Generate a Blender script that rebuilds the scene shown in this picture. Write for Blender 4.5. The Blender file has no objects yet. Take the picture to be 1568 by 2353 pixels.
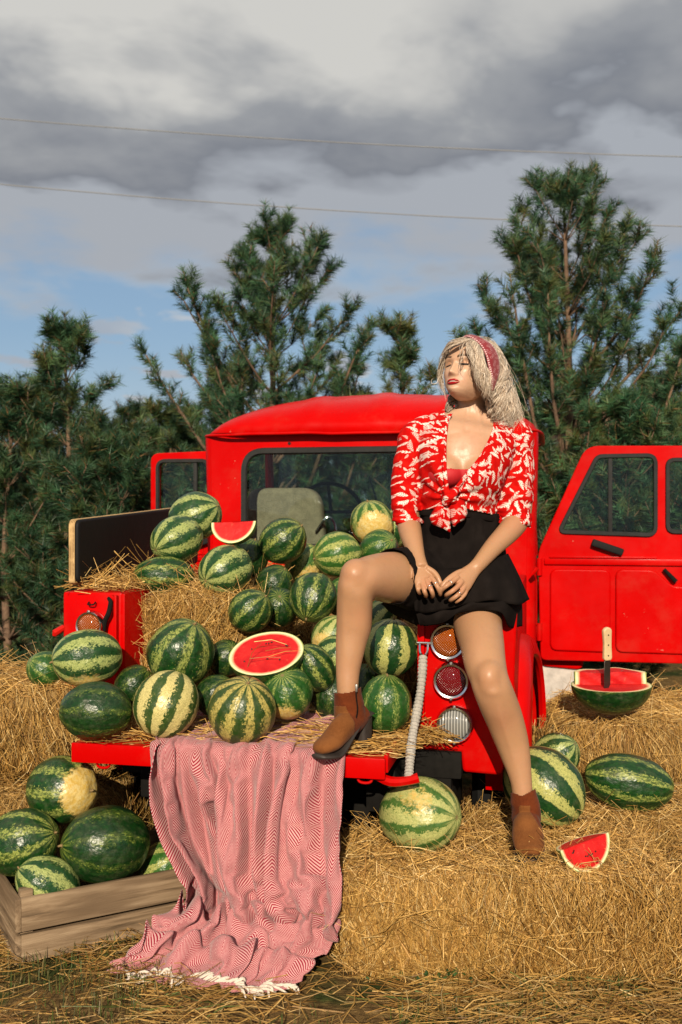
import bpy, bmesh, math, random
import numpy as np
from mathutils import Vector, Matrix, Euler, Quaternion

# ------------------------------------------------------------------ camera, sky, sun, exposure
SC = bpy.context.scene
COL = SC.collection
F_PX, CU, CV, CAM_H = 2288.0, 784.0, 1176.5, 1.36     # focal length and centre on a 1568 x 2353 grid
cam = bpy.data.cameras.new('camera')
cam_ob = bpy.data.objects.new('camera', cam)
COL.objects.link(cam_ob)
cam.sensor_fit = 'VERTICAL'
cam.sensor_height = 36.0
cam.lens = 36.0 * F_PX / 2353.0
cam.clip_start, cam.clip_end = 0.05, 600.0
cam_ob.location = (0, 0, CAM_H)
cam_ob.rotation_euler = (math.radians(90), 0, 0)
cam.dof.use_dof = True
cam.dof.focus_distance = 3.3
cam.dof.aperture_fstop = 4.0
SC.camera = cam_ob

SUN_EL, SUN_AZ = math.radians(24.5), math.radians(184)    # azimuth clockwise from +Y: behind the camera, a little left
sun = bpy.data.lights.new('sun', 'SUN')
sun.energy = 4.7
sun.angle = math.radians(0.55)
sun.color = (1.0, 0.86, 0.66)
sun_ob = bpy.data.objects.new('sun', sun)
COL.objects.link(sun_ob)
sd = Vector((math.sin(SUN_AZ) * math.cos(SUN_EL), math.cos(SUN_AZ) * math.cos(SUN_EL), math.sin(SUN_EL)))
sun_ob.rotation_euler = sd.to_track_quat('Z', 'Y').to_euler()
sun_ob.location = sd * 30


class G:
    """small node-tree helper"""
    def __init__(s, tree):
        s.t = tree
        tree.nodes.clear()

    def n(s, typ, ins=None, **pr):
        nd = s.t.nodes.new(typ)
        for k, v in pr.items():
            setattr(nd, k, v)
        for k, v in (ins or {}).items():
            s.put(nd.inputs[k], v)
        return nd

    def put(s, sock, v):
        if isinstance(v, bpy.types.NodeSocket):
            s.t.links.new(v, sock)
        elif isinstance(v, (tuple, list)) and sock.type == 'RGBA' and len(v) == 3:
            sock.default_value = (*v, 1)
        else:
            sock.default_value = v

    def m(s, op, a, b=0.0, c=0.0, clamp=False):
        nd = s.t.nodes.new('ShaderNodeMath')
        nd.operation = op
        nd.use_clamp = clamp
        for i, v in enumerate((a, b, c)):
            s.put(nd.inputs[i], v)
        return nd.outputs[0]

    def vm(s, op, a, b=(0, 0, 0), out=0):
        nd = s.t.nodes.new('ShaderNodeVectorMath')
        nd.operation = op
        s.put(nd.inputs[0], a)
        if op == 'SCALE':
            s.put(nd.inputs['Scale'], b)
        else:
            s.put(nd.inputs[1], b)
        return nd.outputs[out] if op not in ('DOT_PRODUCT', 'LENGTH') else nd.outputs['Value']

    def mix(s, f, a, b, mode='MIX'):
        nd = s.t.nodes.new('ShaderNodeMix')
        nd.data_type = 'RGBA'
        nd.blend_type = mode
        s.put(nd.inputs[0], f)
        s.put(nd.inputs[6], a)
        s.put(nd.inputs[7], b)
        return nd.outputs[2]

    def noise(s, vec, scale, detail=3.0, rough=0.55, dist=0.0, out='Fac'):
        nd = s.n('ShaderNodeTexNoise', {'Scale': scale, 'Detail': detail, 'Roughness': rough, 'Distortion': dist})
        if vec is not None:
            s.put(nd.inputs['Vector'], vec)
        return nd.outputs[out]

    def step(s, v, lo, hi, a=0.0, b=1.0):
        nd = s.n('ShaderNodeMapRange', {'Value': v, 'From Min': lo, 'From Max': hi, 'To Min': a, 'To Max': b},
                 interpolation_type='SMOOTHSTEP')
        return nd.outputs[0]

    def ramp(s, f, stops, interp='LINEAR'):
        nd = s.n('ShaderNodeValToRGB', {'Fac': f})
        cr = nd.color_ramp
        cr.interpolation = interp
        while len(cr.elements) < len(stops):
            cr.elements.new(0.5)
        for e, (p, c) in zip(cr.elements, stops):
            e.position = p
            e.color = (*c, 1) if len(c) == 3 else c
        return nd.outputs[0]

    def sep(s, v):
        return s.n('ShaderNodeSeparateXYZ', {0: v}).outputs

    def comb(s, x, y, z):
        return s.n('ShaderNodeCombineXYZ', {0: x, 1: y, 2: z}).outputs[0]

    def bump(s, h, strength=0.3, dist=0.01):
        return s.n('ShaderNodeBump', {'Height': h, 'Strength': strength, 'Distance': dist}).outputs[0]

    def coord(s, out='Object'):
        return s.n('ShaderNodeTexCoord').outputs[out]

    def attr(s, name, out='Color', typ='GEOMETRY'):
        return s.n('ShaderNodeAttribute', attribute_name=name, attribute_type=typ).outputs[out]

    def bsdf(s, **kw):
        nm = {'color': 'Base Color', 'rough': 'Roughness', 'metal': 'Metallic', 'normal': 'Normal', 'coat': 'Coat Weight',
              'coat_rough': 'Coat Roughness', 'spec': 'Specular IOR Level', 'sss': 'Subsurface Weight',
              'sheen': 'Sheen Weight', 'trans': 'Transmission Weight', 'alpha': 'Alpha', 'ssr': 'Subsurface Radius',
              'sss_scale': 'Subsurface Scale', 'ior': 'IOR', 'sheen_rough': 'Sheen Roughness'}
        return s.n('ShaderNodeBsdfPrincipled', {nm[k]: v for k, v in kw.items()}).outputs[0]

    def out(s, sh, vol=None):
        o = s.n('ShaderNodeOutputMaterial', {'Surface': sh})
        return o


world = bpy.data.worlds.new('World')
SC.world = world
world.use_nodes = True
g = G(world.node_tree)
sky = g.n('ShaderNodeTexSky', sky_type='NISHITA', sun_disc=False)
sky.sun_elevation = SUN_EL
sky.sun_rotation = SUN_AZ
sky.air_density, sky.dust_density, sky.ozone_density = 1.0, 0.6, 1.6
d = g.coord('Generated')
dx, dy, dz = g.sep(d)
zz = g.m('MAXIMUM', dz, 0.02)
den = g.m('ADD', zz, 0.16)
pl = g.comb(g.m('DIVIDE', dx, den), g.m('DIVIDE', dy, den), 3.1)         # a flat cloud layer overhead
n_big = g.noise(pl, 0.85, 6, 0.55, 0.25)
n_mid = g.noise(g.vm('ADD', pl, (7.3, 2.2, 0)), 1.5, 4, 0.5, 0.3)
n_sm = g.noise(g.vm('ADD', pl, (1.3, 9.2, 4)), 4.2, 4, 0.52, 0.2)
lvl = g.m('ADD', zz, g.m('ADD', g.m('MULTIPLY', g.m('SUBTRACT', n_big, 0.5), 0.34), g.m('MULTIPLY', g.m('SUBTRACT', n_sm, 0.5), 0.16)))
deck = g.step(lvl, 0.19, 0.275)                                            # thick deck above the clear strip
low = g.step(n_sm, 0.555, 0.66)                                            # a few small clouds in the clear strip
lowm = g.m('MULTIPLY', low, g.step(zz, 0.32, 0.10, 0.0, 1.0))
cover = g.m('MAXIMUM', deck, g.m('MULTIPLY', lowm, 0.92))
thick = g.m('ADD', g.step(lvl, 0.29, 0.45), g.m('MULTIPLY', g.m('SUBTRACT', n_mid, 0.5), 1.25), clamp=True)
ccol = g.ramp(thick, [(0.0, (4.8, 5.1, 5.6)), (0.22, (2.75, 2.95, 3.35)), (0.60, (4.0, 4.15, 4.4)), (1.0, (7.6, 7.5, 7.15))])
lcol = g.mix(g.step(n_mid, 0.4, 0.65), (5.0, 5.1, 5.5), (8.2, 8.0, 7.6))
ccol = g.mix(deck, lcol, ccol)
skyc = g.mix(0.55, sky.outputs[0], (3.4, 5.2, 7.4))
skyc = g.mix(g.step(zz, 0.18, 0.0), skyc, (5.6, 6.6, 7.6))
col = g.mix(cover, skyc, ccol)
bg = g.n('ShaderNodeBackground', {'Color': col, 'Strength': 0.060})
g.n('ShaderNodeOutputWorld', {'Surface': bg.outputs[0]})

SC.view_settings.view_transform = 'Standard'
SC.view_settings.look = 'None'
SC.view_settings.exposure = 0.45
SC.view_settings.gamma = 1.0
SC.view_settings.use_curve_mapping = False
SC.cycles.use_denoising = True
SC.cycles.max_bounces = 7
SC.cycles.transparent_max_bounces = 16

# ------------------------------------------------------------------ helpers
R = math.radians
rng = np.random.default_rng(7)
random.seed(7)


def P(u, v, y):
    """point seen at grid pixel (u, v) lying y metres in front of the camera"""
    return Vector(((u - CU) / F_PX * y, y, CAM_H - (v - CV) / F_PX * y))


def link(o, parent=None):
    COL.objects.link(o)
    if parent is not None:
        o.parent = parent
    return o


def tag(o, label=None, cat=None, group=None, kind=None):
    for k, v in (('label', label), ('category', cat), ('group', group), ('kind', kind)):
        if v:
            o[k] = v
    return o


def empty(name, loc=(0, 0, 0), rz=0.0):
    o = bpy.data.objects.new(name, None)
    o.empty_display_size = 0.1
    o.location = loc
    o.rotation_euler = (0, 0, rz)
    return link(o)


def mesh(name, verts, faces, smooth=True):
    me = bpy.data.meshes.new(name)
    verts = np.asarray(verts, dtype=np.float32).reshape(-1, 3)
    if isinstance(faces, np.ndarray):
        k = faces.shape[1]
        me.vertices.add(len(verts))
        me.vertices.foreach_set('co', verts.ravel())
        me.loops.add(faces.size)
        me.loops.foreach_set('vertex_index', faces.ravel().astype(np.int32))
        me.polygons.add(len(faces))
        me.polygons.foreach_set('loop_start', np.arange(0, faces.size, k, dtype=np.int32))
        me.update(calc_edges=True)
    else:
        me.from_pydata([tuple(map(float, v)) for v in verts], [], faces)
        me.update()
    me.polygons.foreach_set('use_smooth', np.full(len(me.polygons), smooth))
    return me


def obj(name, me, mat=None, parent=None, loc=None):
    o = bpy.data.objects.new(name, me)
    if mat is not None:
        me.materials.clear()
        me.materials.append(mat)
    link(o, parent)
    if loc is not None:
        o.location = loc
    return o


class MB:
    """collects shapes into one mesh"""
    def __init__(s):
        s.v, s.f = [], []

    def add(s, v, f):
        b = len(s.v)
        s.v.extend([tuple(p) for p in v])
        s.f.extend([tuple(i + b for i in q) for q in f])
        return s

    def mesh(s, name='m', smooth=True):
        return mesh(name, s.v, s.f, smooth)

    def build(s, name, mat, parent=None, smooth=True, auto=None):
        o = obj(name, s.mesh(name, smooth), mat, parent)
        if auto:
            sharp(o.data, auto)
        return o


def sharp(me, deg=35):
    me.set_sharp_from_angle(angle=R(deg))


def boxg(c, h, bev=0.0, seg=2, rot=None):
    """a bevelled box: centre c, half sizes h"""
    bm = bmesh.new()
    bmesh.ops.create_cube(bm, size=2.0)
    for v in bm.verts:
        v.co = Vector((v.co.x * h[0], v.co.y * h[1], v.co.z * h[2]))
    if bev > 0:
        bmesh.ops.bevel(bm, geom=bm.edges[:], offset=bev, segments=seg, affect='EDGES', profile=0.6)
    if rot is not None:
        bmesh.ops.transform(bm, matrix=rot.to_4x4(), verts=bm.verts)
    bm.verts.index_update()
    v = [tuple(q.co + Vector(c)) for q in bm.verts]
    f = [tuple(w.index for w in q.verts) for q in bm.faces]
    bm.free()
    return v, f


def catmull(pts, n):
    """n samples of a Catmull-Rom spline through pts (any width)"""
    p = np.asarray(pts, float)
    if len(p) == 2:
        t = np.linspace(0, 1, n)[:, None]
        return p[0] * (1 - t) + p[1] * t
    q = np.vstack([2 * p[0] - p[1], p, 2 * p[-1] - p[-2]])
    ts = np.linspace(0, len(p) - 1 - 1e-9, n)
    i = ts.astype(int)
    t = (ts - i)[:, None]
    a, b, c, e = q[i], q[i + 1], q[i + 2], q[i + 3]
    return 0.5 * (2 * b + (c - a) * t + (2 * a - 5 * b + 4 * c - e) * t ** 2 + (3 * b - a - 3 * c + e) * t ** 3)


def tube(pts, rad, seg=10, n=None, cap=True, hint=None, round_end=False):
    """tube along pts; rad scalar, list, or list of (side, other) pairs; hint fixes the side axis"""
    p = np.asarray([tuple(q) for q in pts], float)
    r = np.asarray(rad, float)
    if r.ndim == 0:
        r = np.full((len(p), 2), float(r))
    elif r.ndim == 1:
        r = np.stack([r, r], 1)
    if n:
        pr = catmull(np.hstack([p, r]), n)
        p, r = pr[:, :3], np.maximum(pr[:, 3:], 1e-4)
    t = np.gradient(p, axis=0)
    t /= np.linalg.norm(t, axis=1)[:, None] + 1e-12
    side = np.asarray(hint if hint is not None else ((1, 0, 0) if abs(t[0][0]) < 0.8 else (0, 1, 0)), float)
    a = np.linspace(0, 2 * np.pi, seg, endpoint=False)
    V = []
    for k in range(len(p)):
        sd_ = side - t[k] * side.dot(t[k])
        sd_ /= np.linalg.norm(sd_) + 1e-12
        if hint is None:
            side = sd_
        ot = np.cross(t[k], sd_)
        V.append(p[k] + np.outer(np.cos(a) * r[k, 0], sd_) + np.outer(np.sin(a) * r[k, 1], ot))
    V = np.vstack(V)
    Fc = []
    for k in range(len(p) - 1):
        for j in range(seg):
            j2 = (j + 1) % seg
            Fc.append((k * seg + j, k * seg + j2, (k + 1) * seg + j2, (k + 1) * seg + j))
    V = list(map(tuple, V))
    if cap:
        for k, sgn in ((0, -1), (len(p) - 1, 1)):
            off = t[k] * sgn * (min(r[k]) * 0.55 if round_end else 0)
            V.append(tuple(p[k] + off))
            ci = len(V) - 1
            for j in range(seg):
                j2 = (j + 1) % seg
                Fc.append((ci, k * seg + j2, k * seg + j) if sgn < 0 else (ci, k * seg + j, k * seg + j2))
    return V, Fc


def lathe(prof, seg=24, axis='Z', c=(0, 0, 0), close=True):
    """profile [(r, h)...] turned round an axis"""
    V, Fc = [], []
    for r, h in prof:
        for j in range(seg):
            a = 2 * math.pi * j / seg
            x, y = r * math.cos(a), r * math.sin(a)
            q = {'Z': (x, y, h), 'Y': (x, h, y), 'X': (h, x, y)}[axis]
            V.append((q[0] + c[0], q[1] + c[1], q[2] + c[2]))
    for k in range(len(prof) - 1):
        for j in range(seg):
            j2 = (j + 1) % seg
            Fc.append((k * seg + j, k * seg + j2, (k + 1) * seg + j2, (k + 1) * seg + j))
    if close:
        Fc.append(tuple(range(seg))[::-1])
        Fc.append(tuple((len(prof) - 1) * seg + j for j in range(seg)))
    return V, Fc


def round_poly(pts, r, n=5):
    """polygon with rounded corners; r one radius or one per corner"""
    out = []
    m_ = len(pts)
    rr = r if isinstance(r, (list, tuple)) else [r] * m_
    for i in range(m_):
        p0, p1, p2 = (Vector(pts[(i + k) % m_]) for k in (-1, 0, 1))
        a, b = (p0 - p1), (p2 - p1)
        la, lb = a.length, b.length
        ri = min(rr[i], la * 0.49, lb * 0.49)
        if ri < 1e-5:
            out.append(tuple(p1))
            continue
        s, e = p1 + a / la * ri, p1 + b / lb * ri
        for k in range(n + 1):
            t = k / n
            out.append(tuple(s * (1 - t) ** 2 + p1 * 2 * t * (1 - t) + e * t ** 2))
    return out


def plate(outer, holes=(), th=0.01, bev=0.0, mat4=None):
    """flat plate (x, z outline) with holes, extruded along y; returns verts, faces"""
    cu = bpy.data.curves.new('plate', 'CURVE')
    cu.dimensions = '2D'
    cu.fill_mode = 'BOTH'
    cu.extrude = max(th / 2 - bev, 1e-4)
    cu.bevel_depth = bev
    cu.bevel_resolution = 2
    for poly in [outer] + list(holes):
        sp = cu.splines.new('POLY')
        sp.points.add(len(poly) - 1)
        for q, p in zip(sp.points, poly):
            q.co = (p[0], p[1], 0, 1)
        sp.use_cyclic_u = True
    o = bpy.data.objects.new('plate', cu)
    COL.objects.link(o)
    dg = bpy.context.evaluated_depsgraph_get()
    me = bpy.data.meshes.new_from_object(o.evaluated_get(dg))
    bpy.data.objects.remove(o)
    bpy.data.curves.remove(cu)
    M4 = Matrix.Rotation(R(90), 4, 'X')
    if mat4 is not None:
        M4 = mat4 @ M4
    v = [tuple(M4 @ q.co) for q in me.vertices]
    f = [tuple(q.vertices) for q in me.polygons]
    bpy.data.meshes.remove(me)
    return v, f


def ring_strip(path, w, t, closed=True):
    """a moulding of width w, thickness t running along a closed x-z path (y is depth)"""
    pts = [Vector((p[0], 0, p[1])) for p in path]
    n = len(pts)
    V, Fc = [], []
    for i in range(n):
        tn = (pts[(i + 1) % n] - pts[i - 1]).normalized()
        nr = Vector((tn.z, 0, -tn.x))
        for a, b in ((-w / 2, 0), (-w / 2 * 0.7, -t), (w / 2 * 0.7, -t), (w / 2, 0)):
            V.append(tuple(pts[i] + nr * a + Vector((0, b, 0))))
    for i in range(n):
        j = (i + 1) % n
        for k in range(3):
            Fc.append((i * 4 + k, i * 4 + k + 1, j * 4 + k + 1, j * 4 + k))
    return V, Fc


def set_attr(me, name, data, typ='FLOAT_COLOR', dom='POINT'):
    at = me.attributes.new(name, typ, dom)
    key = {'FLOAT_COLOR': 'color', 'FLOAT': 'value', 'FLOAT_VECTOR': 'vector', 'FLOAT2': 'vector'}[typ]
    at.data.foreach_set(key, np.asarray(data, np.float32).ravel())


def stalks(pos, dirs, length, width, tint, bend=0.12, name='straw'):
    """many straw stalks as thin three-sided bent prisms in one mesh"""
    n = len(pos)
    dirs = dirs / (np.linalg.norm(dirs, axis=1)[:, None] + 1e-9)
    ref = rng.normal(size=(n, 3))
    s1 = np.cross(dirs, ref)
    s1 /= np.linalg.norm(s1, axis=1)[:, None] + 1e-9
    s2 = np.cross(dirs, s1)
    L = length[:, None]
    W = width[:, None]
    bv = s1 * (rng.normal(size=(n, 1)) * bend) * L
    rings = []
    for k, (f, wf) in enumerate(((-0.5, 0.9), (0.02, 1.0), (0.5, 0.55))):
        c = pos + dirs * L * f + (bv if k == 1 else 0)
        for a in (0, 2.094, 4.189):
            rings.append(c + (s1 * math.cos(a) + s2 * math.sin(a) * 0.6) * W * 0.5 * wf)
    V = np.stack(rings, 1).reshape(-1, 3)
    quad = []
    for k in range(2):
        for j in range(3):
            j2 = (j + 1) % 3
            quad.append((k * 3 + j, k * 3 + j2, k * 3 + 3 + j2, k * 3 + 3 + j))
    Fq = (np.arange(n)[:, None, None] * 9 + np.array(quad)[None]).reshape(-1, 4)
    me = mesh(name, V, Fq, False)
    set_attr(me, 'tint', np.repeat(np.concatenate([tint, np.ones((n, 1))], 1), 9, 0))
    return me


def straw_tint(n, bright=1.0, green=0.0):
    """natural straw colours: pale gold, tan, some brown, a few greenish or bleached"""
    pal = np.array([(0.62, 0.395, 0.125), (0.48, 0.275, 0.078), (0.74, 0.51, 0.20), (0.28, 0.145, 0.038), (0.40, 0.245, 0.075), (0.82, 0.65, 0.34)])
    i = rng.choice(6, n, p=[.30, .25, .17, .12, .11, .05])
    c = np.array((1.02, 0.96, 0.86)) * pal[i] * (0.70 + 0.5 * rng.random((n, 1))) * bright
    if green:
        k = rng.random(n) < green
        c[k] = np.array((0.10, 0.14, 0.03)) * (0.6 + 0.8 * rng.random((k.sum(), 1)))
    return c


# simple value noise for shaping geometry
_NZ = rng.random((24, 24, 24)) * 2 - 1


def vnoise(p, scale=1.0, oct=1):
    p = np.asarray(p, float) * scale
    tot, amp = 0, 1.0
    for _ in range(oct):
        i = np.floor(p).astype(int)
        f = p - i
        f = f * f * (3 - 2 * f)
        r = 0
        for a in (0, 1):
            for b in (0, 1):
                for c in (0, 1):
                    w = (f[..., 0] if a else 1 - f[..., 0]) * (f[..., 1] if b else 1 - f[..., 1]) * (f[..., 2] if c else 1 - f[..., 2])
                    r = r + w * _NZ[(i[..., 0] + a) % 24, (i[..., 1] + b) % 24, (i[..., 2] + c) % 24]
        tot = tot + r * amp
        p = p * 2.03 + 5.7
        amp *= 0.5
    return tot


MATS = {}


def material(name):
    m_ = bpy.data.materials.new(name)
    m_.use_nodes = True
    MATS[name] = m_
    return m_, G(m_.node_tree)


def plain(name, col, rough=0.5, metal=0.0, bump=0.0, bscale=40.0, vary=0.0, **kw):
    m_, q = material(name)
    c = q.coord('Object')
    nz = q.noise(c, bscale, 4)
    colr = col
    if vary:
        n2 = q.noise(c, bscale * 0.15, 4)
        f = q.m('ADD', q.m('MULTIPLY', nz, 0.5), q.m('MULTIPLY', n2, 0.5))
        colr = q.mix(q.step(f, 0.3, 0.7), tuple(x * (1 - vary) for x in col), tuple(min(1, x * (1 + vary)) for x in col))
    ins = dict(color=colr, rough=rough, metal=metal, **kw)
    if bump:
        ins['normal'] = q.bump(nz, bump, 0.01)
    q.out(q.bsdf(**ins))
    return m_


def m_red():
    m_, q = material('red_paint')
    c = q.coord('Object')
    big = q.noise(c, 2.2, 4)
    fine = q.noise(c, 60, 3)
    col = q.mix(q.step(big, 0.35, 0.7), (0.395, 0.0006, 0.0005), (0.47, 0.0010, 0.0008))
    chip = q.m('MULTIPLY', q.step(q.noise(c, 30, 5, 0.75), 0.66, 0.685), q.step(q.noise(c, 3.1, 3), 0.54, 0.62))
    col = q.mix(q.m('MULTIPLY', chip, 0.8), col, (0.42, 0.24, 0.16))
    col = q.mix(q.m('MULTIPLY', q.step(q.noise(c, 5.0, 6, 0.7), 0.48, 0.75), 0.10), col, (0.30, 0.10, 0.06))
    rough = q.step(q.noise(c, 9, 4), 0.3, 0.8, 0.24, 0.40)
    q.out(q.bsdf(color=col, rough=rough, spec=0.07, normal=q.bump(q.m('ADD', q.m('MULTIPLY', fine, 0.1), q.m('MULTIPLY', big, 1.2)), 0.12, 0.02)))
    return m_


RED = m_red()
BLACK = plain('black_rubber', (0.008, 0.008, 0.008), 0.7, vary=0.3, spec=0.15)
SEAL = plain('window_seal', (0.016, 0.016, 0.016), 0.7, vary=0.3, spec=0.2)
CHROME = plain('chrome', (0.62, 0.62, 0.63), 0.16, 1.0, bump=0.03, bscale=12)
STEEL = plain('steel', (0.30, 0.29, 0.28), 0.4, 1.0, bump=0.05)
DARKM = plain('dark_metal', (0.0065, 0.0058, 0.005), 0.8, vary=0.4, spec=0.12)  # near-black colour stands in for the shade under the bed
DUSTY = plain('dusty_flap', (0.42, 0.38, 0.35), 0.85, bump=0.4, bscale=25, vary=0.25)
VINYL = plain('black_vinyl', (0.006, 0.006, 0.0065), 0.6, bump=0.15, bscale=18, spec=0.15)
SEATM = plain('beige_mesh_fabric', (0.27, 0.225, 0.165), 0.85, bump=0.5, bscale=150, vary=0.3)


def m_glass():
    m_, q = material('window_glass')
    fr = q.n('ShaderNodeFresnel', {'IOR': 1.5}).outputs[0]
    tr = q.n('ShaderNodeBsdfTransparent', {'Color': (0.80, 0.85, 0.82)}).outputs[0]
    gl = q.n('ShaderNodeBsdfGlossy', {'Color': (0.9, 0.95, 1.0), 'Roughness': 0.03}).outputs[0]
    ms = q.n('ShaderNodeMixShader', {0: q.m('MULTIPLY', fr, 0.45), 1: tr, 2: gl}).outputs[0]
    q.out(ms)
    return m_


GLASS = m_glass()


def m_straw(name, scale=1.0):
    m_, q = material(name)
    t = q.attr('tint')
    nz = q.noise(q.coord('Object'), 90, 2)
    col = q.mix(q.step(nz, 0.3, 0.75), q.mix(1.0, t, (0.62, 0.58, 0.5), 'MULTIPLY'), t)
    b = q.bsdf(color=col, rough=0.55, spec=0.35)
    tl = q.n('ShaderNodeBsdfTranslucent', {'Color': t}).outputs[0]
    q.out(q.n('ShaderNodeMixShader', {0: 0.12, 1: b, 2: tl}).outputs[0])
    return m_


STRAW = m_straw('straw')


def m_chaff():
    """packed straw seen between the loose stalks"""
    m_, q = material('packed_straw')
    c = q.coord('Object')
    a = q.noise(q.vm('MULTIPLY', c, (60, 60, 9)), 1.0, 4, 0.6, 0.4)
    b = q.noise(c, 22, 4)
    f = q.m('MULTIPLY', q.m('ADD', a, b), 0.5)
    col = q.ramp(f, [(0.3, (0.055, 0.03, 0.010)), (0.5, (0.16, 0.095, 0.032)), (0.72, (0.34, 0.22, 0.085))])  # dark browns stand in for the shade between stalks
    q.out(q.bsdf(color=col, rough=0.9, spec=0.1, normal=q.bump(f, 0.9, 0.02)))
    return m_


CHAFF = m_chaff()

# ------------------------------------------------------------------ ground
def m_ground():
    m_, q = material('stubble_ground')
    c = q.coord('Object')
    a = q.noise(q.vm('MULTIPLY', c, (14, 55, 20)), 1.0, 5, 0.65, 0.6)
    b = q.noise(c, 2.2, 5, 0.6)
    e = q.noise(c, 38, 4, 0.6)
    f = q.m('MULTIPLY', q.m('ADD', a, e), 0.5)
    dry = q.ramp(f, [(0.32, (0.035, 0.022, 0.010)), (0.5, (0.13, 0.08, 0.03)), (0.7, (0.28, 0.18, 0.07))])
    grs = q.ramp(f, [(0.35, (0.012, 0.018, 0.005)), (0.6, (0.045, 0.060, 0.016)), (0.75, (0.10, 0.10, 0.03))])
    col = q.mix(q.step(b, 0.50, 0.62), dry, grs)
    q.out(q.bsdf(color=col, rough=0.95, spec=0.1, normal=q.bump(f, 1.0, 0.02)))
    return m_


def build_ground():
    xs = np.concatenate([np.linspace(-300, -6, 12)[:-1], np.linspace(-6, 6, 121), np.linspace(6, 300, 12)[1:]])
    ys = np.concatenate([np.linspace(-60, 1, 8)[:-1], np.linspace(1, 12, 111), np.linspace(12, 400, 14)[1:]])
    X, Y = np.meshgrid(xs, ys)
    pts = np.stack([X, Y, 0 * X], -1).reshape(-1, 3)
    near = np.clip(1 - (np.abs(pts[:, 0]) - 4) / 4, 0, 1) * np.clip(1 - (pts[:, 1] - 9) / 5, 0, 1)
    pts[:, 2] = near * (vnoise(pts, 2.3, 3) * 0.012 + vnoise(pts, 9, 2) * 0.006) - 0.012
    nx = len(xs)
    ii = np.arange(len(pts)).reshape(len(ys), nx)
    f = np.stack([ii[:-1, :-1], ii[:-1, 1:], ii[1:, 1:], ii[1:, :-1]], -1).reshape(-1, 4)
    return tag(obj('ground', mesh('ground', pts, f), m_ground()), kind='structure')


build_ground()


def litter(name, label, n, xr, yr, zfun, lmin, lmax, tilt=0.10, wid=(0.0022, 0.0042), bright=1.0, green=0.0, dens=None, flow=None, parent=None):
    x = rng.uniform(*xr, n)
    y = rng.uniform(*yr, n)
    if dens is not None:
        k = rng.random(n) < dens(x, y)
        x, y = x[k], y[k]
        n = len(x)
    a = rng.uniform(0, np.pi, n) if flow is None else rng.normal(flow[0], flow[1], n)
    dirs = np.stack([np.cos(a), np.sin(a), rng.normal(0, tilt, n)], 1)
    L = rng.uniform(lmin, lmax, n)
    z = zfun(x, y) + np.abs(dirs[:, 2]) * L * 0.5 + rng.random(n) ** 2 * 0.03
    me = stalks(np.stack([x, y, z], 1), dirs, L, rng.uniform(*wid, n), straw_tint(n, bright, green))
    o = obj(name, me, STRAW, parent)
    if parent is None:
        tag(o, label, 'straw', kind='stuff')
    else:
        tag(o, kind='stuff')
    return o


litter('straw_litter', 'loose straw scattered over the trampled ground', 34000, (-1.9, 1.9), (2.35, 4.4),
       lambda x, y: 0.0 * x, 0.04, 0.17, 0.12, bright=0.72, green=0.05,
       dens=lambda x, y: np.clip(0.55 + 0.75 * vnoise(np.stack([x, y, 0 * x], 1), 2.6, 2), 0.12, 1), flow=(0.15, 0.75))


def grass_blades(n, xr, yr, hmin, hmax, wid, cols, lean=0.5, zf=lambda x, y: 0 * x, clump=None):
    x, y = rng.uniform(*xr, n), rng.uniform(*yr, n)
    if clump is not None:
        k = rng.random(n) < clump(x, y)
        x, y = x[k], y[k]
        n = len(x)
    h = rng.uniform(hmin, hmax, n)
    a = rng.uniform(0, 2 * np.pi, n)
    l = np.abs(rng.normal(0, lean, n)) * h
    w = rng.uniform(*wid, n)
    b = np.stack([x, y, zf(x, y)], 1)
    s = np.stack([np.sin(a), -np.cos(a), 0 * a], 1) * w[:, None] * 0.5
    o1 = np.stack([np.cos(a) * l * .35, np.sin(a) * l * .35, h * .62], 1)
    o2 = np.stack([np.cos(a) * l, np.sin(a) * l, h * (1 - 0.25 * np.minimum(1, l / h))], 1)
    V = np.stack([b - s, b + s, b + o1 + s * .7, b + o1 - s * .7, b + o2], 1).reshape(-1, 3)
    i = np.arange(n)[:, None] * 5
    tri = np.concatenate([i + np.array([[0, 1, 2]]), i + np.array([[0, 2, 3]]), i + np.array([[3, 2, 4]])], 1).reshape(-1, 3)
    me = mesh('blades', V, tri, False)
    t = np.asarray(cols)[rng.integers(0, len(cols), n)] * (0.6 + 0.8 * rng.random((n, 1)))
    set_attr(me, 'tint', np.repeat(np.concatenate([t, np.ones((n, 1))], 1), 5, 0))
    return me


tag(obj('grass', grass_blades(9000, (-1.6, 1.6), (2.35, 3.3), 0.02, 0.06, (0.002, 0.004), [(0.05, 0.08, 0.015), (0.09, 0.11, 0.03), (0.16, 0.12, 0.04)],
        clump=lambda x, y: np.clip(vnoise(np.stack([x, y, 0 * x + 3], 1), 3.1, 2) * 2.2 + np.where(x < -0.6, 0.25, 0.0), 0, 1)), STRAW),
    'short green grass poking through the straw in the foreground', 'grass', kind='stuff')
tag(obj('dry_grass', grass_blades(9000, (-2.9, -1.0), (4.3, 5.6), 0.25, 0.62, (0.002, 0.004), [(0.30, 0.16, 0.05), (0.22, 0.12, 0.04), (0.36, 0.22, 0.08)], 0.55), STRAW),
    'tall dry brown grass beside the truck at the left edge', 'grass', kind='stuff')


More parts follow.
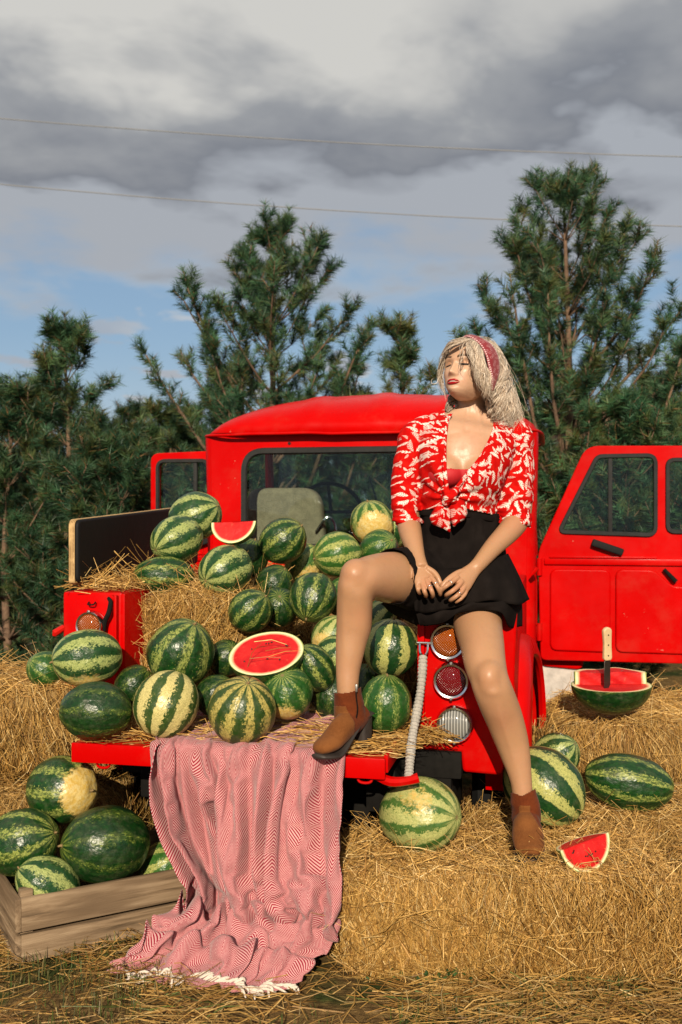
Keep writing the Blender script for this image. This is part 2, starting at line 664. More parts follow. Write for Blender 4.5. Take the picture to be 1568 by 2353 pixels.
def clover(n, pts_fn):
    """small broad leaves growing at the foot of the bale"""
    V, Fc, T = [], [], []
    for _ in range(n):
        c = pts_fn()
        az, el = random.uniform(0, 6.28), random.uniform(0.2, 1.1)
        s = random.uniform(0.006, 0.013)
        u_ = Vector((math.cos(az), math.sin(az), 0))
        n_ = Vector((-math.sin(az) * math.cos(el), math.cos(az) * math.cos(el), math.sin(el)))
        w_ = n_.cross(u_)
        b = len(V)
        V += [c, c + u_ * s + w_ * s * .7, c + u_ * s * 2.0, c + u_ * s - w_ * s * .7, c + u_ * s + n_ * s * .25]
        Fc += [(b, b + 1, b + 4), (b + 1, b + 2, b + 4), (b + 2, b + 3, b + 4), (b + 3, b, b + 4)]
        t = random.uniform(.6, 1.3)
        T += [(0.035 * t, 0.085 * t, 0.018 * t, 1)] * 5
    me = mesh('leaves', V, Fc, False)
    set_attr(me, 'tint', T)
    return me


# ------------------------------------------------------------------ hay bales
def bale(name, label, base, h, rz, n, faces=(1.0, 1.0, 0.6, 0.6), lump=0.018, bright=1.0, k=7.0, lr=(0.05, 0.15), group='hay bales round the truck', slant=0.35, fuzz=1.0):
    """h half sizes; faces = share of straw on front, top, left, right"""
    root = empty(name, base, rz)
    tag(root, label, 'hay bale', group)
    h = np.asarray(h, float)
    nu = 34
    t = np.linspace(-1, 1, nu)
    vs, fs = [], []
    for ax in range(3):
        for sg in (-1, 1):
            A, B = np.meshgrid(t, t, indexing='ij')
            p = np.zeros((nu, nu, 3))
            o1, o2 = [(1, 2), (2, 0), (0, 1)][ax]
            p[..., ax] = sg
            p[..., o1], p[..., o2] = A, B
            b = len(vs) * nu * nu
            vs.append(p.reshape(-1, 3))
            ii = np.arange(nu * nu).reshape(nu, nu) + b
            q = np.stack([ii[:-1, :-1], ii[1:, :-1], ii[1:, 1:], ii[:-1, 1:]], -1).reshape(-1, 4)
            fs.append(q if sg > 0 else q[:, ::-1])
    seed = rng.uniform(0, 20, 3)

    def shape(p):
        r = (np.abs(p) ** k).sum(1) ** (1 / k)
        q = p / r[:, None]
        nr = np.sign(q) * np.abs(q) ** (k - 1) / h
        nr /= np.linalg.norm(nr, axis=1)[:, None] + 1e-9
        w = q * h
        w = w + nr * (vnoise(w + seed, 4.5, 2) * lump * 1.4 + vnoise(w + seed, 14, 2) * lump * 0.7)[:, None]
        w[:, 2] += h[2]
        return w, nr
    V, _ = shape(np.vstack(vs))
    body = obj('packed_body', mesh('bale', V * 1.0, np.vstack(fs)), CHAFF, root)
    fr = np.array(faces, float)
    area = np.array([h[0] * h[2], h[0] * h[1], h[1] * h[2], h[1] * h[2]]) * fr
    which = rng.choice(4, n, p=area / area.sum())
    p = rng.uniform(-1, 1, (n, 3))
    for w_, (ax, sg) in enumerate(((1, -1), (2, 1), (0, -1), (0, 1))):
        p[which == w_, ax] = sg
    pos, nr = shape(p)
    rnd = rng.normal(size=(n, 3))
    tang = rnd.copy()
    vert = np.array((0, 0, 1.0))
    f0 = (which != 1)[:, None]
    drift = slant * vnoise(pos + seed, 3.0)[:, None] * np.array((1.5, 0, 0))
    tang = np.where(f0, vert + drift + rnd * np.array((0.42, 0.42, 0.15)), rnd * np.array((1.2, 0.8, 0.1)))
    tang -= nr * (tang * nr).sum(1)[:, None]
    tang /= np.linalg.norm(tang, axis=1)[:, None] + 1e-9
    loose = rng.random(n) < 0.12 * fuzz
    tang[loose] += rnd[loose] * 0.8
    dirs = tang + nr * (np.abs(rng.normal(0, 0.16, n)) * np.where(loose, 2.6, 1.0))[:, None]
    L = rng.uniform(*lr, n)
    L[loose] *= 1.25
    pos = pos + nr * (rng.random(n) * 0.014 - 0.003 + 0.5 * L * np.clip((dirs * nr).sum(1), 0, 1) * 0.7)[:, None]
    tint_ = straw_tint(n, bright)
    tint_[which == 1] = tint_[which == 1] * np.array((1.12, 1.15, 1.25))          # paler on top
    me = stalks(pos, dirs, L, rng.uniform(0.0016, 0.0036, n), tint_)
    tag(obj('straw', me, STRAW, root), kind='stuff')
    return root


bale('hay_bale', 'large foreground hay bale under the booted foot and the pale round melon', (0.505, 3.165, 0), (0.505, 0.265, 0.135), R(-1.5), 26000, (1.1, 1.0, 0.5, 0.5), bright=1.0, lump=0.016, k=10)
bale('hay_bale', 'hay bale lying behind the red melon wedge, under the long dark melon', (1.12, 3.68, 0), (0.62, 0.26, 0.140), R(1), 9000, (0.5, 1.0, .6, .3), bright=0.9)
bale('hay_bale', 'hay bale carrying the cut melon with the knife, below the open door', (1.52, 4.30, 0.0), (0.66, 0.40, 0.265), R(-2), 13000, (1.0, 1.0, 0.5, 0.2), bright=1.0, lump=0.03, k=5)
bale('hay_bale', 'hay bale at the right edge beside the front bale', (1.42, 3.14, 0), (0.36, 0.22, 0.130), R(4), 4000, (1.0, 1.0, 0.8, .2), bright=0.85)
bale('hay_bale', 'upper hay bale stacked at the left edge beside the tailgate', (-1.37, 3.92, 0.33), (0.50, 0.30, 0.185), R(6), 9000, (1.0, 1.0, 0.3, 0.8), bright=0.95, lump=0.035, k=5)
bale('hay_bale', 'lower hay bale at the left edge behind the crate', (-1.33, 3.80, 0), (0.52, 0.30, 0.17), R(4), 8000, (1.0, 0.7, 0.3, 0.8), bright=0.85, lump=0.035, k=5)

_cl = clover(70, lambda: Vector((random.gauss(random.choice((0.15, 0.3, 0.55, 0.37)), 0.05), 2.87 + random.uniform(-0.03, 0.03), random.uniform(0.005, 0.035))))
tag(obj('clover_leaves', _cl, STRAW), 'small green leaves at the foot of the front hay bale', 'leaves', kind='stuff')

# ------------------------------------------------------------------ pickup truck
T0 = Vector((-0.21, 3.52, 0))
YAW = R(-12)
TM = Matrix.Translation(T0) @ Matrix.Rotation(YAW, 4, 'Z')


def TW(x, y, z):
    return TM @ Vector((x, y, z))


truck = empty('pickup_truck', T0, YAW)
tag(truck, 'old red pickup truck with open doors and lowered tailgate piled with watermelons', 'truck')


def part(name, vf, mat, parent=truck, auto=35, smooth=True):
    mb = vf if isinstance(vf, MB) else MB().add(*vf)
    o = mb.build(name, mat, parent, smooth)
    if auto:
        sharp(o.data, auto)
    return o


# cab shell
win = round_poly([(-0.641, 1.178), (0.63, 1.178), (0.63, 1.678), (-0.641, 1.678)], [0.05, 0.05, 0.11, 0.11], 7)
outl = round_poly([(-0.80, 0.56), (0.80, 0.56), (0.822, 1.765), (-0.822, 1.765)], 0.01)
MR = Matrix.Translation((0, 1.60, 0))
part('cab_back', plate(outl, [win], 0.03, 0.004, MR), RED)
part('rear_window_seal', (lambda vf: ([(a, b + 1.587, c) for a, b, c in vf[0]], vf[1]))(ring_strip(win, 0.035, 0.014)), SEAL)
part('rear_window_pane', plate(win, [], 0.005, 0, Matrix.Translation((0, 1.602, 0))), GLASS, auto=None)
for s_ in (-1, 1):
    mb = MB()                                    # rounded rear corner and rear pillar, door opening ahead of it
    prof = [(0.80 + 0.055 * math.sin(a), 1.64 - 0.055 * math.cos(a)) for a in np.linspace(0, math.pi / 2, 7)] + [(0.855, 1.80), (0.82, 1.80), (0.80, 1.66)]
    V = []
    for z in (0.56, 0.9, 1.3, 1.765):
        k = 0.0 if z < 1.2 else 0.012 * (z - 1.2) / 0.5
        V += [(s_ * (a + k), b, z) for a, b in prof]
    m_ = len(prof)
    Fc = []
    for r_ in range(3):
        for j in range(m_):
            q = (r_ * m_ + j, r_ * m_ + (j + 1) % m_, (r_ + 1) * m_ + (j + 1) % m_, (r_ + 1) * m_ + j)
            Fc.append(q if s_ > 0 else q[::-1])
    part('rear_pillar', (V, Fc), RED)
    part('windshield_pillar', tube([(s_ * 0.82, 2.72, 1.10), (s_ * 0.80, 2.60, 1.75)], [0.03, 0.026], 8), RED)
    part('sill', boxg((s_ * 0.80, 2.25, 0.52), (0.05, 0.50, 0.05), 0.015), RED)
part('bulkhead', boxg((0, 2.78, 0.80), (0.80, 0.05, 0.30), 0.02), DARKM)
part('dashboard', boxg((0, 2.64, 1.10), (0.79, 0.10, 0.07), 0.03), VINYL)
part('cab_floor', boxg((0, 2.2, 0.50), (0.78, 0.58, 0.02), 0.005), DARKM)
wsp = round_poly([(-0.77, 1.15), (0.77, 1.15), (0.75, 1.72), (-0.75, 1.72)], 0.06)
part('windshield', plate(wsp, [], 0.005, 0, Matrix.Translation((0, 2.67, 0))), GLASS, auto=None)
part('windshield_header', boxg((0, 2.62, 1.75), (0.80, 0.03, 0.03), 0.01), RED)
for xa, xb in ((-0.05, -0.18), (0.45, 0.62)):
    part('wiper', tube([(xa, 2.72, 1.16), (xb, 2.70, 1.58)], 0.006, 6), BLACK)
part('rear_view_mirror', boxg((0.12, 2.5, 1.655), (0.10, 0.012, 0.035), 0.012), BLACK)
part('hood', boxg((0, 3.40, 0.86), (0.62, 0.60, 0.22), 0.10, 4), RED)


def build_roof():
    nx, ny = 61, 41
    V = []
    for j in range(ny):
        yy = -1 + 2 * j / (ny - 1)
        for i in range(nx):
            xx = -1 + 2 * i / (nx - 1)
            # rounded-rectangle plan
            sx, sy = xx, yy
            r_ = (abs(sx) ** 9 + abs(sy) ** 9) ** (1 / 9.)
            m = max(abs(sx), abs(sy))
            f = m / r_ if r_ > 0 else 1
            px, py = sx * f, sy * f
            rr = min(1.0, (abs(px) ** 7 + abs(py) ** 7) ** (1 / 7.))
            e = max(0.0, 1 - rr ** 2.3)
            hx = max(0.0, 1 - abs(px) ** 2.4)
            z = 1.762 + 0.12 * e ** 0.50 + 0.125 * hx ** 0.8 * max(0, 1 - abs(py) ** 2.6) ** 0.6
            x, y = px * 0.872, 2.16 + py * 0.63
            for rx in (-0.30, 0.06, 0.42):                       # pressed ribs along the roof
                z += 0.010 * math.exp(-((x - rx) / 0.055) ** 4) * min(1, e * 3)
            z += 0.003 * float(vnoise(np.array([x, y, 0.3]), 3.0)) * min(1, e * 4)
            V.append((x, y, z))
    ii = np.arange(nx * ny).reshape(ny, nx)
    Fc = np.stack([ii[:-1, :-1], ii[:-1, 1:], ii[1:, 1:], ii[1:, :-1]], -1).reshape(-1, 4)
    o = obj('roof', mesh('roof', V, Fc), RED, truck)
    sm = o.modifiers.new('thick', 'SOLIDIFY')
    sm.thickness = 0.004
    rim = [V[i] for i in list(ii[0, :]) + list(ii[1:, -1]) + list(ii[-1, ::-1][1:]) + list(ii[::-1, 0][1:-1])]
    rim = [(x * 1.012, 2.16 + (y - 2.16) * 1.012, 1.760 + 0.004 * float(vnoise(np.array([x, y, 1.]), 7))) for x, y, z in rim]
    rim.append(rim[0])
    mb = MB().add(*tube(rim, [(0.012, 0.008)] * len(rim), 6, cap=False))
    mb.build('rain_gutter', RED, o)


build_roof()

# seats and steering wheel
for x0, x1 in ((-0.74, -0.30), (0.16, 0.60)):
    mb = MB()
    xc, hw = (x0 + x1) / 2, (x1 - x0) / 2
    for k, (z, w, y) in enumerate([]):
        pass
    V, Fc = [], []
    out = round_poly([(-hw * 1.02, 0.85), (hw * 1.06, 0.85), (hw * 0.80, 1.465), (-hw * 0.86, 1.465)], [0.02, 0.02, 0.08, 0.06], 6)
    part('seat_back', plate([(a + xc, b) for a, b in out], [], 0.10, 0.03, Matrix.Translation((0, 1.97, 0))), SEATM)
    part('seat_cushion', boxg((xc, 2.2, 0.86), (hw, 0.24, 0.07), 0.03), SEATM)
    part('grab_rail', tube([(x1 - 0.03, 1.90, 1.25), (x1 + 0.03, 1.90, 1.33), (x1 + 0.07, 1.92, 1.30), (x1 + 0.08, 1.93, 1.2)], 0.008, 6, 14), CHROME)
mb = MB()
cc, ax1, ax2 = Vector((-0.36, 2.42, 1.36)), Vector((1, 0, 0)), Vector((0, -0.45, 0.89))
mb.add(*tube([cc + ax1 * 0.19 * math.cos(a) + ax2 * 0.19 * math.sin(a) for a in np.linspace(0, 2 * math.pi, 33)], 0.012, 8, cap=False))
mb.add(*tube([cc - ax1 * 0.18, cc, cc + ax1 * 0.18], 0.011, 6)).add(*tube([cc, cc + ax2 * 0.18], 0.011, 6))
part('steering_wheel', mb, BLACK)

# doors, both swung wide open, inner side to the camera
def door(sx, x_end, two):
    s_ = sx
    top = 1.738
    o_pts = [(0.874, 0.500), (x_end, 0.505), (x_end, top - 0.012), (1.13, top), (0.872, 1.155), (0.860, 1.11)]
    holes = []
    w1 = round_poly([(0.975, 1.245), (1.512, 1.228), (1.512, 1.684), (1.19, 1.682)], [0.035, 0.05, 0.05, 0.03], 6)
    holes.append(w1)
    if two:
        holes.append(round_poly([(1.578, 1.248), (x_end - 0.06, 1.245), (x_end - 0.06, 1.655), (1.578, 1.657)], 0.04, 6))
    mir = (lambda L: [(s_ * a, b) for a, b in (L if s_ > 0 else L[::-1])])
    outer = round_poly(o_pts, [0.03, 0.02, 0.05, 0.07, 0.02, 0.02], 5)
    MD = Matrix.Translation((0, 2.56, 0))
    d_ = part('door', plate(mir(outer), [mir(h_) for h_ in holes], 0.045, 0.006, MD), RED)
    for h_ in holes:
        vf = ring_strip(mir(h_), 0.026, 0.016)
        part('window_seal', ([(a, b + 2.5365, c) for a, b, c in vf[0]], vf[1]), SEAL, d_)
        part('window_pane', plate(mir(h_), [], 0.005, 0, MD), GLASS, d_, None)
    part('vent_divider', boxg((s_ * 1.262, 2.545, 1.457), (0.012, 0.014, 0.222), 0.004), SEAL, d_)
    p1 = round_poly([(0.931, 0.562), (1.254, 0.560), (1.254, 1.02), (0.931, 1.02)], 0.035)
    p2 = round_poly([(1.300, 0.562), (x_end - 0.02, 0.560), (x_end - 0.02, 0.93), (1.60, 0.93), (1.50, 1.022), (1.300, 1.022)], 0.035)
    for pp in (p1, p2):
        part('pressed_panel', plate(mir(pp), [], 0.022, 0.009, Matrix.Translation((0, 2.532, 0))), RED, d_)
    part('belt_rail', boxg((s_ * (0.88 + x_end) / 2, 2.530, 1.072), ((x_end - 0.90) / 2, 0.010, 0.018), 0.005), RED, d_)
    part('upper_lip', boxg((s_ * 1.22, 2.528, 1.098), (0.30, 0.012, 0.005), 0.002), RED, d_)
    V, Fc = boxg((0, 0, 0), (0.092, 0.018, 0.021), 0.012, 3)
    rot = Matrix.Rotation(R(19) * s_, 4, 'Y')
    V = [tuple(rot @ Vector(p) + Vector((s_ * 1.245, 2.505, 1.157))) for p in V]
    part('door_handle', (V, Fc), BLACK, d_)
    part('window_crank', tube([(s_ * 1.555, 2.51, 1.035), (s_ * 1.62, 2.50, 0.965)], [0.010, 0.014], 8), DARKM, d_)
    for z in (0.66, 1.04):
        part('hinge', MB().add(*lathe([(0.016, -0.05), (0.016, 0.05)], 10, 'Z', (s_ * 0.862, 2.53, z))).add(*boxg((s_ * 0.845, 2.545, z), (0.03, 0.006, 0.03), 0.002)), RED, d_)
    return d_


door(1, 2.05, True)
dl = door(-1, 1.556, False)
part('front_fender_edge', boxg((0.80, 2.62, 0.70), (0.05, 0.06, 0.30), 0.02), RED)
part('front_mud_guard', plate(round_poly([(0.905, 0.455), (1.13, 0.44), (1.14, 0.60), (0.90, 0.60)], 0.03), [], 0.05, 0.012, Matrix.Translation((-0.03, 2.66, 0))), RED)
part('front_mud_flap', plate(round_poly([(0.915, 0.15), (1.06, 0.15), (1.125, 0.45), (0.905, 0.45)], 0.02), [], 0.02, 0.004, Matrix.Translation((-0.03, 2.67, 0))), DUSTY)

part('key_hole', lathe([(0.008, 0.0), (0.008, -0.004)], 12, 'Y', (-0.395, 1.585, 1.715)), BLACK)
for xr_ in np.linspace(-0.78, 0.78, 14):
    part('rivet', lathe([(0.0045, 0.0), (0.0045, -0.0015), (0.0025, -0.003)], 8, 'Y', (float(xr_), 1.586, 1.742)), RED)
# load bed
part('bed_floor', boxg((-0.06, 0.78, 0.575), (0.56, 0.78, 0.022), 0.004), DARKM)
part('bed_front_wall', boxg((-0.05, 1.56, 0.84), (0.75, 0.012, 0.26), 0.006), RED)
part('bed_side', boxg((-0.728, 0.80, 0.76), (0.118, 0.79, 0.304), 0.012), RED)                # left
part('bed_side_rim', boxg((-0.607, 0.30, 0.76), (0.008, 0.29, 0.300), 0.004), RED)
part('corner_seam', boxg((-0.628, -0.002, 0.76), (0.006, 0.010, 0.295), 0.004), RED)
# right side: corner panel with the lamps, then the wall and the fender
co = [(0.491, 0.55), (0.640, 0.55), (0.647, 0.484), (0.760, 0.480), (0.800, 0.75), (0.812, 1.062), (0.491, 1.062)]
part('corner_panel', plate(round_poly(co, [0.004, 0.004, 0.004, 0.01, 0.05, 0.03, 0.015]), [], 0.05, 0.01, Matrix.Translation((0, 0.026, 0))), RED)
part('bed_side', boxg((0.655, 0.80, 0.80), (0.158, 0.74, 0.255), 0.012), RED)
part('bed_edge_rib', boxg((0.497, -0.004, 0.83), (0.012, 0.012, 0.235), 0.004), RED)


def fender():
    prof = [(0.70, 0.415), (0.79, 0.42), (0.832, 0.412), (0.852, 0.395), (0.862, 0.365), (0.864, 0.335), (0.852, 0.325), (0.84, 0.335)]
    V, Fc = [], []
    an = np.linspace(R(-14), R(186), 30)
    for a in an:
        for x, r_ in prof:
            fl = 0.045 * max(0.0, -math.cos(a)) * (x - 0.70) / 0.16            # flares towards the front
            V.append((x + fl, 0.66 - r_ * math.cos(a) * 1.05, 0.455 + r_ * math.sin(a)))
    m = len(prof)
    for i in range(len(an) - 1):
        for j in range(m - 1):
            Fc.append((i * m + j, i * m + j + 1, (i + 1) * m + j + 1, (i + 1) * m + j))
    return V, Fc


part('rear_fender', fender(), RED)
part('rear_fender', ([(-a, b, c) for a, b, c in fender()[0]], [q[::-1] for q in fender()[1]]), RED)


def wheel(x, y):
    s_ = 1 if x > 0 else -1
    t_ = part('wheel', lathe([(0.20, -0.09), (0.31, -0.098), (0.338, -0.075), (0.345, 0), (0.338, 0.075), (0.31, 0.098), (0.20, 0.09)], 36, 'X', (x, y, 0.345)), BLACK)
    part('rim', lathe([(0.02, s_ * 0.02), (0.12, s_ * 0.03), (0.17, s_ * 0.05), (0.205, s_ * 0.085)], 28, 'X', (x, y, 0.345), False), DARKM, t_)
    for k in range(18):
        pass
    return t_


for xx, yy in ((0.74, 0.66), (-0.72, 0.66), (0.74, 3.15), (-0.72, 3.15)):
    wheel(xx, yy)
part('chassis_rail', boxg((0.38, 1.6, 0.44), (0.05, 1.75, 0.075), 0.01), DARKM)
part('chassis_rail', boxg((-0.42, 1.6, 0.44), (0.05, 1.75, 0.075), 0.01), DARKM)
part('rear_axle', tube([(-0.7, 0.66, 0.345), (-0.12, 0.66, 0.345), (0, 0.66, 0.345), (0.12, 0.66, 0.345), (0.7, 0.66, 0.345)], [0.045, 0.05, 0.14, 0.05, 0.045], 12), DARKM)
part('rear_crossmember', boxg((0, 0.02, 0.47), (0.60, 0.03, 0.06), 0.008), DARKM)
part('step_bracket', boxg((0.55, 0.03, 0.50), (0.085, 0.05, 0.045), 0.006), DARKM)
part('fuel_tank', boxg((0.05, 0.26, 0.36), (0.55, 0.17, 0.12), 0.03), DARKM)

# lowered tailgate
tg = part('tailgate', boxg((-0.0825, -0.19, 0.582), (0.5175, 0.205, 0.022), 0.006), RED)
part('tailgate_lip', boxg((-0.0825, -0.392, 0.574), (0.5195, 0.008, 0.032), 0.004), RED, tg)
part('tailgate_end_flange', boxg((0.4375, -0.185, 0.588), (0.0065, 0.20, 0.028), 0.003), RED, tg)
for x in (-0.50, 0.37):
    part('hook_loop', tube([(x - 0.022, -0.37, 0.56), (x - 0.022, -0.375, 0.535), (x - 0.012, -0.377, 0.525), (x + 0.012, -0.377, 0.525), (x + 0.022, -0.375, 0.535), (x + 0.022, -0.37, 0.56)], 0.0045, 6, 16), RED, tg)
part('tailgate_arm', tube([(0.40, -0.36, 0.545), (0.45, -0.37, 0.53), (0.50, -0.37, 0.535), (0.535, -0.365, 0.545)], [0.014, 0.016, 0.014, 0.016], 8, 10), RED, tg)
a_, b_ = Vector((0.507, -0.035, 0.868)), Vector((0.502, -0.365, 0.545))
nn = 300
pp = [a_.lerp(b_, t) + Vector((0.004 * math.sin(t * 7), 0, -0.02 * math.sin(t * math.pi))) for t in np.linspace(0, 1, nn)]
ROPE = plain('cotton_rope', (0.33, 0.305, 0.27), 0.9, bump=0.6, bscale=120, vary=0.18)
rp = part('rope_wrapped_stay', tube(pp, [0.0138 + 0.0016 * math.sin(t * 2 * math.pi * 34) + 0.001 * math.sin(t * 19) for t in np.linspace(0, 1, nn)], 12), ROPE, auto=None)
part('shackle', MB().add(*tube([(0.495, -0.03, 0.915), (0.497, -0.036, 0.885), (0.509, -0.04, 0.872), (0.521, -0.036, 0.885), (0.523, -0.03, 0.915)], 0.004, 8, 20)).add(*tube([(0.485, -0.03, 0.915), (0.540, -0.03, 0.915)], 0.0045, 8)), CHROME)

# lamps
def m_lens(name, col, pat, coat=0.5):
    m_, q = material(name)
    c = q.coord('Object')
    x, y, z = q.sep(c)
    if pat == 'dots':
        h_ = q.m('MULTIPLY', q.m('SINE', q.m('MULTIPLY', x, 700)), q.m('SINE', q.m('MULTIPLY', z, 700)))
    else:
        h_ = q.m('SINE', q.m('MULTIPLY', x, 620))
    cc_ = q.mix(q.step(h_, -0.9, 0.9), tuple(k * 0.35 for k in col), col)
    q.out(q.bsdf(color=cc_, rough=0.22, coat=coat, coat_rough=0.05, spec=0.6, normal=q.bump(h_, 0.6, 0.004)))
    return m_


AMBER = m_lens('amber_lens', (0.40, 0.085, 0.006), 'dots')
REDL = m_lens('red_lens', (0.20, 0.002, 0.006), 'dots')
CLEAR = m_lens('clear_lens', (0.34, 0.34, 0.32), 'ribs', 0.8)


def lamp(name, x, z, r_, lens, depth=0.035):
    rg = part(name, lathe([(r_ * 0.96, 0.002), (r_ * 1.0, -depth * 0.35), (r_ * 0.97, -depth * 0.75), (r_ * 0.90, -depth), (r_ * 0.80, -depth * 0.95), (r_ * 0.76, -depth * 0.7)], 40, 'Y', (0, 0, 0), False), CHROME)
    rg.location = (x, 0.0, z)
    ln = part('lens', lathe([(r_ * 0.78, -depth * 0.7), (r_ * 0.74, -depth * 0.95), (r_ * 0.58, -depth * 1.18), (r_ * 0.34, -depth * 1.32), (r_ * 0.12, -depth * 1.37), (0.0005, -depth * 1.38)], 36, 'Y', (0, 0, 0), False), lens, rg)
    for zz in (-0.93, 0.93):
        part('screw', lathe([(0.006, 0.0), (0.006, -0.004), (0.003, -0.006)], 10, 'Y', (0, -depth * 0.85, r_ * zz)), STEEL, rg)
    return rg


lamp('turn_lamp', 0.590, 0.921, 0.064, AMBER)
lamp('brake_lamp', 0.601, 0.788, 0.064, REDL)
lamp('reversing_lamp', 0.612, 0.640, 0.065, CLEAR)
lamp('turn_lamp', -0.722, 0.944, 0.055, AMBER)
part('latch_rod', tube([(-0.652, -0.012, 1.045), (-0.640, -0.022, 1.03), (-0.648, -0.022, 0.99), (-0.664, -0.018, 0.96), (-0.668, -0.015, 0.925)], [0.007, 0.008, 0.009, 0.009, 0.006], 8, 18), DARKM)
part('latch_boss', lathe([(0.013, 0), (0.013, -0.016), (0.008, -0.02)], 14, 'Y', (-0.645, 0.005, 1.043)), RED)
part('staple', tube([(-0.735, 0.0, 1.028), (-0.733, -0.014, 1.02), (-0.712, -0.014, 1.02), (-0.710, 0.0, 1.028)], 0.003, 6, 14), DARKM)
part('side_hook', tube([(-0.845, 0.02, 0.93), (-0.872, 0.0, 0.91), (-0.875, 0.0, 0.90)], [0.012, 0.014, 0.008], 8), RED)
part('bed_side_hook', tube([(0.84, 1.50, 1.06), (0.865, 1.50, 1.09)], [0.01, 0.012], 8), RED)

# backrest panel leaning on the left bed wall
def m_ply():
    m_, q = material('plywood_edge')
    c = q.coord('Object')
    x, y, z = q.sep(c)
    s_ = q.m('SINE', q.m('MULTIPLY', x, 1050))
    n_ = q.noise(c, 30, 4)
    col = q.mix(q.step(s_, -0.4, 0.5), (0.42, 0.26, 0.10), (0.13, 0.07, 0.025))
    col = q.mix(q.step(n_, 0.4, 0.7), col, (0.46, 0.30, 0.13))
    q.out(q.bsdf(color=col, rough=0.7))
    return m_


PLY = m_ply()
# outline in (along, z); laid in the y-z plane
po = [(0.02, 1.095), (1.30, 1.105), (1.30, 1.392), (0.02, 1.330)]
Mp = Matrix.Translation((-0.815, 0, 0)) @ Matrix.Rotation(R(90), 4, 'Z')
bp = part('backrest_board', plate(round_poly(po, [0.01, 0.01, 0.02, 0.025]), [], 0.024, 0.002, Mp), PLY)
pv = [(0.028, 1.103), (1.29, 1.113), (1.29, 1.384), (0.028, 1.322)]
part('vinyl_pad', plate(round_poly(pv, 0.02), [], 0.020, 0.009, Matrix.Translation((0.018, 0, 0)) @ Mp), VINYL, bp)

# straw and bales in the load bed
def in_bed(x, y, z):
    return tuple(TW(x, y, z))


bale('hay_bale', 'hay bale inside the load bed behind the red left tail lamp box', in_bed(-0.405, 0.46, 0.60), (0.205, 0.30, 0.212), YAW, 9000, (1.3, 1.0, 0.2, 0.8), bright=1.0, lump=0.02, k=8, lr=(0.06, 0.2), fuzz=1.8)
bale('hay_bale', 'hay bale under the melons in the middle of the load bed', in_bed(0.16, 1.00, 0.60), (0.30, 0.40, 0.15), YAW, 4500, (1.0, 1.0, 0.2, 0.3), bright=0.9)
bale('hay_bale', 'hay bale at the front of the load bed below the rear window', in_bed(-0.25, 1.22, 0.60), (0.32, 0.30, 0.235), YAW, 2500, (0.8, 1.0, 0.2, 0.3), bright=0.9)


def bed_litter(name, label, n, xr, yr, z0, **kw):
    o = litter(name, label, n, xr, yr, lambda x, y: z0 + 0 * x, 0.06, 0.20, **kw)
    o.location, o.rotation_euler = T0, (0, 0, YAW)
    return o


bed_litter('loose_straw', 'thin layer of loose straw lying on the lowered tailgate', 2600, (-0.60, 0.47), (-0.37, 0.25), 0.606, tilt=0.10, flow=(0, 0.5))
bed_litter('loose_straw', 'straw on top of the red box of the left tail lamp', 420, (-0.84, -0.60), (0.02, 0.45), 1.066, tilt=0.45)
bed_litter('loose_straw', 'straw wisps sticking out beside the rope and the clear lamp', 190, (0.42, 0.58), (-0.12, -0.03), 0.590, tilt=0.22)

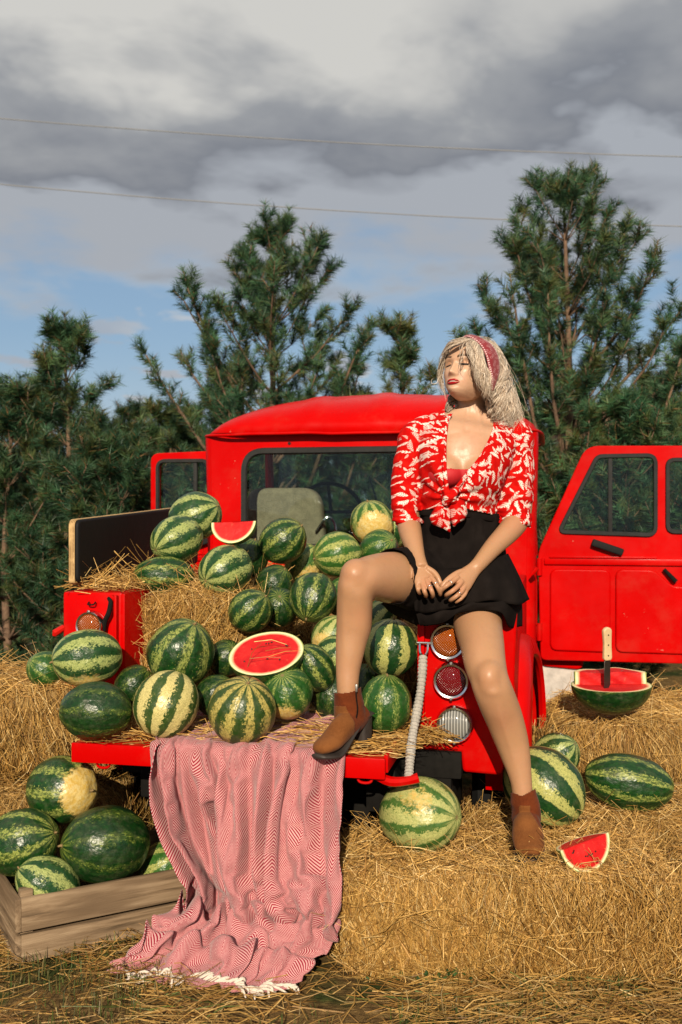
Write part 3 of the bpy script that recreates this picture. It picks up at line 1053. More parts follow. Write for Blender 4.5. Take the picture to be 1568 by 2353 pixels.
# ------------------------------------------------------------------ watermelons
def m_melon(name, dark, mid, light, N=9, t=0.35, soft=0.22, mottle=0.45, warp=1.0, scab=0.0, rough=0.33):
    m_, q = material(name)
    p = q.vm('NORMALIZE', q.coord('Object'))
    oi = q.n('ShaderNodeObjectInfo').outputs['Random']
    sv = q.comb(q.m('MULTIPLY', oi, 37.0), q.m('MULTIPLY', oi, 91.0), q.m('MULTIPLY', oi, 53.0))
    ps = q.vm('ADD', p, sv)
    x, y, z = q.sep(p)
    th = q.m('ARCTAN2', y, x)
    sl = q.m('SQRT', q.m('SUBTRACT', 1.0, q.m('MULTIPLY', z, z), clamp=True))
    w1 = q.m('SUBTRACT', q.noise(ps, 1.7, 2), 0.5)
    w2 = q.m('SUBTRACT', q.noise(ps, 5.5, 4, 0.6), 0.5)
    w3 = q.m('SUBTRACT', q.noise(ps, 16.0, 5, 0.7), 0.5)
    wsum = q.m('ADD', q.m('MULTIPLY', w1, 3.0 * warp), q.m('ADD', q.m('MULTIPLY', w2, 3.4 * warp), q.m('MULTIPLY', w3, 5.5 * warp)))
    ph = q.m('ADD', q.m('MULTIPLY', th, float(N)), q.m('ADD', q.m('MULTIPLY', wsum, q.m('POWER', sl, 1.5)), q.m('MULTIPLY', oi, 6.28)))
    s = q.m('SINE', ph)
    s2 = q.m('ADD', s, q.m('ADD', q.m('MULTIPLY', w3, 2.2), q.m('MULTIPLY', w2, 1.2)))
    lm = q.step(s2, t - soft, t + soft)
    mo = q.noise(q.vm('MULTIPLY', ps, (1, 1, 0.6)), 15.0, 6, 0.72)
    lm = q.m('MULTIPLY', lm, q.m('ADD', q.m('MULTIPLY', q.step(mo, mottle - 0.03, mottle + 0.10), 0.85), 0.15))
    pole = q.step(sl, 0.62, 0.20)
    star = q.step(q.m('SINE', q.m('ADD', q.m('MULTIPLY', th, float(N * 2)), q.m('MULTIPLY', w2, 1.5))), -0.1, 0.6)
    lm = q.m('MAXIMUM', lm, q.m('MULTIPLY', q.m('MULTIPLY', pole, star), 0.75))
    vein = q.step(q.m('SINE', q.m('ADD', q.m('MULTIPLY', th, N * 3.0), q.m('MULTIPLY', wsum, 2.2))), 0.55, 1.0)
    dn = q.noise(ps, 7.0, 5, 0.65)
    base = q.mix(q.m('ADD', q.m('MULTIPLY', q.step(dn, 0.40, 0.75), 0.55), q.m('MULTIPLY', vein, 0.22)), dark, mid)
    lcol = q.mix(q.step(q.noise(ps, 30.0, 4, 0.7), 0.42, 0.62), light, tuple(0.55 * a + 0.45 * b for a, b in zip(light, mid)))
    col = q.mix(lm, base, lcol)
    # pale ground spot where the fruit lay on the soil
    pd = q.attr('patch', 'Vector', 'OBJECT')
    pz = q.attr('patch_size', 'Fac', 'OBJECT')
    dt = q.m('ADD', q.vm('DOT_PRODUCT', p, pd), q.m('ADD', q.m('MULTIPLY', w2, 0.35), q.m('MULTIPLY', w3, 0.30)))
    pm = q.step(q.m('ADD', dt, pz), 0.97, 1.10)
    pcol = q.mix(q.step(q.noise(ps, 9, 5, 0.7), 0.35, 0.7), (0.56, 0.36, 0.075), (0.66, 0.52, 0.22))
    col = q.mix(q.m('MULTIPLY', pm, 0.92), col, pcol)
    # corky scars and dust
    sc_ = q.m('MULTIPLY', q.step(q.noise(ps, 11.0, 6, 0.75, 0.6), 0.655 - scab, 0.69 - scab), q.step(q.noise(ps, 2.3, 2), 0.50, 0.58))
    col = q.mix(q.m('MULTIPLY', sc_, 0.85), col, (0.33, 0.22, 0.12))
    stem = q.step(sl, 0.11, 0.03)
    col = q.mix(q.m('MULTIPLY', stem, 0.8), col, (0.20, 0.14, 0.06))
    dust = q.step(q.noise(ps, 4.5, 5, 0.7), 0.42, 0.75)
    col = q.mix(q.m('MULTIPLY', dust, 0.10), col, (0.30, 0.26, 0.16))
    rg = q.m('ADD', q.m('ADD', q.step(mo, 0.3, 0.8, rough - 0.06, rough + 0.10), q.m('MULTIPLY', dust, 0.14)), q.m('MULTIPLY', sc_, 0.35))
    hgt = q.m('ADD', q.m('MULTIPLY', q.noise(ps, 3.2, 3), 1.0), q.m('ADD', q.m('MULTIPLY', sc_, 0.25), q.m('MULTIPLY', mo, 0.04)))
    col = q.mix(1.0, col, (0.86, 0.86, 0.86), 'MULTIPLY')
    q.out(q.bsdf(color=col, rough=rg, spec=0.36, normal=q.bump(hgt, 0.25, 0.03)))
    return m_


DG, MG = (0.0042, 0.027, 0.0052), (0.012, 0.080, 0.010)
MEL = {
    'std': m_melon('melon_std', DG, MG, (0.30, 0.33, 0.075), 9, 0.35, 0.20, 0.47),
    'dark': m_melon('melon_dark', (0.0036, 0.022, 0.0045), (0.010, 0.060, 0.008), (0.20, 0.25, 0.040), 8, 0.62, 0.22, 0.54, 1.2),
    'mott': m_melon('melon_mottled', (0.008, 0.040, 0.010), (0.022, 0.090, 0.018), (0.36, 0.40, 0.13), 8, 0.08, 0.20, 0.40, 1.1),
    'cream': m_melon('melon_cream', (0.022, 0.055, 0.010), (0.065, 0.095, 0.014), (0.60, 0.51, 0.20), 9, -0.18, 0.18, 0.28, 0.9),
    'gold': m_melon('melon_gold', (0.016, 0.045, 0.008), (0.055, 0.085, 0.012), (0.46, 0.37, 0.10), 10, 0.05, 0.22, 0.42, 0.9),
    'green': m_melon('melon_green', (0.011, 0.060, 0.009), (0.025, 0.110, 0.014), (0.32, 0.36, 0.09), 9, 0.52, 0.26, 0.50, 1.0),
    'lime': m_melon('melon_lime', (0.022, 0.085, 0.012), (0.05, 0.15, 0.02), (0.38, 0.38, 0.11), 10, 0.10, 0.25, 0.42, 1.0),
    'pale': m_melon('melon_pale', (0.040, 0.105, 0.020), (0.085, 0.16, 0.03), (0.42, 0.42, 0.15), 10, -0.30, 0.40, 0.34, 1.2),
    'stripe': m_melon('melon_striped', (0.007, 0.036, 0.009), (0.016, 0.070, 0.012), (0.44, 0.43, 0.13), 8, 0.18, 0.16, 0.36, 0.75),
    'scar': m_melon('melon_scarred', DG, MG, (0.28, 0.31, 0.075), 8, 0.25, 0.20, 0.45, 1.0, scab=0.035),
}


def melon_mesh(seed):
    ns, nr_ = 56, 36
    V, Fc = [], []
    for i in range(nr_ + 1):
        ph = math.pi * i / nr_
        for j in range(ns):
            a = 2 * math.pi * j / ns
            V.append((math.sin(ph) * math.cos(a), math.sin(ph) * math.sin(a), math.cos(ph)))
    V = np.array(V)
    d_ = 1 + 0.030 * vnoise(V + seed * 3.1, 1.5, 2) + 0.006 * np.cos(np.arctan2(V[:, 1], V[:, 0]) * 9) * (1 - V[:, 2] ** 2)
    d_ -= 0.030 * np.exp(-((1 - np.abs(V[:, 2])) / 0.012) ** 1)
    V = V * d_[:, None]
    for i in range(nr_):
        for j in range(ns):
            j2 = (j + 1) % ns
            Fc.append((i * ns + j, (i + 1) * ns + j, (i + 1) * ns + j2, i * ns + j2))
    return mesh('melon%d' % seed, V, np.array(Fc))


MMESH = [melon_mesh(k) for k in range(5)]
STEM = plain('dry_stem', (0.20, 0.13, 0.05), 0.8, bump=0.3, vary=0.3)
stem_me = MB().add(*tube([(0, 0, 0.93), (0.01, 0, 1.02), (0.04, 0.02, 1.06)], [0.05, 0.035, 0.03], 7)).mesh('stem')
stem_me.materials.append(STEM)

# u, v, distance, equator radius px, length ratio, pole (right, up, towards camera), look, label, extras
ML = [
 (449, 1187, 4.24, 57, 1.12, (0.75, 0.35, 0.3), 'mott', 'pale mottled watermelon topmost on the left of the pile, nearest the open left door', {}),
 (407, 1240, 4.02, 55, 1.14, (-0.78, -0.42, 0.75), 'mott', 'light striped watermelon with its pole at lower left, against the black vinyl board', {}),
 (377, 1324, 3.93, 46, 1.52, (-0.95, 0.02, 0.2), 'std', 'long dark watermelon lying flat on the bale behind the left tail lamp box', {}),
 (519, 1310, 3.86, 58, 1.12, (-0.72, -0.38, 0.75), 'mott', 'green streaked watermelon with tan spots just below the upper red wedge', {}),
 (572, 1282, 4.18, 44, 1.05, (0.3, 0.8, 0.2), 'dark', 'dark watermelon half hidden behind and below the upper red wedge', {}),
 (651, 1243, 4.14, 53, 1.06, (0.75, 0.62, 0.2), 'std', 'dark watermelon with diagonal yellow stripes in front of the beige seat', {}),
 (700, 1296, 4.34, 45, 1.05, (0.5, 0.8, 0.1), 'lime', 'green watermelon with a pale patch mostly hidden between its neighbours, below the seat', {'patch': (0.3, -0.6, 0.7), 'ps': 0.2}),
 (776, 1274, 4.06, 53, 1.06, (-0.92, -0.15, 0.3), 'lime', 'bright green watermelon with yellow bands, left of the raised knee', {}),
 (856, 1202, 4.26, 50, 1.05, (-0.2, 0.95, 0.2), 'lime', 'watermelon with a big yellow patch right below the rear window', {'patch': (0.12, -0.35, 0.93), 'ps': 0.42}),
 (916, 1212, 4.42, 44, 1.05, (0.2, 0.9, 0.2), 'mott', 'watermelon mostly hidden behind the right forearm of the person', {}),
 (872, 1262, 4.14, 45, 1.05, (0.5, 0.4, 0.6), 'green', 'dark green watermelon peeking out above the raised knee', {}),
 (630, 1343, 4.00, 44, 1.06, (0.5, 0.7, 0.3), 'dark', 'dark almost plain watermelon in the middle of the pile, under the diagonal striped one', {}),
 (720, 1372, 3.76, 54, 1.12, (-0.25, -0.78, 0.62), 'std', 'dark watermelon with a pale star at its bottom pole, centre of the pile', {}),
 (640, 1396, 3.82, 46, 1.10, (0.1, 0.55, 0.75), 'dark', 'dark watermelon with its pole facing up, left of the star-poled one', {}),
 (576, 1404, 3.68, 49, 1.06, (0.6, 0.6, 0.2), 'std', 'speckled dark watermelon resting on the edge of the hay bale in the bed', {}),
 (795, 1372, 3.92, 48, 1.05, (0.3, 0.8, 0.3), 'green', 'watermelon mostly hidden behind the raised shin', {}),
 (766, 1466, 3.66, 50, 1.05, (0.3, 0.9, 0.2), 'pale', 'pale watermelon with a yellow patch just left of the raised shin', {'patch': (-0.5, -0.3, 0.75), 'ps': 0.25}),
 (772, 1510, 3.50, 50, 1.08, (0.5, 0.6, 0.5), 'mott', 'light mottled watermelon left of the raised calf, under the pale one', {}),
 (722, 1535, 3.42, 46, 1.28, (-0.45, 0.80, 0.30), 'std', 'tall dark watermelon leaning behind the cut half melon', {}),
 (660, 1592, 3.36, 60, 1.02, (-0.15, 0.78, 0.62), 'green', 'striped watermelon with a yellow belly sitting on the fringed throw', {'patch': (-0.1, -0.85, 0.55), 'ps': 0.22}),
 (556, 1632, 3.20, 78, 1.02, (0.22, 0.86, 0.45), 'gold', 'big round olive and gold striped watermelon in front on the throw', {}),
 (496, 1598, 3.44, 46, 1.06, (0.5, 0.6, 0.2), 'dark', 'dark watermelon tucked behind the big gold striped one', {}),
 (416, 1501, 3.47, 76, 1.06, (0.42, 0.85, 0.25), 'scar', 'big dark watermelon with a corky scar, in front of the hay in the bed', {}),
 (520, 1512, 3.62, 42, 1.05, (0.4, 0.6, 0.6), 'dark', 'small glossy dark watermelon left of the cut half melon', {}),
 (201, 1512, 3.46, 65, 1.22, (-0.90, -0.05, 0.42), 'mott', 'striped watermelon with a brown scab and yellow belly, below the left tail lamp', {'patch': (0.1, -0.85, 0.5), 'ps': 0.15}),
 (106, 1538, 3.72, 42, 1.05, (-0.5, 0.4, 0.4), 'green', 'dark green watermelon half hidden at the far left of the tailgate', {}),
 (310, 1575, 3.52, 46, 1.04, (0.6, 0.7, 0.1), 'dark', 'dark watermelon behind the cream striped one', {}),
 (222, 1633, 3.27, 66, 1.26, (-0.97, 0.08, 0.15), 'dark', 'long very dark watermelon at the left end of the tailgate', {}),
 (383, 1618, 3.27, 74, 1.06, (-0.30, -0.88, 0.32), 'cream', 'cream watermelon with green stripes on the tailgate', {}),
 (897, 1488, 3.48, 64, 1.05, (0.12, 0.97, 0.1), 'stripe', 'boldly striped watermelon under the raised thigh', {}),
 (884, 1418, 3.68, 44, 1.05, (0.5, 0.7, 0.3), 'stripe', 'watermelon in shadow right under the raised thigh', {}),
 (887, 1618, 3.32, 60, 1.14, (0.05, 0.97, 0.15), 'green', 'glossy green watermelon on the tailgate between boot and rope', {}),
 (765, 1600, 3.44, 44, 1.2, (0.1, 0.95, 0.1), 'dark', 'dark watermelon wedged behind the boot on the tailgate', {}),
 (838, 1578, 3.56, 50, 1.05, (0.1, 0.9, 0.3), 'dark', 'dark watermelon in shadow behind the boot shaft', {}),
 (143, 1814, 3.36, 76, 1.13, (0.86, 0.08, 0.42), 'std', 'dark watermelon with a yellow end, on top of the crate melons', {'patch': (0.80, 0.10, 0.55), 'ps': 0.33}),
 (52, 1936, 3.20, 76, 1.16, (0.85, 0.30, 0.2), 'std', 'striped watermelon at the left edge in the crate', {}),
 (244, 1940, 3.23, 86, 1.17, (-0.90, 0.10, 0.40), 'dark', 'large dusty dark watermelon in the crate', {}),
 (110, 2030, 3.12, 60, 1.25, (-0.75, 0.5, 0.2), 'mott', 'light watermelon low in the crate behind the top plank', {}),
 (378, 1992, 3.36, 56, 1.1, (0.7, 0.5, 0.2), 'lime', 'pale green watermelon at the right end of the crate next to the throw', {}),
 (965, 1872, 3.18, 84, 1.17, (0.80, 0.10, 0.55), 'pale', 'pale round watermelon with a yellow patch on the front hay bale', {'patch': (-0.15, 0.60, 0.75), 'ps': 0.07}),
 (1250, 1808, 3.42, 86, 1.16, (0.70, -0.58, 0.35), 'stripe', 'boldly striped watermelon on the hay behind the standing boot', {}),
 (1276, 1738, 3.64, 52, 1.16, (0.55, 0.5, 0.4), 'mott', 'mottled watermelon behind the striped one at the standing leg', {}),
 (1444, 1798, 3.58, 64, 1.60, (0.97, -0.16, 0.10), 'std', 'long dark watermelon lying on the hay at the right', {}),
]


def basis(pole):
    z = Vector((pole[0], -pole[2], pole[1])).normalized()
    x = z.orthogonal().normalized()
    return Matrix((x, z.cross(x), z)).transposed()


def place_melons():
    pos = [np.array(P(u, v, y)) for u, v, y, *_ in ML]
    rad = np.array([m[3] * m[2] / F_PX * (1 + (m[4] - 1) * 0.35) for m in ML])
    # push overlapping fruit apart along the line of sight, the farther one backwards
    for _ in range(60):
        for i in range(len(ML)):
            for j in range(len(ML)):
                if i == j or pos[i][1] < pos[j][1]:
                    continue
                dd = np.linalg.norm(pos[i] - pos[j])
                ov = (rad[i] + rad[j]) * 0.93 - dd
                if ov > 0:
                    k = 1 + 0.35 * ov / pos[i][1]
                    cam0 = np.array((0, 0, CAM_H))
                    pos[i] = cam0 + (pos[i] - cam0) * k
                    rad[i] *= k
    for i, (u, v, y, rp, el, pole, look, label, ex) in enumerate(ML):
        sc_ = pos[i][1] / y
        b = rp * y / F_PX * sc_
        o = bpy.data.objects.new('watermelon', MMESH[i % 5])
        link(o)
        if not o.data.materials:
            o.data.materials.append(MEL['std'])
        o.material_slots[0].link = 'OBJECT'
        o.material_slots[0].material = MEL[look]
        o.location = pos[i]
        bs = basis(pole)
        q = bs.to_quaternion() @ Quaternion((0, 0, 1), random.uniform(0, 6.28))
        o.rotation_mode = 'QUATERNION'
        o.rotation_quaternion = q
        o.scale = (b, b, b * el)
        if 'patch' in ex:
            w = Vector((ex['patch'][0], -ex['patch'][2], ex['patch'][1])).normalized()
            l = q.inverted() @ w
            o['patch'] = [l.x, l.y, l.z]
            o['patch_size'] = ex['ps']
        else:
            o['patch'] = [0.0, 0.0, 0.0]
            o['patch_size'] = 0.0
        tag(o, label, 'watermelon', 'whole watermelons')
        st = bpy.data.objects.new('stem', stem_me)
        link(st, o)
        if pole[2] > 0.3 and i % 2:
            st.rotation_euler = (math.pi, 0, 0)


place_melons()


# ------------------------------------------------------------------ cut melons
def m_flesh():
    m_, q = material('melon_flesh')
    r_ = q.attr('rad', 'Fac')                     # 0 at the heart, 1 at the skin
    c = q.coord('Object')
    n_ = q.noise(c, 14, 5, 0.65)
    n2 = q.noise(c, 60, 4, 0.6)
    rr = q.m('ADD', r_, q.m('MULTIPLY', q.m('SUBTRACT', n_, 0.5), 0.07))
    red = q.mix(q.step(n_, 0.3, 0.7), (0.38, 0.003, 0.005), (0.52, 0.014, 0.012))
    red = q.mix(q.step(n2, 0.58, 0.8), red, (0.54, 0.06, 0.035))
    col = q.mix(q.step(rr, 0.84, 0.91), red, (0.70, 0.36, 0.20))
    col = q.mix(q.step(rr, 0.895, 0.95), col, (0.66, 0.60, 0.36))
    col = q.mix(q.step(rr, 0.965, 0.99), col, (0.30, 0.36, 0.12))
    q.out(q.bsdf(color=col, rough=0.5, spec=0.22, sss=0.04, sss_scale=0.005, normal=q.bump(q.m('ADD', n2, n_), 0.35, 0.004)))
    return m_


FLESH = m_flesh()
SEED = plain('melon_seed', (0.015, 0.008, 0.005), 0.35)
seed_me = MB().add(*lathe([(0.0004, -0.0042), (0.0022, -0.002), (0.0026, 0.001), (0.0012, 0.004), (0.0003, 0.0046)], 8)).mesh('seed')
seed_me.materials.append(SEED)


def ell_cap(a, b, c, n=40, m=14, part_=(0, math.pi)):
    """lower half shell of an ellipsoid: rind"""
    V, Fc = [], []
    for i in range(m + 1):
        ph = math.pi / 2 * i / m
        for j in range(n):
            t = 2 * math.pi * j / n
            V.append((a * math.cos(ph) * math.cos(t), b * math.cos(ph) * math.sin(t), -c * math.sin(ph)))
    for i in range(m):
        for j in range(n):
            j2 = (j + 1) % n
            Fc.append((i * n + j, (i + 1) * n + j, (i + 1) * n + j2, i * n + j2))
    return V, Fc


def disc(a, b, fz, n=48, m=14):
    V, Fc, rad = [], [], []
    for i in range(m + 1):
        r_ = i / m
        for j in range(n):
            t = 2 * math.pi * j / n
            x, y = a * r_ * math.cos(t), b * r_ * math.sin(t)
            V.append((x, y, fz(x, y, r_)))
            rad.append(r_)
    for i in range(m):
        for j in range(n):
            j2 = (j + 1) % n
            Fc.append((i * n + j, (i + 1) * n + j, (i + 1) * n + j2, i * n + j2))
    return V, Fc, rad


def seeds(parent, pts, nrm=None):
    for p in pts:
        o = bpy.data.objects.new('seed', seed_me)
        link(o, parent)
        o.location = p
        o.rotation_euler = (R(80), random.uniform(0, 6), random.uniform(0, 6))


def half_melon(label, loc, rot, abc, look, pts=()):
    root = empty('melon_half', loc)
    root.rotation_mode = 'QUATERNION'
    root.rotation_quaternion = rot
    tag(root, label, 'watermelon', 'cut watermelons')
    a, b, c = abc
    # rind is modelled on a unit sphere so that the stripes run pole to pole along x
    V, Fc = ell_cap(1, 1, 1)
    V = [(y, z, x) for x, y, z in V]
    ri = obj('rind', mesh('rind', V, Fc), MEL[look], root)
    ri.matrix_local = Matrix(((0, 0, a, 0), (b, 0, 0, 0), (0, c, 0, 0), (0, 0, 0, 1)))
    ri['patch'] = [0.0, 0.0, 0.0]
    ri['patch_size'] = 0.0
    V, Fc, rad = disc(a * 0.998, b * 0.998, lambda x, y, r_: 0.004 * float(vnoise(np.array([x, y, 0.1]), 22, 2)) * (1 - r_) - 0.001)
    me = mesh('flesh', V, Fc)
    set_attr(me, 'rad', rad, 'FLOAT')
    fl = obj('flesh', me, FLESH, root)
    seeds(fl, [(x * a, y * b, 0.001) for x, y in pts])
    return root


def rot_from(xa, za):
    """rotation whose local x and z follow the given world directions"""
    z = Vector(za).normalized()
    x = (Vector(xa) - z * z.dot(Vector(xa))).normalized()
    return Matrix((x, z.cross(x), z)).transposed().to_quaternion()


half_melon('halved watermelon with red flesh facing up among the whole melons', P(612, 1500, 3.40), rot_from((1, 0.18, 0.10), (-0.10, -0.52, 0.86)),
           (0.130, 0.116, 0.105), 'dark', [(-0.35, 0.3), (0.05, 0.42), (0.12, 0.40), (0.20, 0.43), (0.55, 0.15), (0.58, 0.10), (-0.6, -0.2), (0.0, -0.3), (0.3, -0.45)])


_hp, _hd = [], []
for a_, b_, l_, an in ((600, 1488, 0, 0.2), (640, 1492, 0, 0.05), (622, 1478, 0, -0.3), (585, 1505, 0, 1.2), (655, 1502, 0, 0.15), (610, 1512, 0, -0.1)):
    _hp.append(np.array(P(a_, b_, 3.355 + (1500 - b_) * 0.0011)))
    _hd.append((math.cos(an), 0.1, math.sin(an) * 0.6 + 0.08))
tag(obj('loose_straw', stalks(np.array(_hp), np.array(_hd), rng.uniform(0.05, 0.13, 6), np.full(6, 0.0026), straw_tint(6, 1.1)), STRAW),
    'few straw stalks lying on the red face of the halved melon', 'straw', kind='stuff')


def wedge(label, loc, rot, a, ang, look='green', pts=()):
    """melon wedge: half disc face in local x-z (toward -y), rind bulging below, opening angle ang"""
    root = empty('melon_wedge', loc)
    root.rotation_mode = 'QUATERNION'
    root.rotation_quaternion = rot
    tag(root, label, 'watermelon', 'cut watermelons')
    n, m = 30, 8
    V, Fc = [], []
    for i in range(m + 1):
        al = ang * i / m                                       # turns the half circle about the x axis
        for j in range(n + 1):
            t = math.pi + math.pi * j / n
            x, z = math.cos(t), math.sin(t)
            V.append((x, -z * math.sin(al), z * math.cos(al)))
    for i in range(m):
        for j in range(n):
            k = i * (n + 1) + j
            Fc.append((k, k + n + 1, k + n + 2, k + 1))
    V = [(y, z, x) for x, y, z in V]
    ri = obj('rind', mesh('rind', V, Fc), MEL[look], root)
    ri.matrix_local = Matrix(((0, 0, a, 0), (a, 0, 0, 0), (0, a, 0, 0), (0, 0, 0, 1)))
    ri['patch'] = [0.0, 0.0, 0.0]
    ri['patch_size'] = 0.0
    for al, flip in ((0, False), (ang, True)):
        V, Fc, rad = [], [], []
        for i in range(13):
            r_ = i / 12
            for j in range(n + 1):
                t = math.pi + math.pi * j / n
                x, z = a * 0.998 * r_ * math.cos(t), a * 0.998 * r_ * math.sin(t)
                w = 0.004 * float(vnoise(np.array([x, z, al + .2]), 25, 2)) * (1 - r_)
                V.append((x, -z * math.sin(al) + (w if al == 0 else 0), z * math.cos(al)))
                rad.append(r_)
        for i in range(12):
            for j in range(n):
                k = i * (n + 1) + j
                q = (k, k + 1, k + n + 2, k + n + 1)
                Fc.append(q if not flip else q[::-1])
        me = mesh('flesh', V, Fc)
        set_attr(me, 'rad', rad, 'FLOAT')
        fl = obj('flesh', me, FLESH, root)
        if al == 0:
            seeds(fl, [(x * a, -0.001, z * a) for x, z in pts])
    return root


wedge('red watermelon wedge on top of the pile below the left of the rear window', P(537, 1199, 3.92), rot_from((1, -0.22, 0.02), (0.05, 0.42, 0.9)), 0.092, R(75))
wedge('red watermelon wedge with dark seeds on the front hay bale beside the boot', P(1344, 1934, 2.95), rot_from((1, 0.42, 0.26), (-0.24, 0.10, 0.95)), 0.088, R(85), 'std',
      [(-0.12, -0.45), (-0.05, -0.47), (0.02, -0.44), (0.08, -0.48), (0.15, -0.46), (-0.55, -0.2), (-0.5, -0.15), (0.3, -0.42)])
kh = half_melon('half watermelon with a knife stuck in it on the hay by the open door', P(1405, 1573, 3.98), rot_from((1, -0.05, 0.04), (-0.02, -0.05, 1)),
                (0.158, 0.135, 0.118), 'dark')
# the back half of this melon keeps a raised slab of flesh with its rind
nxs, nzs = 41, 7
V, Fc, rad = [], [], []
for sy in (0, 1):
    for k in range(nzs):
        for i in range(nxs):
            x = -0.142 + 0.284 * i / (nxs - 1)
            z = -0.004 + 0.050 * k / (nzs - 1) + 0.003 * math.sin(x * 40)
            V.append((x, (0.012 if sy == 0 else 0.098 * math.sqrt(max(0.02, 1 - (x / 0.15) ** 2))) + 0.002 * math.sin(x * 70 + k), z))
            rad.append(min(1.0, abs(x) / 0.142) if sy == 0 else 0.97)
nn_ = nxs * nzs
for k in range(nzs - 1):
    for i in range(nxs - 1):
        a_, b_ = k * nxs + i, (k + 1) * nxs + i
        Fc += [(a_, a_ + 1, b_ + 1, b_), (nn_ + a_ + 1, nn_ + a_, nn_ + b_, nn_ + b_ + 1)]
for i in range(nxs - 1):
    t_ = (nzs - 1) * nxs + i
    Fc.append((t_, t_ + 1, nn_ + t_ + 1, nn_ + t_))
me = mesh('slab', V, Fc)
set_attr(me, 'rad', rad, 'FLOAT')
slab = obj('flesh_slab', me, FLESH, kh)
sharp(me, 40)
# knife
kn = empty('knife', P(1395, 1556, 3.93))
tag(kn, 'kitchen knife with wooden handle stuck upright in the half melon', 'knife')
kn.rotation_euler = (R(4), R(-2.5), R(20))
WOODH = plain('pale_wood_handle', (0.52, 0.37, 0.20), 0.5, vary=0.15, bscale=60)
BLADE = plain('knife_blade', (0.10, 0.085, 0.075), 0.3, 0.9)
MB().add(*plate([(-0.012, -0.05), (0.0, -0.06), (0.015, -0.03), (0.014, 0.075), (-0.012, 0.075)], [], 0.003, 0.0008)).build('blade', BLADE, kn)
hd = MB().add(*plate(round_poly([(-0.013, 0.072), (0.015, 0.072), (0.012, 0.13), (0.013, 0.19), (-0.002, 0.197), (-0.016, 0.188), (-0.011, 0.13)], 0.008), [], 0.018, 0.005)).build('handle', WOODH, kn)
for z in (0.088, 0.13, 0.17):
    MB().add(*lathe([(0.003, -0.0105), (0.003, 0.0105)], 8, 'Y', (0.0, 0, z))).build('rivet', DARKM, hd)


# ------------------------------------------------------------------ crate
def m_wood():
    m_, q = material('weathered_wood')
    c = q.coord('Object')
    oi = q.n('ShaderNodeObjectInfo').outputs['Random']
    cs = q.vm('ADD', c, q.comb(q.m('MULTIPLY', oi, 9.0), q.m('MULTIPLY', oi, 5.0), q.m('MULTIPLY', oi, 7.0)))
    gr = q.noise(q.vm('MULTIPLY', cs, (3.0, 45, 45)), 1.0, 6, 0.65, 0.7)
    bl = q.noise(q.vm('MULTIPLY', cs, (2.0, 7, 7)), 1.0, 3, 0.6)
    col = q.ramp(gr, [(0.30, (0.055, 0.036, 0.020)), (0.47, (0.18, 0.120, 0.070)), (0.68, (0.30, 0.215, 0.135))])
    col = q.mix(q.step(bl, 0.45, 0.75), col, (0.12, 0.078, 0.045))
    knot = q.step(q.noise(q.vm('MULTIPLY', cs, (9, 22, 22)), 1.0, 2), 0.74, 0.78)
    col = q.mix(knot, col, (0.10, 0.05, 0.02))
    q.out(q.bsdf(color=col, rough=0.8, spec=0.2, normal=q.bump(gr, 0.45, 0.006)))
    return m_


WOOD = m_wood()
ca = Vector((-0.965, 3.00, 0.0))
crate = empty('wooden_crate', ca, math.atan2(0.25, 0.434))
tag(crate, 'weathered wooden slatted crate filled with watermelons', 'crate')
LX, LY = 0.62, 0.42


def plank(c, h, name='plank'):
    V, Fc = boxg((0, 0, 0), h, 0.003)
    V = [(x, y + 0.0025 * float(vnoise(np.array([x * 3 + c[0], c[2], 0.]), 2)), z + 0.002 * float(vnoise(np.array([x * 4, c[1], 3.]), 3))) for x, y, z in V]
    o = MB().add(V, Fc).build(name, WOOD, crate, True)
    sharp(o.data, 30)
    o.location = c
    return o


for z, hh in ((0.044, 0.042), (0.146, 0.050)):
    plank((LX / 2, 0.0, z), (LX / 2, 0.009, hh))
    plank((LX / 2, LY, z), (LX / 2, 0.009, hh))
    for x in (0.005, LX - 0.005):
        o = plank((x - (0.0145 if x < 0.1 else -0.0145), LY / 2, z), (LY / 2 + 0.008, 0.009, hh), 'end_plank')
        o.rotation_euler = (0, 0, R(90))
for x in (0.020, LX - 0.020):
    for y in (0.027, LY - 0.027):
        plank((x, y, 0.108), (0.019, 0.017, 0.106), 'corner_post')
for k in range(5):
    plank((LX / 2, 0.055 + k * 0.078, 0.008), (LX / 2 - 0.01, 0.034, 0.006), 'base_slat')

# ------------------------------------------------------------------ person
PB = Vector((0.45, 3.35, 0.285))                # origin of the figure: under the seat, at the level of the standing foot


def remesh(mb, voxel, smooth=4, fac=0.5):
    me = mb.mesh('tmp')
    o = obj('tmp', me)
    r_ = o.modifiers.new('r', 'REMESH')
    r_.mode = 'VOXEL'
    r_.voxel_size = voxel
    r_.use_smooth_shade = True
    if smooth:
        s_ = o.modifiers.new('s', 'SMOOTH')
        s_.factor = fac
        s_.iterations = smooth
    dg = bpy.context.evaluated_depsgraph_get()
    out = bpy.data.meshes.new_from_object(o.evaluated_get(dg))
    bpy.data.objects.remove(o)
    bpy.data.meshes.remove(me)
    out.polygons.foreach_set('use_smooth', np.ones(len(out.polygons), bool))
    return out


def coords(me):
    a = np.empty(len(me.vertices) * 3, np.float32)
    me.vertices.foreach_get('co', a)
    return a.reshape(-1, 3).astype(float)


def normals(me):
    a = np.empty(len(me.vertices) * 3, np.float32)
    me.vertices.foreach_get('normal', a)
    return a.reshape(-1, 3).astype(float)


def set_coords(me, c):
    me.vertices.foreach_set('co', np.asarray(c, np.float32).ravel())
    me.update()


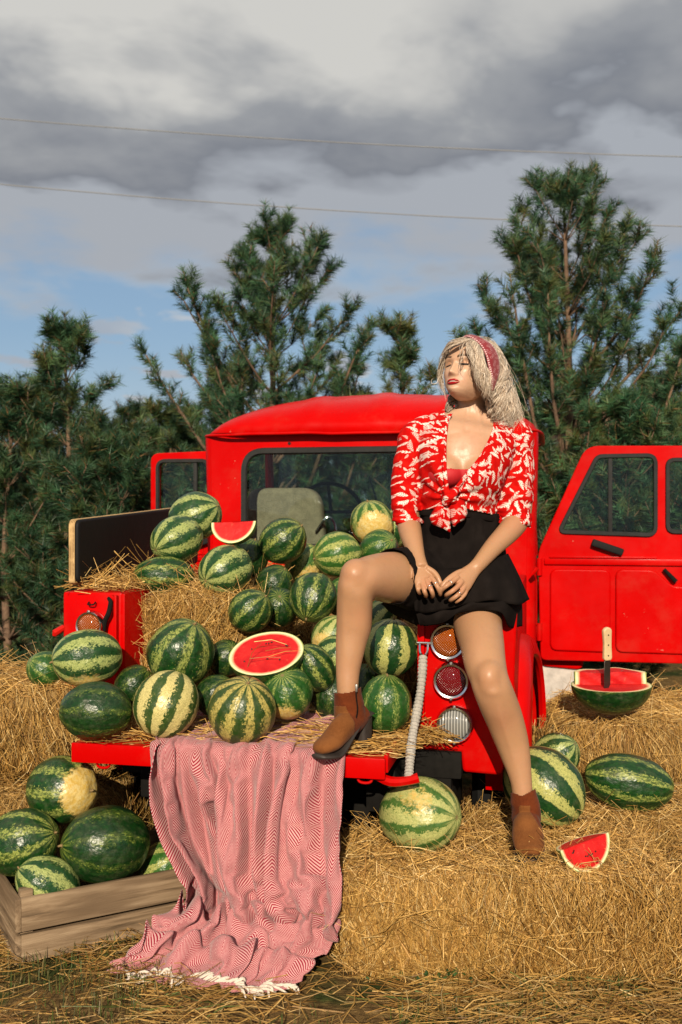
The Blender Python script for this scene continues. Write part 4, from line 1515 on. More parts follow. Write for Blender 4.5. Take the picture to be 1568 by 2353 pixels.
def limb(rows, seg=24, n=24, hint=(1, 0, 0), sq=1.0, re=True):
    """rows (u, v, distance, half width px[, half depth m])"""
    pts, rr = [], []
    for r_ in rows:
        pts.append(P(r_[0], r_[1], r_[2]))
        w = r_[3] * r_[2] / F_PX
        rr.append((w, r_[4] if len(r_) > 4 else w * sq))
    return tube(pts, rr, seg, n, hint=hint, round_end=re)


def ball(c, r3, seg=40, rot=None):
    V, Fc = lathe([(math.sin(t), -math.cos(t)) for t in np.linspace(0.02, math.pi - 0.02, 26)], seg)
    V = [Vector((x * r3[0], y * r3[1], z * r3[2])) for x, y, z in V]
    if rot is not None:
        V = [rot @ p for p in V]
    return [tuple(p + Vector(c)) for p in V], Fc


# ---- head frame: x = her right (image left), y = forward, z = up
HC = P(1075, 856, 3.43)
yaw, pit = R(38), R(15)
hf = Vector((-math.sin(yaw) * math.cos(pit), -math.cos(yaw) * math.cos(pit), math.sin(pit)))
hz = Vector((0.06, 0.10, 1.0))
hz = (hz - hf * hz.dot(hf)).normalized()
hx = hf.cross(hz)
HM = Matrix((hx, hf, hz)).transposed().to_4x4()
HM.translation = HC

HT = np.array([
    (0.109, 0.004, 0.016, 0.008), (0.102, 0.034, 0.050, 0.034), (0.087, 0.062, 0.075, 0.055), (0.060, 0.081, 0.092, 0.068),
    (0.032, 0.0895, 0.098, 0.073), (0.014, 0.0915, 0.098, 0.0735), (0.0, 0.0885, 0.097, 0.0725), (-0.020, 0.0875, 0.092, 0.0705),
    (-0.040, 0.0875, 0.083, 0.0665), (-0.060, 0.086, 0.070, 0.0600), (-0.076, 0.083, 0.052, 0.0520), (-0.088, 0.0800, 0.034, 0.0420),
    (-0.098, 0.071, 0.014, 0.0290), (-0.104, 0.054, 0.000, 0.0150)])


def sstep(a, b, x):
    t = np.clip((x - a) / (b - a), 0, 1)
    return t * t * (3 - 2 * t)


def face_disp(x, z):
    ax = np.abs(x)
    e = lambda a, b: np.exp(-(a / b) ** 2)
    d_ = 0.0235 * e(x, 0.0105 - 0.0035 * np.clip((z + 0.03) / 0.04, 0, 1)) * np.clip((0.016 - z) / 0.052, 0, 1) ** 1.15 * (1 - sstep(-0.037, -0.050, z))
    d_ += 0.0065 * e(ax - 0.0125, 0.0065) * e(z + 0.0395, 0.0075)
    d_ -= 0.0115 * e(ax - 0.030, 0.0165) * e(z - 0.001, 0.0115)
    d_ += 0.0060 * e(ax - 0.031, 0.0125) * e(z + 0.0015, 0.0070)
    d_ += 0.0045 * e(z - 0.019, 0.008) * (1 - sstep(0.040, 0.060, ax))
    d_ += 0.0045 * e(ax - 0.046, 0.018) * e(z + 0.027, 0.014)
    d_ += 0.0060 * e(x, 0.022) * e(z + 0.066, 0.011)
    d_ -= 0.0035 * e(x, 0.018) * e(z + 0.0785, 0.005)
    d_ += 0.0085 * e(x, 0.017) * e(z + 0.091, 0.011)
    return d_


def head_ring(z):
    return [np.interp(z, HT[::-1, 0], HT[::-1, k]) for k in (1, 2, 3)]


def face_y(x, z):
    yf, yb, w = head_ring(z)
    return yf * math.sqrt(max(0.0, 1 - min(1, abs(x) / w) ** 2.3)) + float(face_disp(x, z))


def head_geo(scale=1.0, keep=None, nz=70, na=96):
    V, Fc = [], []
    zs = -0.104 + 0.213 * (np.arange(nz) / (nz - 1))
    for z in zs:
        yf, yb, w = head_ring(z)
        for k in range(na):
            a = 2 * math.pi * k / na
            ca_, sa_ = math.cos(a), math.sin(a)
            x = w * math.copysign(abs(ca_) ** 0.92, ca_)
            y = (yf if sa_ > 0 else yb) * math.copysign(abs(sa_) ** 0.90, sa_)
            if sa_ > 0 and scale == 1.0:
                y += float(face_disp(x, z)) * sa_ ** 0.5
            V.append((x * scale, y * scale, z * scale))
    for i in range(nz - 1):
        for k in range(na):
            k2 = (k + 1) % na
            Fc.append((i * na + k, i * na + k2, (i + 1) * na + k2, (i + 1) * na + k))
    if keep is None:
        Fc.append(tuple(range(na))[::-1])
        Fc.append(tuple((nz - 1) * na + k for k in range(na)))
    else:
        Fc = [q for q in Fc if all(keep(V[i]) for i in q)]
    return V, Fc


def HW(p):
    return HM @ Vector(p)


body = MB()
V, Fc = head_geo()
body.add([HW(p) for p in V], Fc)
for s_ in (-1, 1):
    body.add(*ball(HW((s_ * 0.073, -0.008, -0.018)), (0.008, 0.017, 0.030), 14, HM.to_3x3()))
# neck, torso
body.add(*limb([(1081, 985, 3.475, 44, 0.056), (1081, 950, 3.485, 38.5, 0.050), (1085, 905, 3.482, 36, 0.047), (1088, 870, 3.475, 35, 0.046)], 48, 48))
body.add(*limb([(1062, 1425, 3.46, 92, 0.10), (1062, 1385, 3.47, 108, 0.128), (1058, 1330, 3.47, 108, 0.125), (1054, 1260, 3.455, 92, 0.105), (1054, 1190, 3.445, 78, 0.088), (1057, 1130, 3.44, 83, 0.092),
                (1064, 1075, 3.43, 95, 0.108), (1070, 1020, 3.445, 106, 0.100), (1075, 988, 3.465, 96, 0.070), (1079, 968, 3.475, 62, 0.050)], 80, 110))
body.add(*ball(P(1024, 1084, 3.352), (0.058, 0.055, 0.055)))
body.add(*ball(P(1098, 1084, 3.352), (0.058, 0.055, 0.055)))
for su, jv in ((962, 1010), (1186, 1012)):
    body.add(*limb([(1079, 950, 3.475, 26, 0.040), ((1079 + su) / 2, 975, 3.465, 25, 0.046), (su, jv, 3.455, 36, 0.05)], 16, 12, hint=(0, 0, 1)))
# collar bones
for a, b in (((1064, 987, 3.388), (985, 984, 3.400)), ((1084, 987, 3.388), (1160, 982, 3.400))):
    body.add(*tube([P(*a), P(*b)], [0.0085, 0.006], 10, round_end=True))
# arms
AR = [(960, 1012, 3.45, 33), (944, 1070, 3.45, 30), (936, 1140, 3.435, 28), (938, 1193, 3.42, 27.5), (944, 1225, 3.365, 27), (955, 1265, 3.295, 21), (964, 1293, 3.25, 17.5), (967, 1306, 3.235, 19)]
AL = [(1186, 1014, 3.45, 33), (1194, 1070, 3.455, 30), (1196, 1140, 3.45, 29), (1190, 1190, 3.435, 29), (1172, 1218, 3.39, 27.5), (1135, 1256, 3.325, 23), (1102, 1295, 3.26, 18.5), (1090, 1307, 3.245, 18)]
body.add(*limb(AR, 40, 70)).add(*limb(AL, 40, 70, hint=(0.6, 0, -0.8)))
# palms
body.add(*tube([P(964, 1295, 3.248), P(967, 1312, 3.232), P(974, 1330, 3.212), P(978, 1342, 3.200)], [(0.025, 0.019), (0.031, 0.017), (0.036, 0.015), (0.034, 0.012)], 18, 14, hint=(1, 0, -0.25), round_end=True))
body.add(*tube([P(1094, 1304, 3.250), P(1080, 1318, 3.232), P(1064, 1336, 3.210), P(1056, 1347, 3.198)], [(0.025, 0.019), (0.030, 0.017), (0.035, 0.015), (0.033, 0.012)], 18, 14, hint=(0.72, 0, -0.70), round_end=True))


def finger(pts, r0=0.0088, r1=0.0068):
    q = [P(*p) for p in pts]
    body.add(*tube(q, list(np.linspace(r0, r1, len(q))), 12, 16, round_end=True))


finger([(990, 1326, 3.200), (998, 1335, 3.186), (1006, 1349, 3.170), (1011, 1361, 3.180), (1012, 1367, 3.196)])
finger([(980, 1332, 3.198), (985, 1343, 3.182), (992, 1357, 3.164), (995, 1367, 3.176), (994, 1371, 3.196)], 0.009)
finger([(970, 1334, 3.200), (972, 1346, 3.186), (976, 1359, 3.170), (979, 1367, 3.182), (979, 1370, 3.20)], 0.0086)
finger([(961, 1331, 3.210), (959, 1344, 3.198), (961, 1354, 3.184), (963, 1361, 3.194), (965, 1364, 3.21)], 0.0076, 0.0060)
finger([(982, 1306, 3.226), (998, 1316, 3.216), (1008, 1330, 3.204), (1013, 1344, 3.198)], 0.0105, 0.0076)
finger([(1053, 1326, 3.198), (1042, 1335, 3.184), (1028, 1345, 3.166), (1018, 1353, 3.172), (1014, 1359, 3.188)])
finger([(1062, 1335, 3.198), (1053, 1347, 3.182), (1040, 1358, 3.166), (1029, 1365, 3.174), (1025, 1369, 3.192)], 0.009)
finger([(1068, 1346, 3.200), (1061, 1359, 3.186), (1049, 1370, 3.172), (1039, 1377, 3.180), (1035, 1380, 3.198)], 0.0086)
finger([(1073, 1354, 3.205), (1068, 1368, 3.194), (1059, 1378, 3.182), (1050, 1384, 3.190), (1047, 1386, 3.205)], 0.0076, 0.0060)
finger([(1076, 1310, 3.232), (1054, 1316, 3.212), (1034, 1328, 3.196), (1020, 1342, 3.188), (1015, 1350, 3.188)], 0.0108, 0.0076)
# legs
body.add(*limb([(1012, 1352, 3.47, 62, 0.10), (960, 1338, 3.385, 62, 0.092), (905, 1328, 3.285, 60.5, 0.086), (862, 1326, 3.195, 53, 0.074), (832, 1329, 3.135, 45, 0.064), (815, 1336, 3.115, 38, 0.055)], 60, 80, hint=(0, 0, 1)))
body.add(*limb([(822, 1316, 3.125, 34, 0.048), (818, 1340, 3.122, 41, 0.060), (816, 1370, 3.135, 41.5, 0.062), (815, 1402, 3.148, 41.5, 0.062), (813.5, 1440, 3.155, 41, 0.061), (808.5, 1468, 3.152, 37, 0.054), (804, 1502, 3.145, 33, 0.047), (800, 1540, 3.14, 28.5, 0.040), (799, 1575, 3.135, 26, 0.037), (801, 1620, 3.135, 25, 0.036)], 56, 90))
body.add(*ball(P(819, 1322, 3.118), (0.052, 0.054, 0.054)))
body.add(*limb([(1103, 1350, 3.47, 62, 0.10), (1098, 1390, 3.40, 59, 0.088), (1098, 1430, 3.325, 56, 0.082), (1108, 1480, 3.225, 51, 0.072), (1114, 1520, 3.155, 48.5, 0.066), (1122, 1553, 3.115, 45.5, 0.062)], 60, 80))
body.add(*limb([(1120, 1535, 3.125, 42, 0.056), (1127, 1568, 3.10, 44.5, 0.062), (1141, 1605, 3.115, 45, 0.062), (1158, 1648, 3.145, 43.5, 0.061), (1174.5, 1698, 3.16, 39.5, 0.056), (1186, 1740, 3.158, 34, 0.048), (1195, 1780, 3.15, 27.5, 0.039), (1200, 1812, 3.145, 24.5, 0.035), (1204, 1865, 3.145, 25, 0.035)], 56, 90))
body.add(*ball(P(1125, 1560, 3.083), (0.048, 0.046, 0.060)))

skin_me = remesh(body, 0.0027, 3)


def relax(me, weight, it):
    """Laplacian smoothing with a weight per vertex, blending the joints of the limbs"""
    ed = np.empty(len(me.edges) * 2, np.int32)
    me.edges.foreach_get('vertices', ed)
    a, b = ed[0::2], ed[1::2]
    c = coords(me)
    n = len(c)
    deg = np.bincount(a, minlength=n) + np.bincount(b, minlength=n)
    deg = np.maximum(deg, 1)
    w = weight[:, None]
    for _ in range(it):
        s_ = np.stack([np.bincount(a, c[b, k], n) + np.bincount(b, c[a, k], n) for k in range(3)], 1) / deg[:, None]
        c = c + (s_ - c) * w
    set_coords(me, c)


_c = coords(skin_me)
_u, _v = CU + _c[:, 0] / _c[:, 1] * F_PX, CV - (_c[:, 2] - CAM_H) / _c[:, 1] * F_PX
_hand = np.clip(1 - np.hypot((_u - 1012) / 95.0, (_v - 1338) / 62.0), 0, 1) * 4 * (_c[:, 1] < 3.275)
_w = np.clip((_v - 918) / 25.0, 0, 1) * (1 - np.clip(_hand, 0, 1))
relax(skin_me, 0.6 * _w, 55)
# knee caps, the hollows beside them, shin ridges, collar bone hollow
_c = coords(skin_me)
_n = normals(skin_me)
_u, _v = CU + _c[:, 0] / _c[:, 1] * F_PX, CV - (_c[:, 2] - CAM_H) / _c[:, 1] * F_PX
_f = np.clip(-_n[:, 1] * 1.6, 0, 1)


def dent(u0, v0, ru, rv, amp, rot=0.0):
    du, dv = _u - u0, _v - v0
    a_ = du * math.cos(rot) + dv * math.sin(rot)
    b_ = dv * math.cos(rot) - du * math.sin(rot)
    return amp * np.exp(-(a_ / ru) ** 2 - (b_ / rv) ** 2) * _f


_d = dent(1122, 1552, 20, 24, 0.0050) + dent(1090, 1568, 13, 28, -0.0045, -0.3) + dent(1154, 1560, 11, 26, -0.0035, -0.2) + dent(1134, 1592, 16, 9, 0.0030) + dent(1108, 1600, 14, 14, -0.0030)
_d += dent(1112, 1505, 12, 26, -0.0022) + dent(1165, 1690, 7, 70, 0.0022, -0.30) + dent(1184, 1680, 11, 60, -0.0018, -0.30) + dent(1150, 1655, 14, 36, 0.0018, -0.3)
_d += dent(806, 1312, 20, 20, 0.0045) + dent(826, 1350, 16, 16, -0.0035) + dent(792, 1350, 9, 16, 0.0025) + dent(848, 1318, 13, 20, -0.0025) + dent(790, 1440, 7, 70, 0.0022) + dent(838, 1425, 14, 34, 0.0022)
_d += dent(1073, 986, 9, 7, -0.0055) + dent(1036, 996, 24, 6, -0.0030, -0.1) + dent(1112, 994, 24, 6, -0.0030, 0.1) + dent(1060, 1050, 16, 40, -0.0018) + dent(1074, 950, 6, 30, -0.003, 0.1) + dent(1100, 950, 5, 34, 0.003, -0.25)
set_coords(skin_me, _c + _n * _d[:, None])


def m_skin():
    m_, q = material('skin')
    c = q.coord('Object')
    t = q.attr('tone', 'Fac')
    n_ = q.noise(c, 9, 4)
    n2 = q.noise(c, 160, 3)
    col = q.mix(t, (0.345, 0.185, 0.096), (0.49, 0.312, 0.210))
    n3 = q.noise(c, 34, 5, 0.65)
    col = q.mix(q.m('MULTIPLY', q.step(n_, 0.35, 0.7), 0.40), col, (0.38, 0.190, 0.110))
    col = q.mix(q.m('MULTIPLY', q.step(n3, 0.45, 0.75), 0.30), col, (0.27, 0.140, 0.078))
    col = q.mix(q.m('MULTIPLY', q.attr('blush', 'Fac'), 0.55), col, (0.42, 0.145, 0.085))
    frk = q.step(q.noise(c, 210, 2), 0.70, 0.78)
    col = q.mix(q.m('MULTIPLY', frk, 0.25), col, (0.22, 0.09, 0.04))
    q.out(q.bsdf(color=col, rough=q.step(n3, 0.3, 0.8, 0.36, 0.56), spec=0.36, sss=0.06, ssr=(1.0, 0.35, 0.15), sss_scale=0.012, normal=q.bump(q.m('ADD', n2, q.m('MULTIPLY', n3, 1.5)), 0.10, 0.004)))
    return m_


SKIN = m_skin()
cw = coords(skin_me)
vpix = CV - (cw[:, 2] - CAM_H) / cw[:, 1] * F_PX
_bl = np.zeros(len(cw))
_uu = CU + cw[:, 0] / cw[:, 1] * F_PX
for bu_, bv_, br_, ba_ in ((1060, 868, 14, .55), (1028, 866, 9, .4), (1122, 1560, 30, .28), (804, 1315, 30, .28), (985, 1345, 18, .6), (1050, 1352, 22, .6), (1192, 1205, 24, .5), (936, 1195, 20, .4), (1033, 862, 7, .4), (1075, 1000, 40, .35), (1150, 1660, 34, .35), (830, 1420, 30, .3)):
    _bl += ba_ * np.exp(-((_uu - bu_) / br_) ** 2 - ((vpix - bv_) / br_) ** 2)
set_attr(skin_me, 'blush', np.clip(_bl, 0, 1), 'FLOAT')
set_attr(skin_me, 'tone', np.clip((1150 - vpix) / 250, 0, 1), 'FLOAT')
set_coords(skin_me, cw - np.array(PB))
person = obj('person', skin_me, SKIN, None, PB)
tag(person, 'person in red floral shirt and black skirt seated on the truck corner, hands together', 'person')


def pchild(name, me, mat, parent=None, world=True):
    if world:
        set_coords(me, coords(me) - np.array(PB))
    return obj(name, me, mat, parent or person)


# ---- face details
LIP = plain('red_lipstick', (0.34, 0.003, 0.008), 0.30)
BROW = plain('brow', (0.11, 0.058, 0.028), 0.8)
LASH = plain('lash', (0.02, 0.012, 0.010), 0.7)
SHAD = plain('eyelid', (0.40, 0.205, 0.115), 0.55)
TEETH = plain('teeth', (0.50, 0.44, 0.38), 0.3)


def face_patch(name, mat, xs, zlo, zhi, lift, m=6):
    V, Fc = [], []
    for i, x in enumerate(xs):
        for k in range(m + 1):
            t = k / m
            z = zlo[i] * (1 - t) + zhi[i] * t
            V.append(HW((x, face_y(x, z) + lift * math.sin(math.pi * (0.08 + 0.84 * t)) * min(1, 0.25 + 4 * min(i, len(xs) - 1 - i) / len(xs)) + 0.0004, z)))
    n = len(xs)
    for i in range(n - 1):
        for k in range(m):
            Fc.append((i * (m + 1) + k, i * (m + 1) + k + 1, (i + 1) * (m + 1) + k + 1, (i + 1) * (m + 1) + k))
    me = mesh(name, V, Fc)
    o = pchild(name, me, mat)
    sm = o.modifiers.new('t', 'SOLIDIFY')
    sm.thickness = 0.0015
    return o


xs = np.linspace(-0.0245, 0.0245, 17)
e_ = 1 - (np.abs(xs) / 0.0245) ** 2
face_patch('upper_lip', LIP, xs, -0.0660 + 0.0012 * e_, -0.0655 + 0.0092 * e_ ** 0.75 - 0.0012 * np.exp(-(xs / 0.004) ** 2), 0.0042)
face_patch('lower_lip', LIP, xs, -0.0675 - 0.0095 * e_ ** 0.8, -0.0672 - 0.0014 * e_, 0.0048)
xt = np.linspace(-0.011, 0.011, 7)
face_patch('teeth', TEETH, xt, np.full(7, -0.0682), np.full(7, -0.0652), 0.0004, 2)
for s_ in (-1, 1):
    xb = s_ * np.linspace(0.012, 0.050, 11)
    zc = 0.0205 + 0.0055 * np.sin(np.linspace(0.1, 2.5, 11))
    th = 0.0042 * np.linspace(1, 0.35, 11)
    face_patch('eyebrow', BROW, xb, zc - th, zc + th, 0.0014, 3)
    xl = s_ * np.linspace(0.017, 0.045, 11)
    arc = np.sin(np.linspace(0.15, math.pi - 0.15, 11))
    face_patch('eyelid', SHAD, xl, -0.0005 - 0.0012 * arc, 0.0025 + 0.0065 * arc, 0.0012, 3)
    face_patch('eyelash', LASH, xl, -0.0052 - 0.0016 * arc, -0.0010 + 0.0002 * arc, 0.0024, 2)

# ---- hair
def m_hair():
    m_, q = material('platinum_hair')
    t = q.attr('tint', 'Color')
    nz = q.noise(q.vm('MULTIPLY', q.coord('Object'), (1, 1, 1)), 260, 2)
    col = q.mix(q.step(nz, 0.3, 0.75), q.mix(1.0, t, (0.55, 0.48, 0.42), 'MULTIPLY'), t)
    q.out(q.bsdf(color=col, rough=0.38, spec=0.55, sheen=0.15))
    return m_


HAIR = m_hair()
hv, hfc, ht = [], [], []


def lock(pts, r0, wave=0.006, turns=2.5, tone=1.0, n=20, jit=0.003, ph=None):
    p = catmull([tuple(q) for q in pts], n)
    L_ = np.linalg.norm(np.diff(p, axis=0), axis=1).sum()
    ph = random.uniform(0, 6.28) if ph is None else ph + random.gauss(0, 0.22)
    tt = np.linspace(0, 1, n)
    amp = wave * np.clip(tt * 2.2, 0, 1)
    tn = np.gradient(p, axis=0)
    tn /= np.linalg.norm(tn, axis=1)[:, None]
    s1 = np.cross(tn, np.array((0.2, 1, 0.1)))
    s1 /= np.linalg.norm(s1, axis=1)[:, None] + 1e-9
    s2 = np.cross(tn, s1)
    w = tt * turns * 2 * np.pi + ph
    p = p + s1 * (np.cos(w) * amp)[:, None] + s2 * (np.sin(w) * amp * 0.7)[:, None] + np.array([random.gauss(0, jit) for _ in range(3)])
    rr = r0 * np.clip(np.minimum(1.0, 0.55 + tt * 2), 0, 1) * np.clip((1.03 - tt) * 3.2, 0.08, 1)
    V, Fc = tube(p, np.stack([rr, rr * 0.7], 1), 4, cap=False)
    b = len(hv)
    hv.extend(V)
    hfc.extend([tuple(i + b for i in q) for q in Fc])
    k = tone * random.uniform(0.74, 1.16)
    c = random.choice(((0.68, 0.575, 0.465), (0.61, 0.50, 0.39), (0.76, 0.67, 0.56), (0.50, 0.39, 0.29)))
    ht.extend([(c[0] * k, c[1] * k, c[2] * k, 1)] * len(V))


def sheet(guides, n, r0=(0.0018, 0.0034), wave=0.007, turns=2.5, tone=1.0, jit=0.004, depth=0.0, cl=3.6):
    gs = [catmull([tuple(P(*q)) for q in g_], 8) for g_ in guides]
    for _ in range(n):
        k = random.uniform(0, len(gs) - 1.001)
        i = int(k)
        f = k - i
        p = gs[i] * (1 - f) + gs[i + 1] * f
        dy = random.uniform(0, depth)
        p = p + np.array((dy * 0.2, dy, 0)) + np.linspace(0, 1, 8)[:, None] * np.array([random.gauss(0, 0.005), random.gauss(0, 0.005), random.gauss(0, 0.005)])
        e = random.uniform(0.8, 1.0)
        ck = math.floor(k * cl) + math.floor(dy * 60) * 7
        tn_ = tone * (0.70 + 0.42 * abs(math.sin(ck * 12.9898)))
        lock(p[:max(4, int(round(8 * e)))], random.uniform(*r0), wave * random.uniform(0.8, 1.1), turns * (0.85 + 0.3 * abs(math.sin(ck * 4.1))), tn_, jit=jit, ph=2.4 * ck)


# long wavy mass behind the band, blown to the right
back = [
    [(1095, 776, 3.44), (1125, 786, 3.43), (1145, 813, 3.43), (1156, 855, 3.43), (1170, 905, 3.44), (1188, 945, 3.44), (1190, 984, 3.43)],
    [(1122, 788, 3.415), (1142, 806, 3.41), (1152, 842, 3.40), (1160, 885, 3.40), (1172, 925, 3.40), (1183, 958, 3.40), (1178, 985, 3.40)],
    [(1139, 808, 3.40), (1157, 830, 3.385), (1161, 862, 3.375), (1162, 900, 3.375), (1170, 935, 3.38), (1177, 960, 3.385), (1166, 982, 3.385)],
    [(1147, 838, 3.39), (1157, 862, 3.37), (1152, 890, 3.36), (1152, 918, 3.365), (1160, 942, 3.37), (1162, 962, 3.375), (1152, 977, 3.38)],
    [(1144, 868, 3.385), (1147, 888, 3.37), (1138, 908, 3.365), (1138, 930, 3.375), (1146, 950, 3.385), (1146, 964, 3.39), (1138, 973, 3.39)],
    [(1132, 890, 3.385), (1132, 905, 3.385), (1126, 924, 3.39), (1128, 942, 3.395), (1136, 956, 3.40), (1134, 966, 3.40)]]
sheet(back, 700, (0.0010, 0.0021), wave=0.0120, turns=2.7, depth=0.03)
sheet([[(u, v, y + 0.04) for u, v, y in g_] for g_ in back], 420, (0.0014, 0.0028), wave=0.013, turns=1.9, tone=0.75, depth=0.05)
# far side of the face (image left)
sheet([[(1070, 779, 3.37), (1048, 784, 3.375), (1031, 795, 3.39), (1020, 817, 3.41), (1013, 850, 3.425), (1014, 882, 3.43), (1021, 906, 3.43)],
       [(1066, 780, 3.385), (1044, 786, 3.395), (1027, 802, 3.415), (1017, 832, 3.43), (1013, 866, 3.44), (1019, 898, 3.44), (1028, 920, 3.44)]], 70, (0.0009, 0.0018), wave=0.005, turns=2.2)
sheet([[(1050, 900, 3.47), (1036, 915, 3.46), (1030, 930, 3.45), (1036, 945, 3.45), (1030, 955, 3.45)],
       [(1060, 900, 3.48), (1046, 920, 3.47), (1040, 935, 3.46), (1042, 950, 3.46), (1036, 960, 3.455)]], 40, tone=0.7)
# a loose lock over the forehead, hair swept from the parting, and the near temple
sheet([[(1084, 780, 3.345), (1068, 784, 3.322), (1059, 797, 3.308), (1063, 814, 3.300), (1057, 829, 3.296), (1060, 842, 3.296), (1067, 850, 3.298)],
       [(1087, 781, 3.345), (1072, 786, 3.322), (1063, 800, 3.308), (1067, 816, 3.300), (1060, 832, 3.296), (1063, 845, 3.296), (1069, 852, 3.298)]], 5, (0.0007, 0.0011), wave=0.004, turns=1.6, jit=0.001)
sheet([[(1078, 778, 3.375), (1058, 783, 3.352), (1040, 791, 3.352), (1027, 801, 3.368), (1018, 815, 3.385), (1011, 830, 3.40)],
       [(1084, 779, 3.36), (1066, 785, 3.338), (1050, 792, 3.338), (1037, 797, 3.35), (1026, 803, 3.37), (1016, 816, 3.388)]], 34, (0.0009, 0.0016), wave=0.002, turns=1.2, jit=0.0015)
near = [
    [(1084, 780, 3.35), (1074, 790, 3.325), (1080, 806, 3.312), (1087, 824, 3.306), (1090, 842, 3.304), (1098, 862, 3.306), (1107, 886, 3.312), (1114, 906, 3.322)],
    [(1092, 784, 3.345), (1086, 796, 3.322), (1092, 814, 3.310), (1099, 834, 3.306), (1104, 854, 3.306), (1110, 874, 3.310), (1116, 896, 3.318), (1120, 912, 3.326)],
    [(1100, 792, 3.342), (1099, 808, 3.322), (1104, 826, 3.312), (1110, 846, 3.308), (1114, 866, 3.310), (1118, 886, 3.316), (1122, 904, 3.326), (1126, 918, 3.334)],
    [(1110, 806, 3.338), (1111, 824, 3.322), (1115, 842, 3.316), (1120, 860, 3.314), (1122, 880, 3.318), (1124, 898, 3.326), (1128, 912, 3.336), (1131, 922, 3.342)]]
sheet(near, 300, (0.0010, 0.0022), wave=0.0085, turns=2.4, jit=0.0015, depth=0.012)
# fly-away hairs round the outline
for g_ in (back[0], back[1], near[0]):
    for _ in range(26):
        q_ = [np.array(P(*x)) for x in g_]
        off = np.array((random.gauss(0.008, 0.012), random.gauss(0, 0.01), random.gauss(0.004, 0.010)))
        lock([p + off * t for p, t in zip(q_, np.linspace(0.2, 1.3, len(q_)))], 0.0006, 0.010, random.uniform(1.5, 3.0), 1.1)
# stray curl at the left
lock([P(*q) for q in ((1016, 858, 3.37), (1006, 868, 3.37), (1002, 878, 3.37), (992, 880, 3.37), (990, 872, 3.37), (996, 866, 3.37))], 0.0009, 0.001, 1)
cv_, cf_ = head_geo(1.055, keep=lambda p: (p[1] < 0.012 and p[2] > -0.075 - 0.3 * p[1]) or p[2] > 0.090)
b = len(hv)
hv.extend([tuple(HW(p)) for p in cv_])
hfc.extend([tuple(i + b for i in q) for q in cf_])
ht.extend([(0.36, 0.27, 0.19, 1)] * len(cv_))
hme = mesh('hair', hv, hfc)
set_attr(hme, 'tint', ht)
hair = pchild('hair', hme, HAIR)

# ---- headband
def m_band():
    m_, q = material('bandana')
    st = q.attr('st', 'Vector')
    s, t, _ = q.sep(st)
    at = q.m('ABSOLUTE', t)
    edge = q.m('MULTIPLY', q.step(at, 0.74, 0.78), q.step(at, 0.96, 0.92))
    dash = q.step(q.m('SINE', q.m('MULTIPLY', s, 90.0)), -0.2, 0.2)
    vor = q.n('ShaderNodeTexVoronoi', {'Vector': q.comb(q.m('MULTIPLY', s, 9.0), q.m('MULTIPLY', t, 1.6), 0.0), 'Scale': 1.0}, voronoi_dimensions='2D')
    dt = vor.outputs['Distance']
    pais = q.m('MULTIPLY', q.step(dt, 0.17, 0.20), q.step(dt, 0.31, 0.27))
    w = q.m('MAXIMUM', q.m('MULTIPLY', edge, dash), q.m('MULTIPLY', pais, 0.35))
    col = q.mix(w, (0.175, 0.002, 0.008), (0.58, 0.38, 0.38))
    q.out(q.bsdf(color=col, rough=0.75, sheen=0.2))
    return m_


b_front = catmull([tuple(P(*q)) for q in ((1060, 830, 3.53), (1054, 795, 3.48), (1062, 779, 3.43), (1077, 776, 3.395), (1100, 792, 3.352), (1115, 817, 3.332), (1122, 845, 3.330), (1128, 873, 3.338), (1126, 898, 3.355))], 60)
b_rear = catmull([tuple(P(*q)) for q in ((1085, 830, 3.55), (1074, 790, 3.51), (1078, 776, 3.46), (1092, 775, 3.43), (1123, 788, 3.395), (1141, 812, 3.385), (1148, 840, 3.385), (1146, 862, 3.385), (1132, 892, 3.375))], 60)
V, Fc, ST = [], [], []
hcv = np.array(HC)
for k in range(60):
    mid = (b_front[k] + b_rear[k]) / 2
    nr_ = mid - hcv
    nr_ /= np.linalg.norm(nr_)
    for j in range(9):
        t = -1 + j / 4
        V.append(mid + (b_rear[k] - b_front[k]) / 2 * t + nr_ * (0.007 * (1 - 0.8 * t * t) + 0.0012 * math.sin(t * 6 + k * 0.25)))
        ST.append((k / 59.0 * 3.2, t, 0))
for k in range(59):
    for j in range(8):
        Fc.append((k * 9 + j, k * 9 + j + 1, (k + 1) * 9 + j + 1, (k + 1) * 9 + j))
bme = mesh('headband', V, Fc)
set_attr(bme, 'st', ST, 'FLOAT_VECTOR')
hb = pchild('headband', bme, m_band())
hb.modifiers.new('t', 'SOLIDIFY').thickness = 0.002
GOLD = plain('gold', (0.75, 0.45, 0.20), 0.2, 1.0)
SILV = plain('silver', (0.75, 0.74, 0.72), 0.18, 1.0)
ea = HW((-0.079, -0.006, -0.052))
pchild('earring', mesh('e', *tube([ea + Vector((0.006 * math.cos(a), 0, 0.008 * math.sin(a))) for a in np.linspace(0, 6.28, 18)], 0.0022, 8, cap=False)), GOLD)


def ring_on(a, b, r_):
    a, b = P(*a), P(*b)
    t = (b - a).normalized()
    x = t.orthogonal().normalized()
    y = t.cross(x)
    c = (a + b) / 2
    pchild('finger_ring', mesh('r', *tube([c + x * r_ * math.cos(k) + y * r_ * math.sin(k) for k in np.linspace(0, 2 * math.pi, 20)], 0.0017, 6, cap=False)), SILV)


ring_on((985, 1343, 3.182), (992, 1357, 3.164), 0.0092)
ring_on((998, 1335, 3.186), (1006, 1349, 3.170), 0.0088)
ring_on((1042, 1335, 3.184), (1028, 1345, 3.166), 0.0088)
ring_on((1061, 1359, 3.186), (1049, 1370, 3.172), 0.0088)

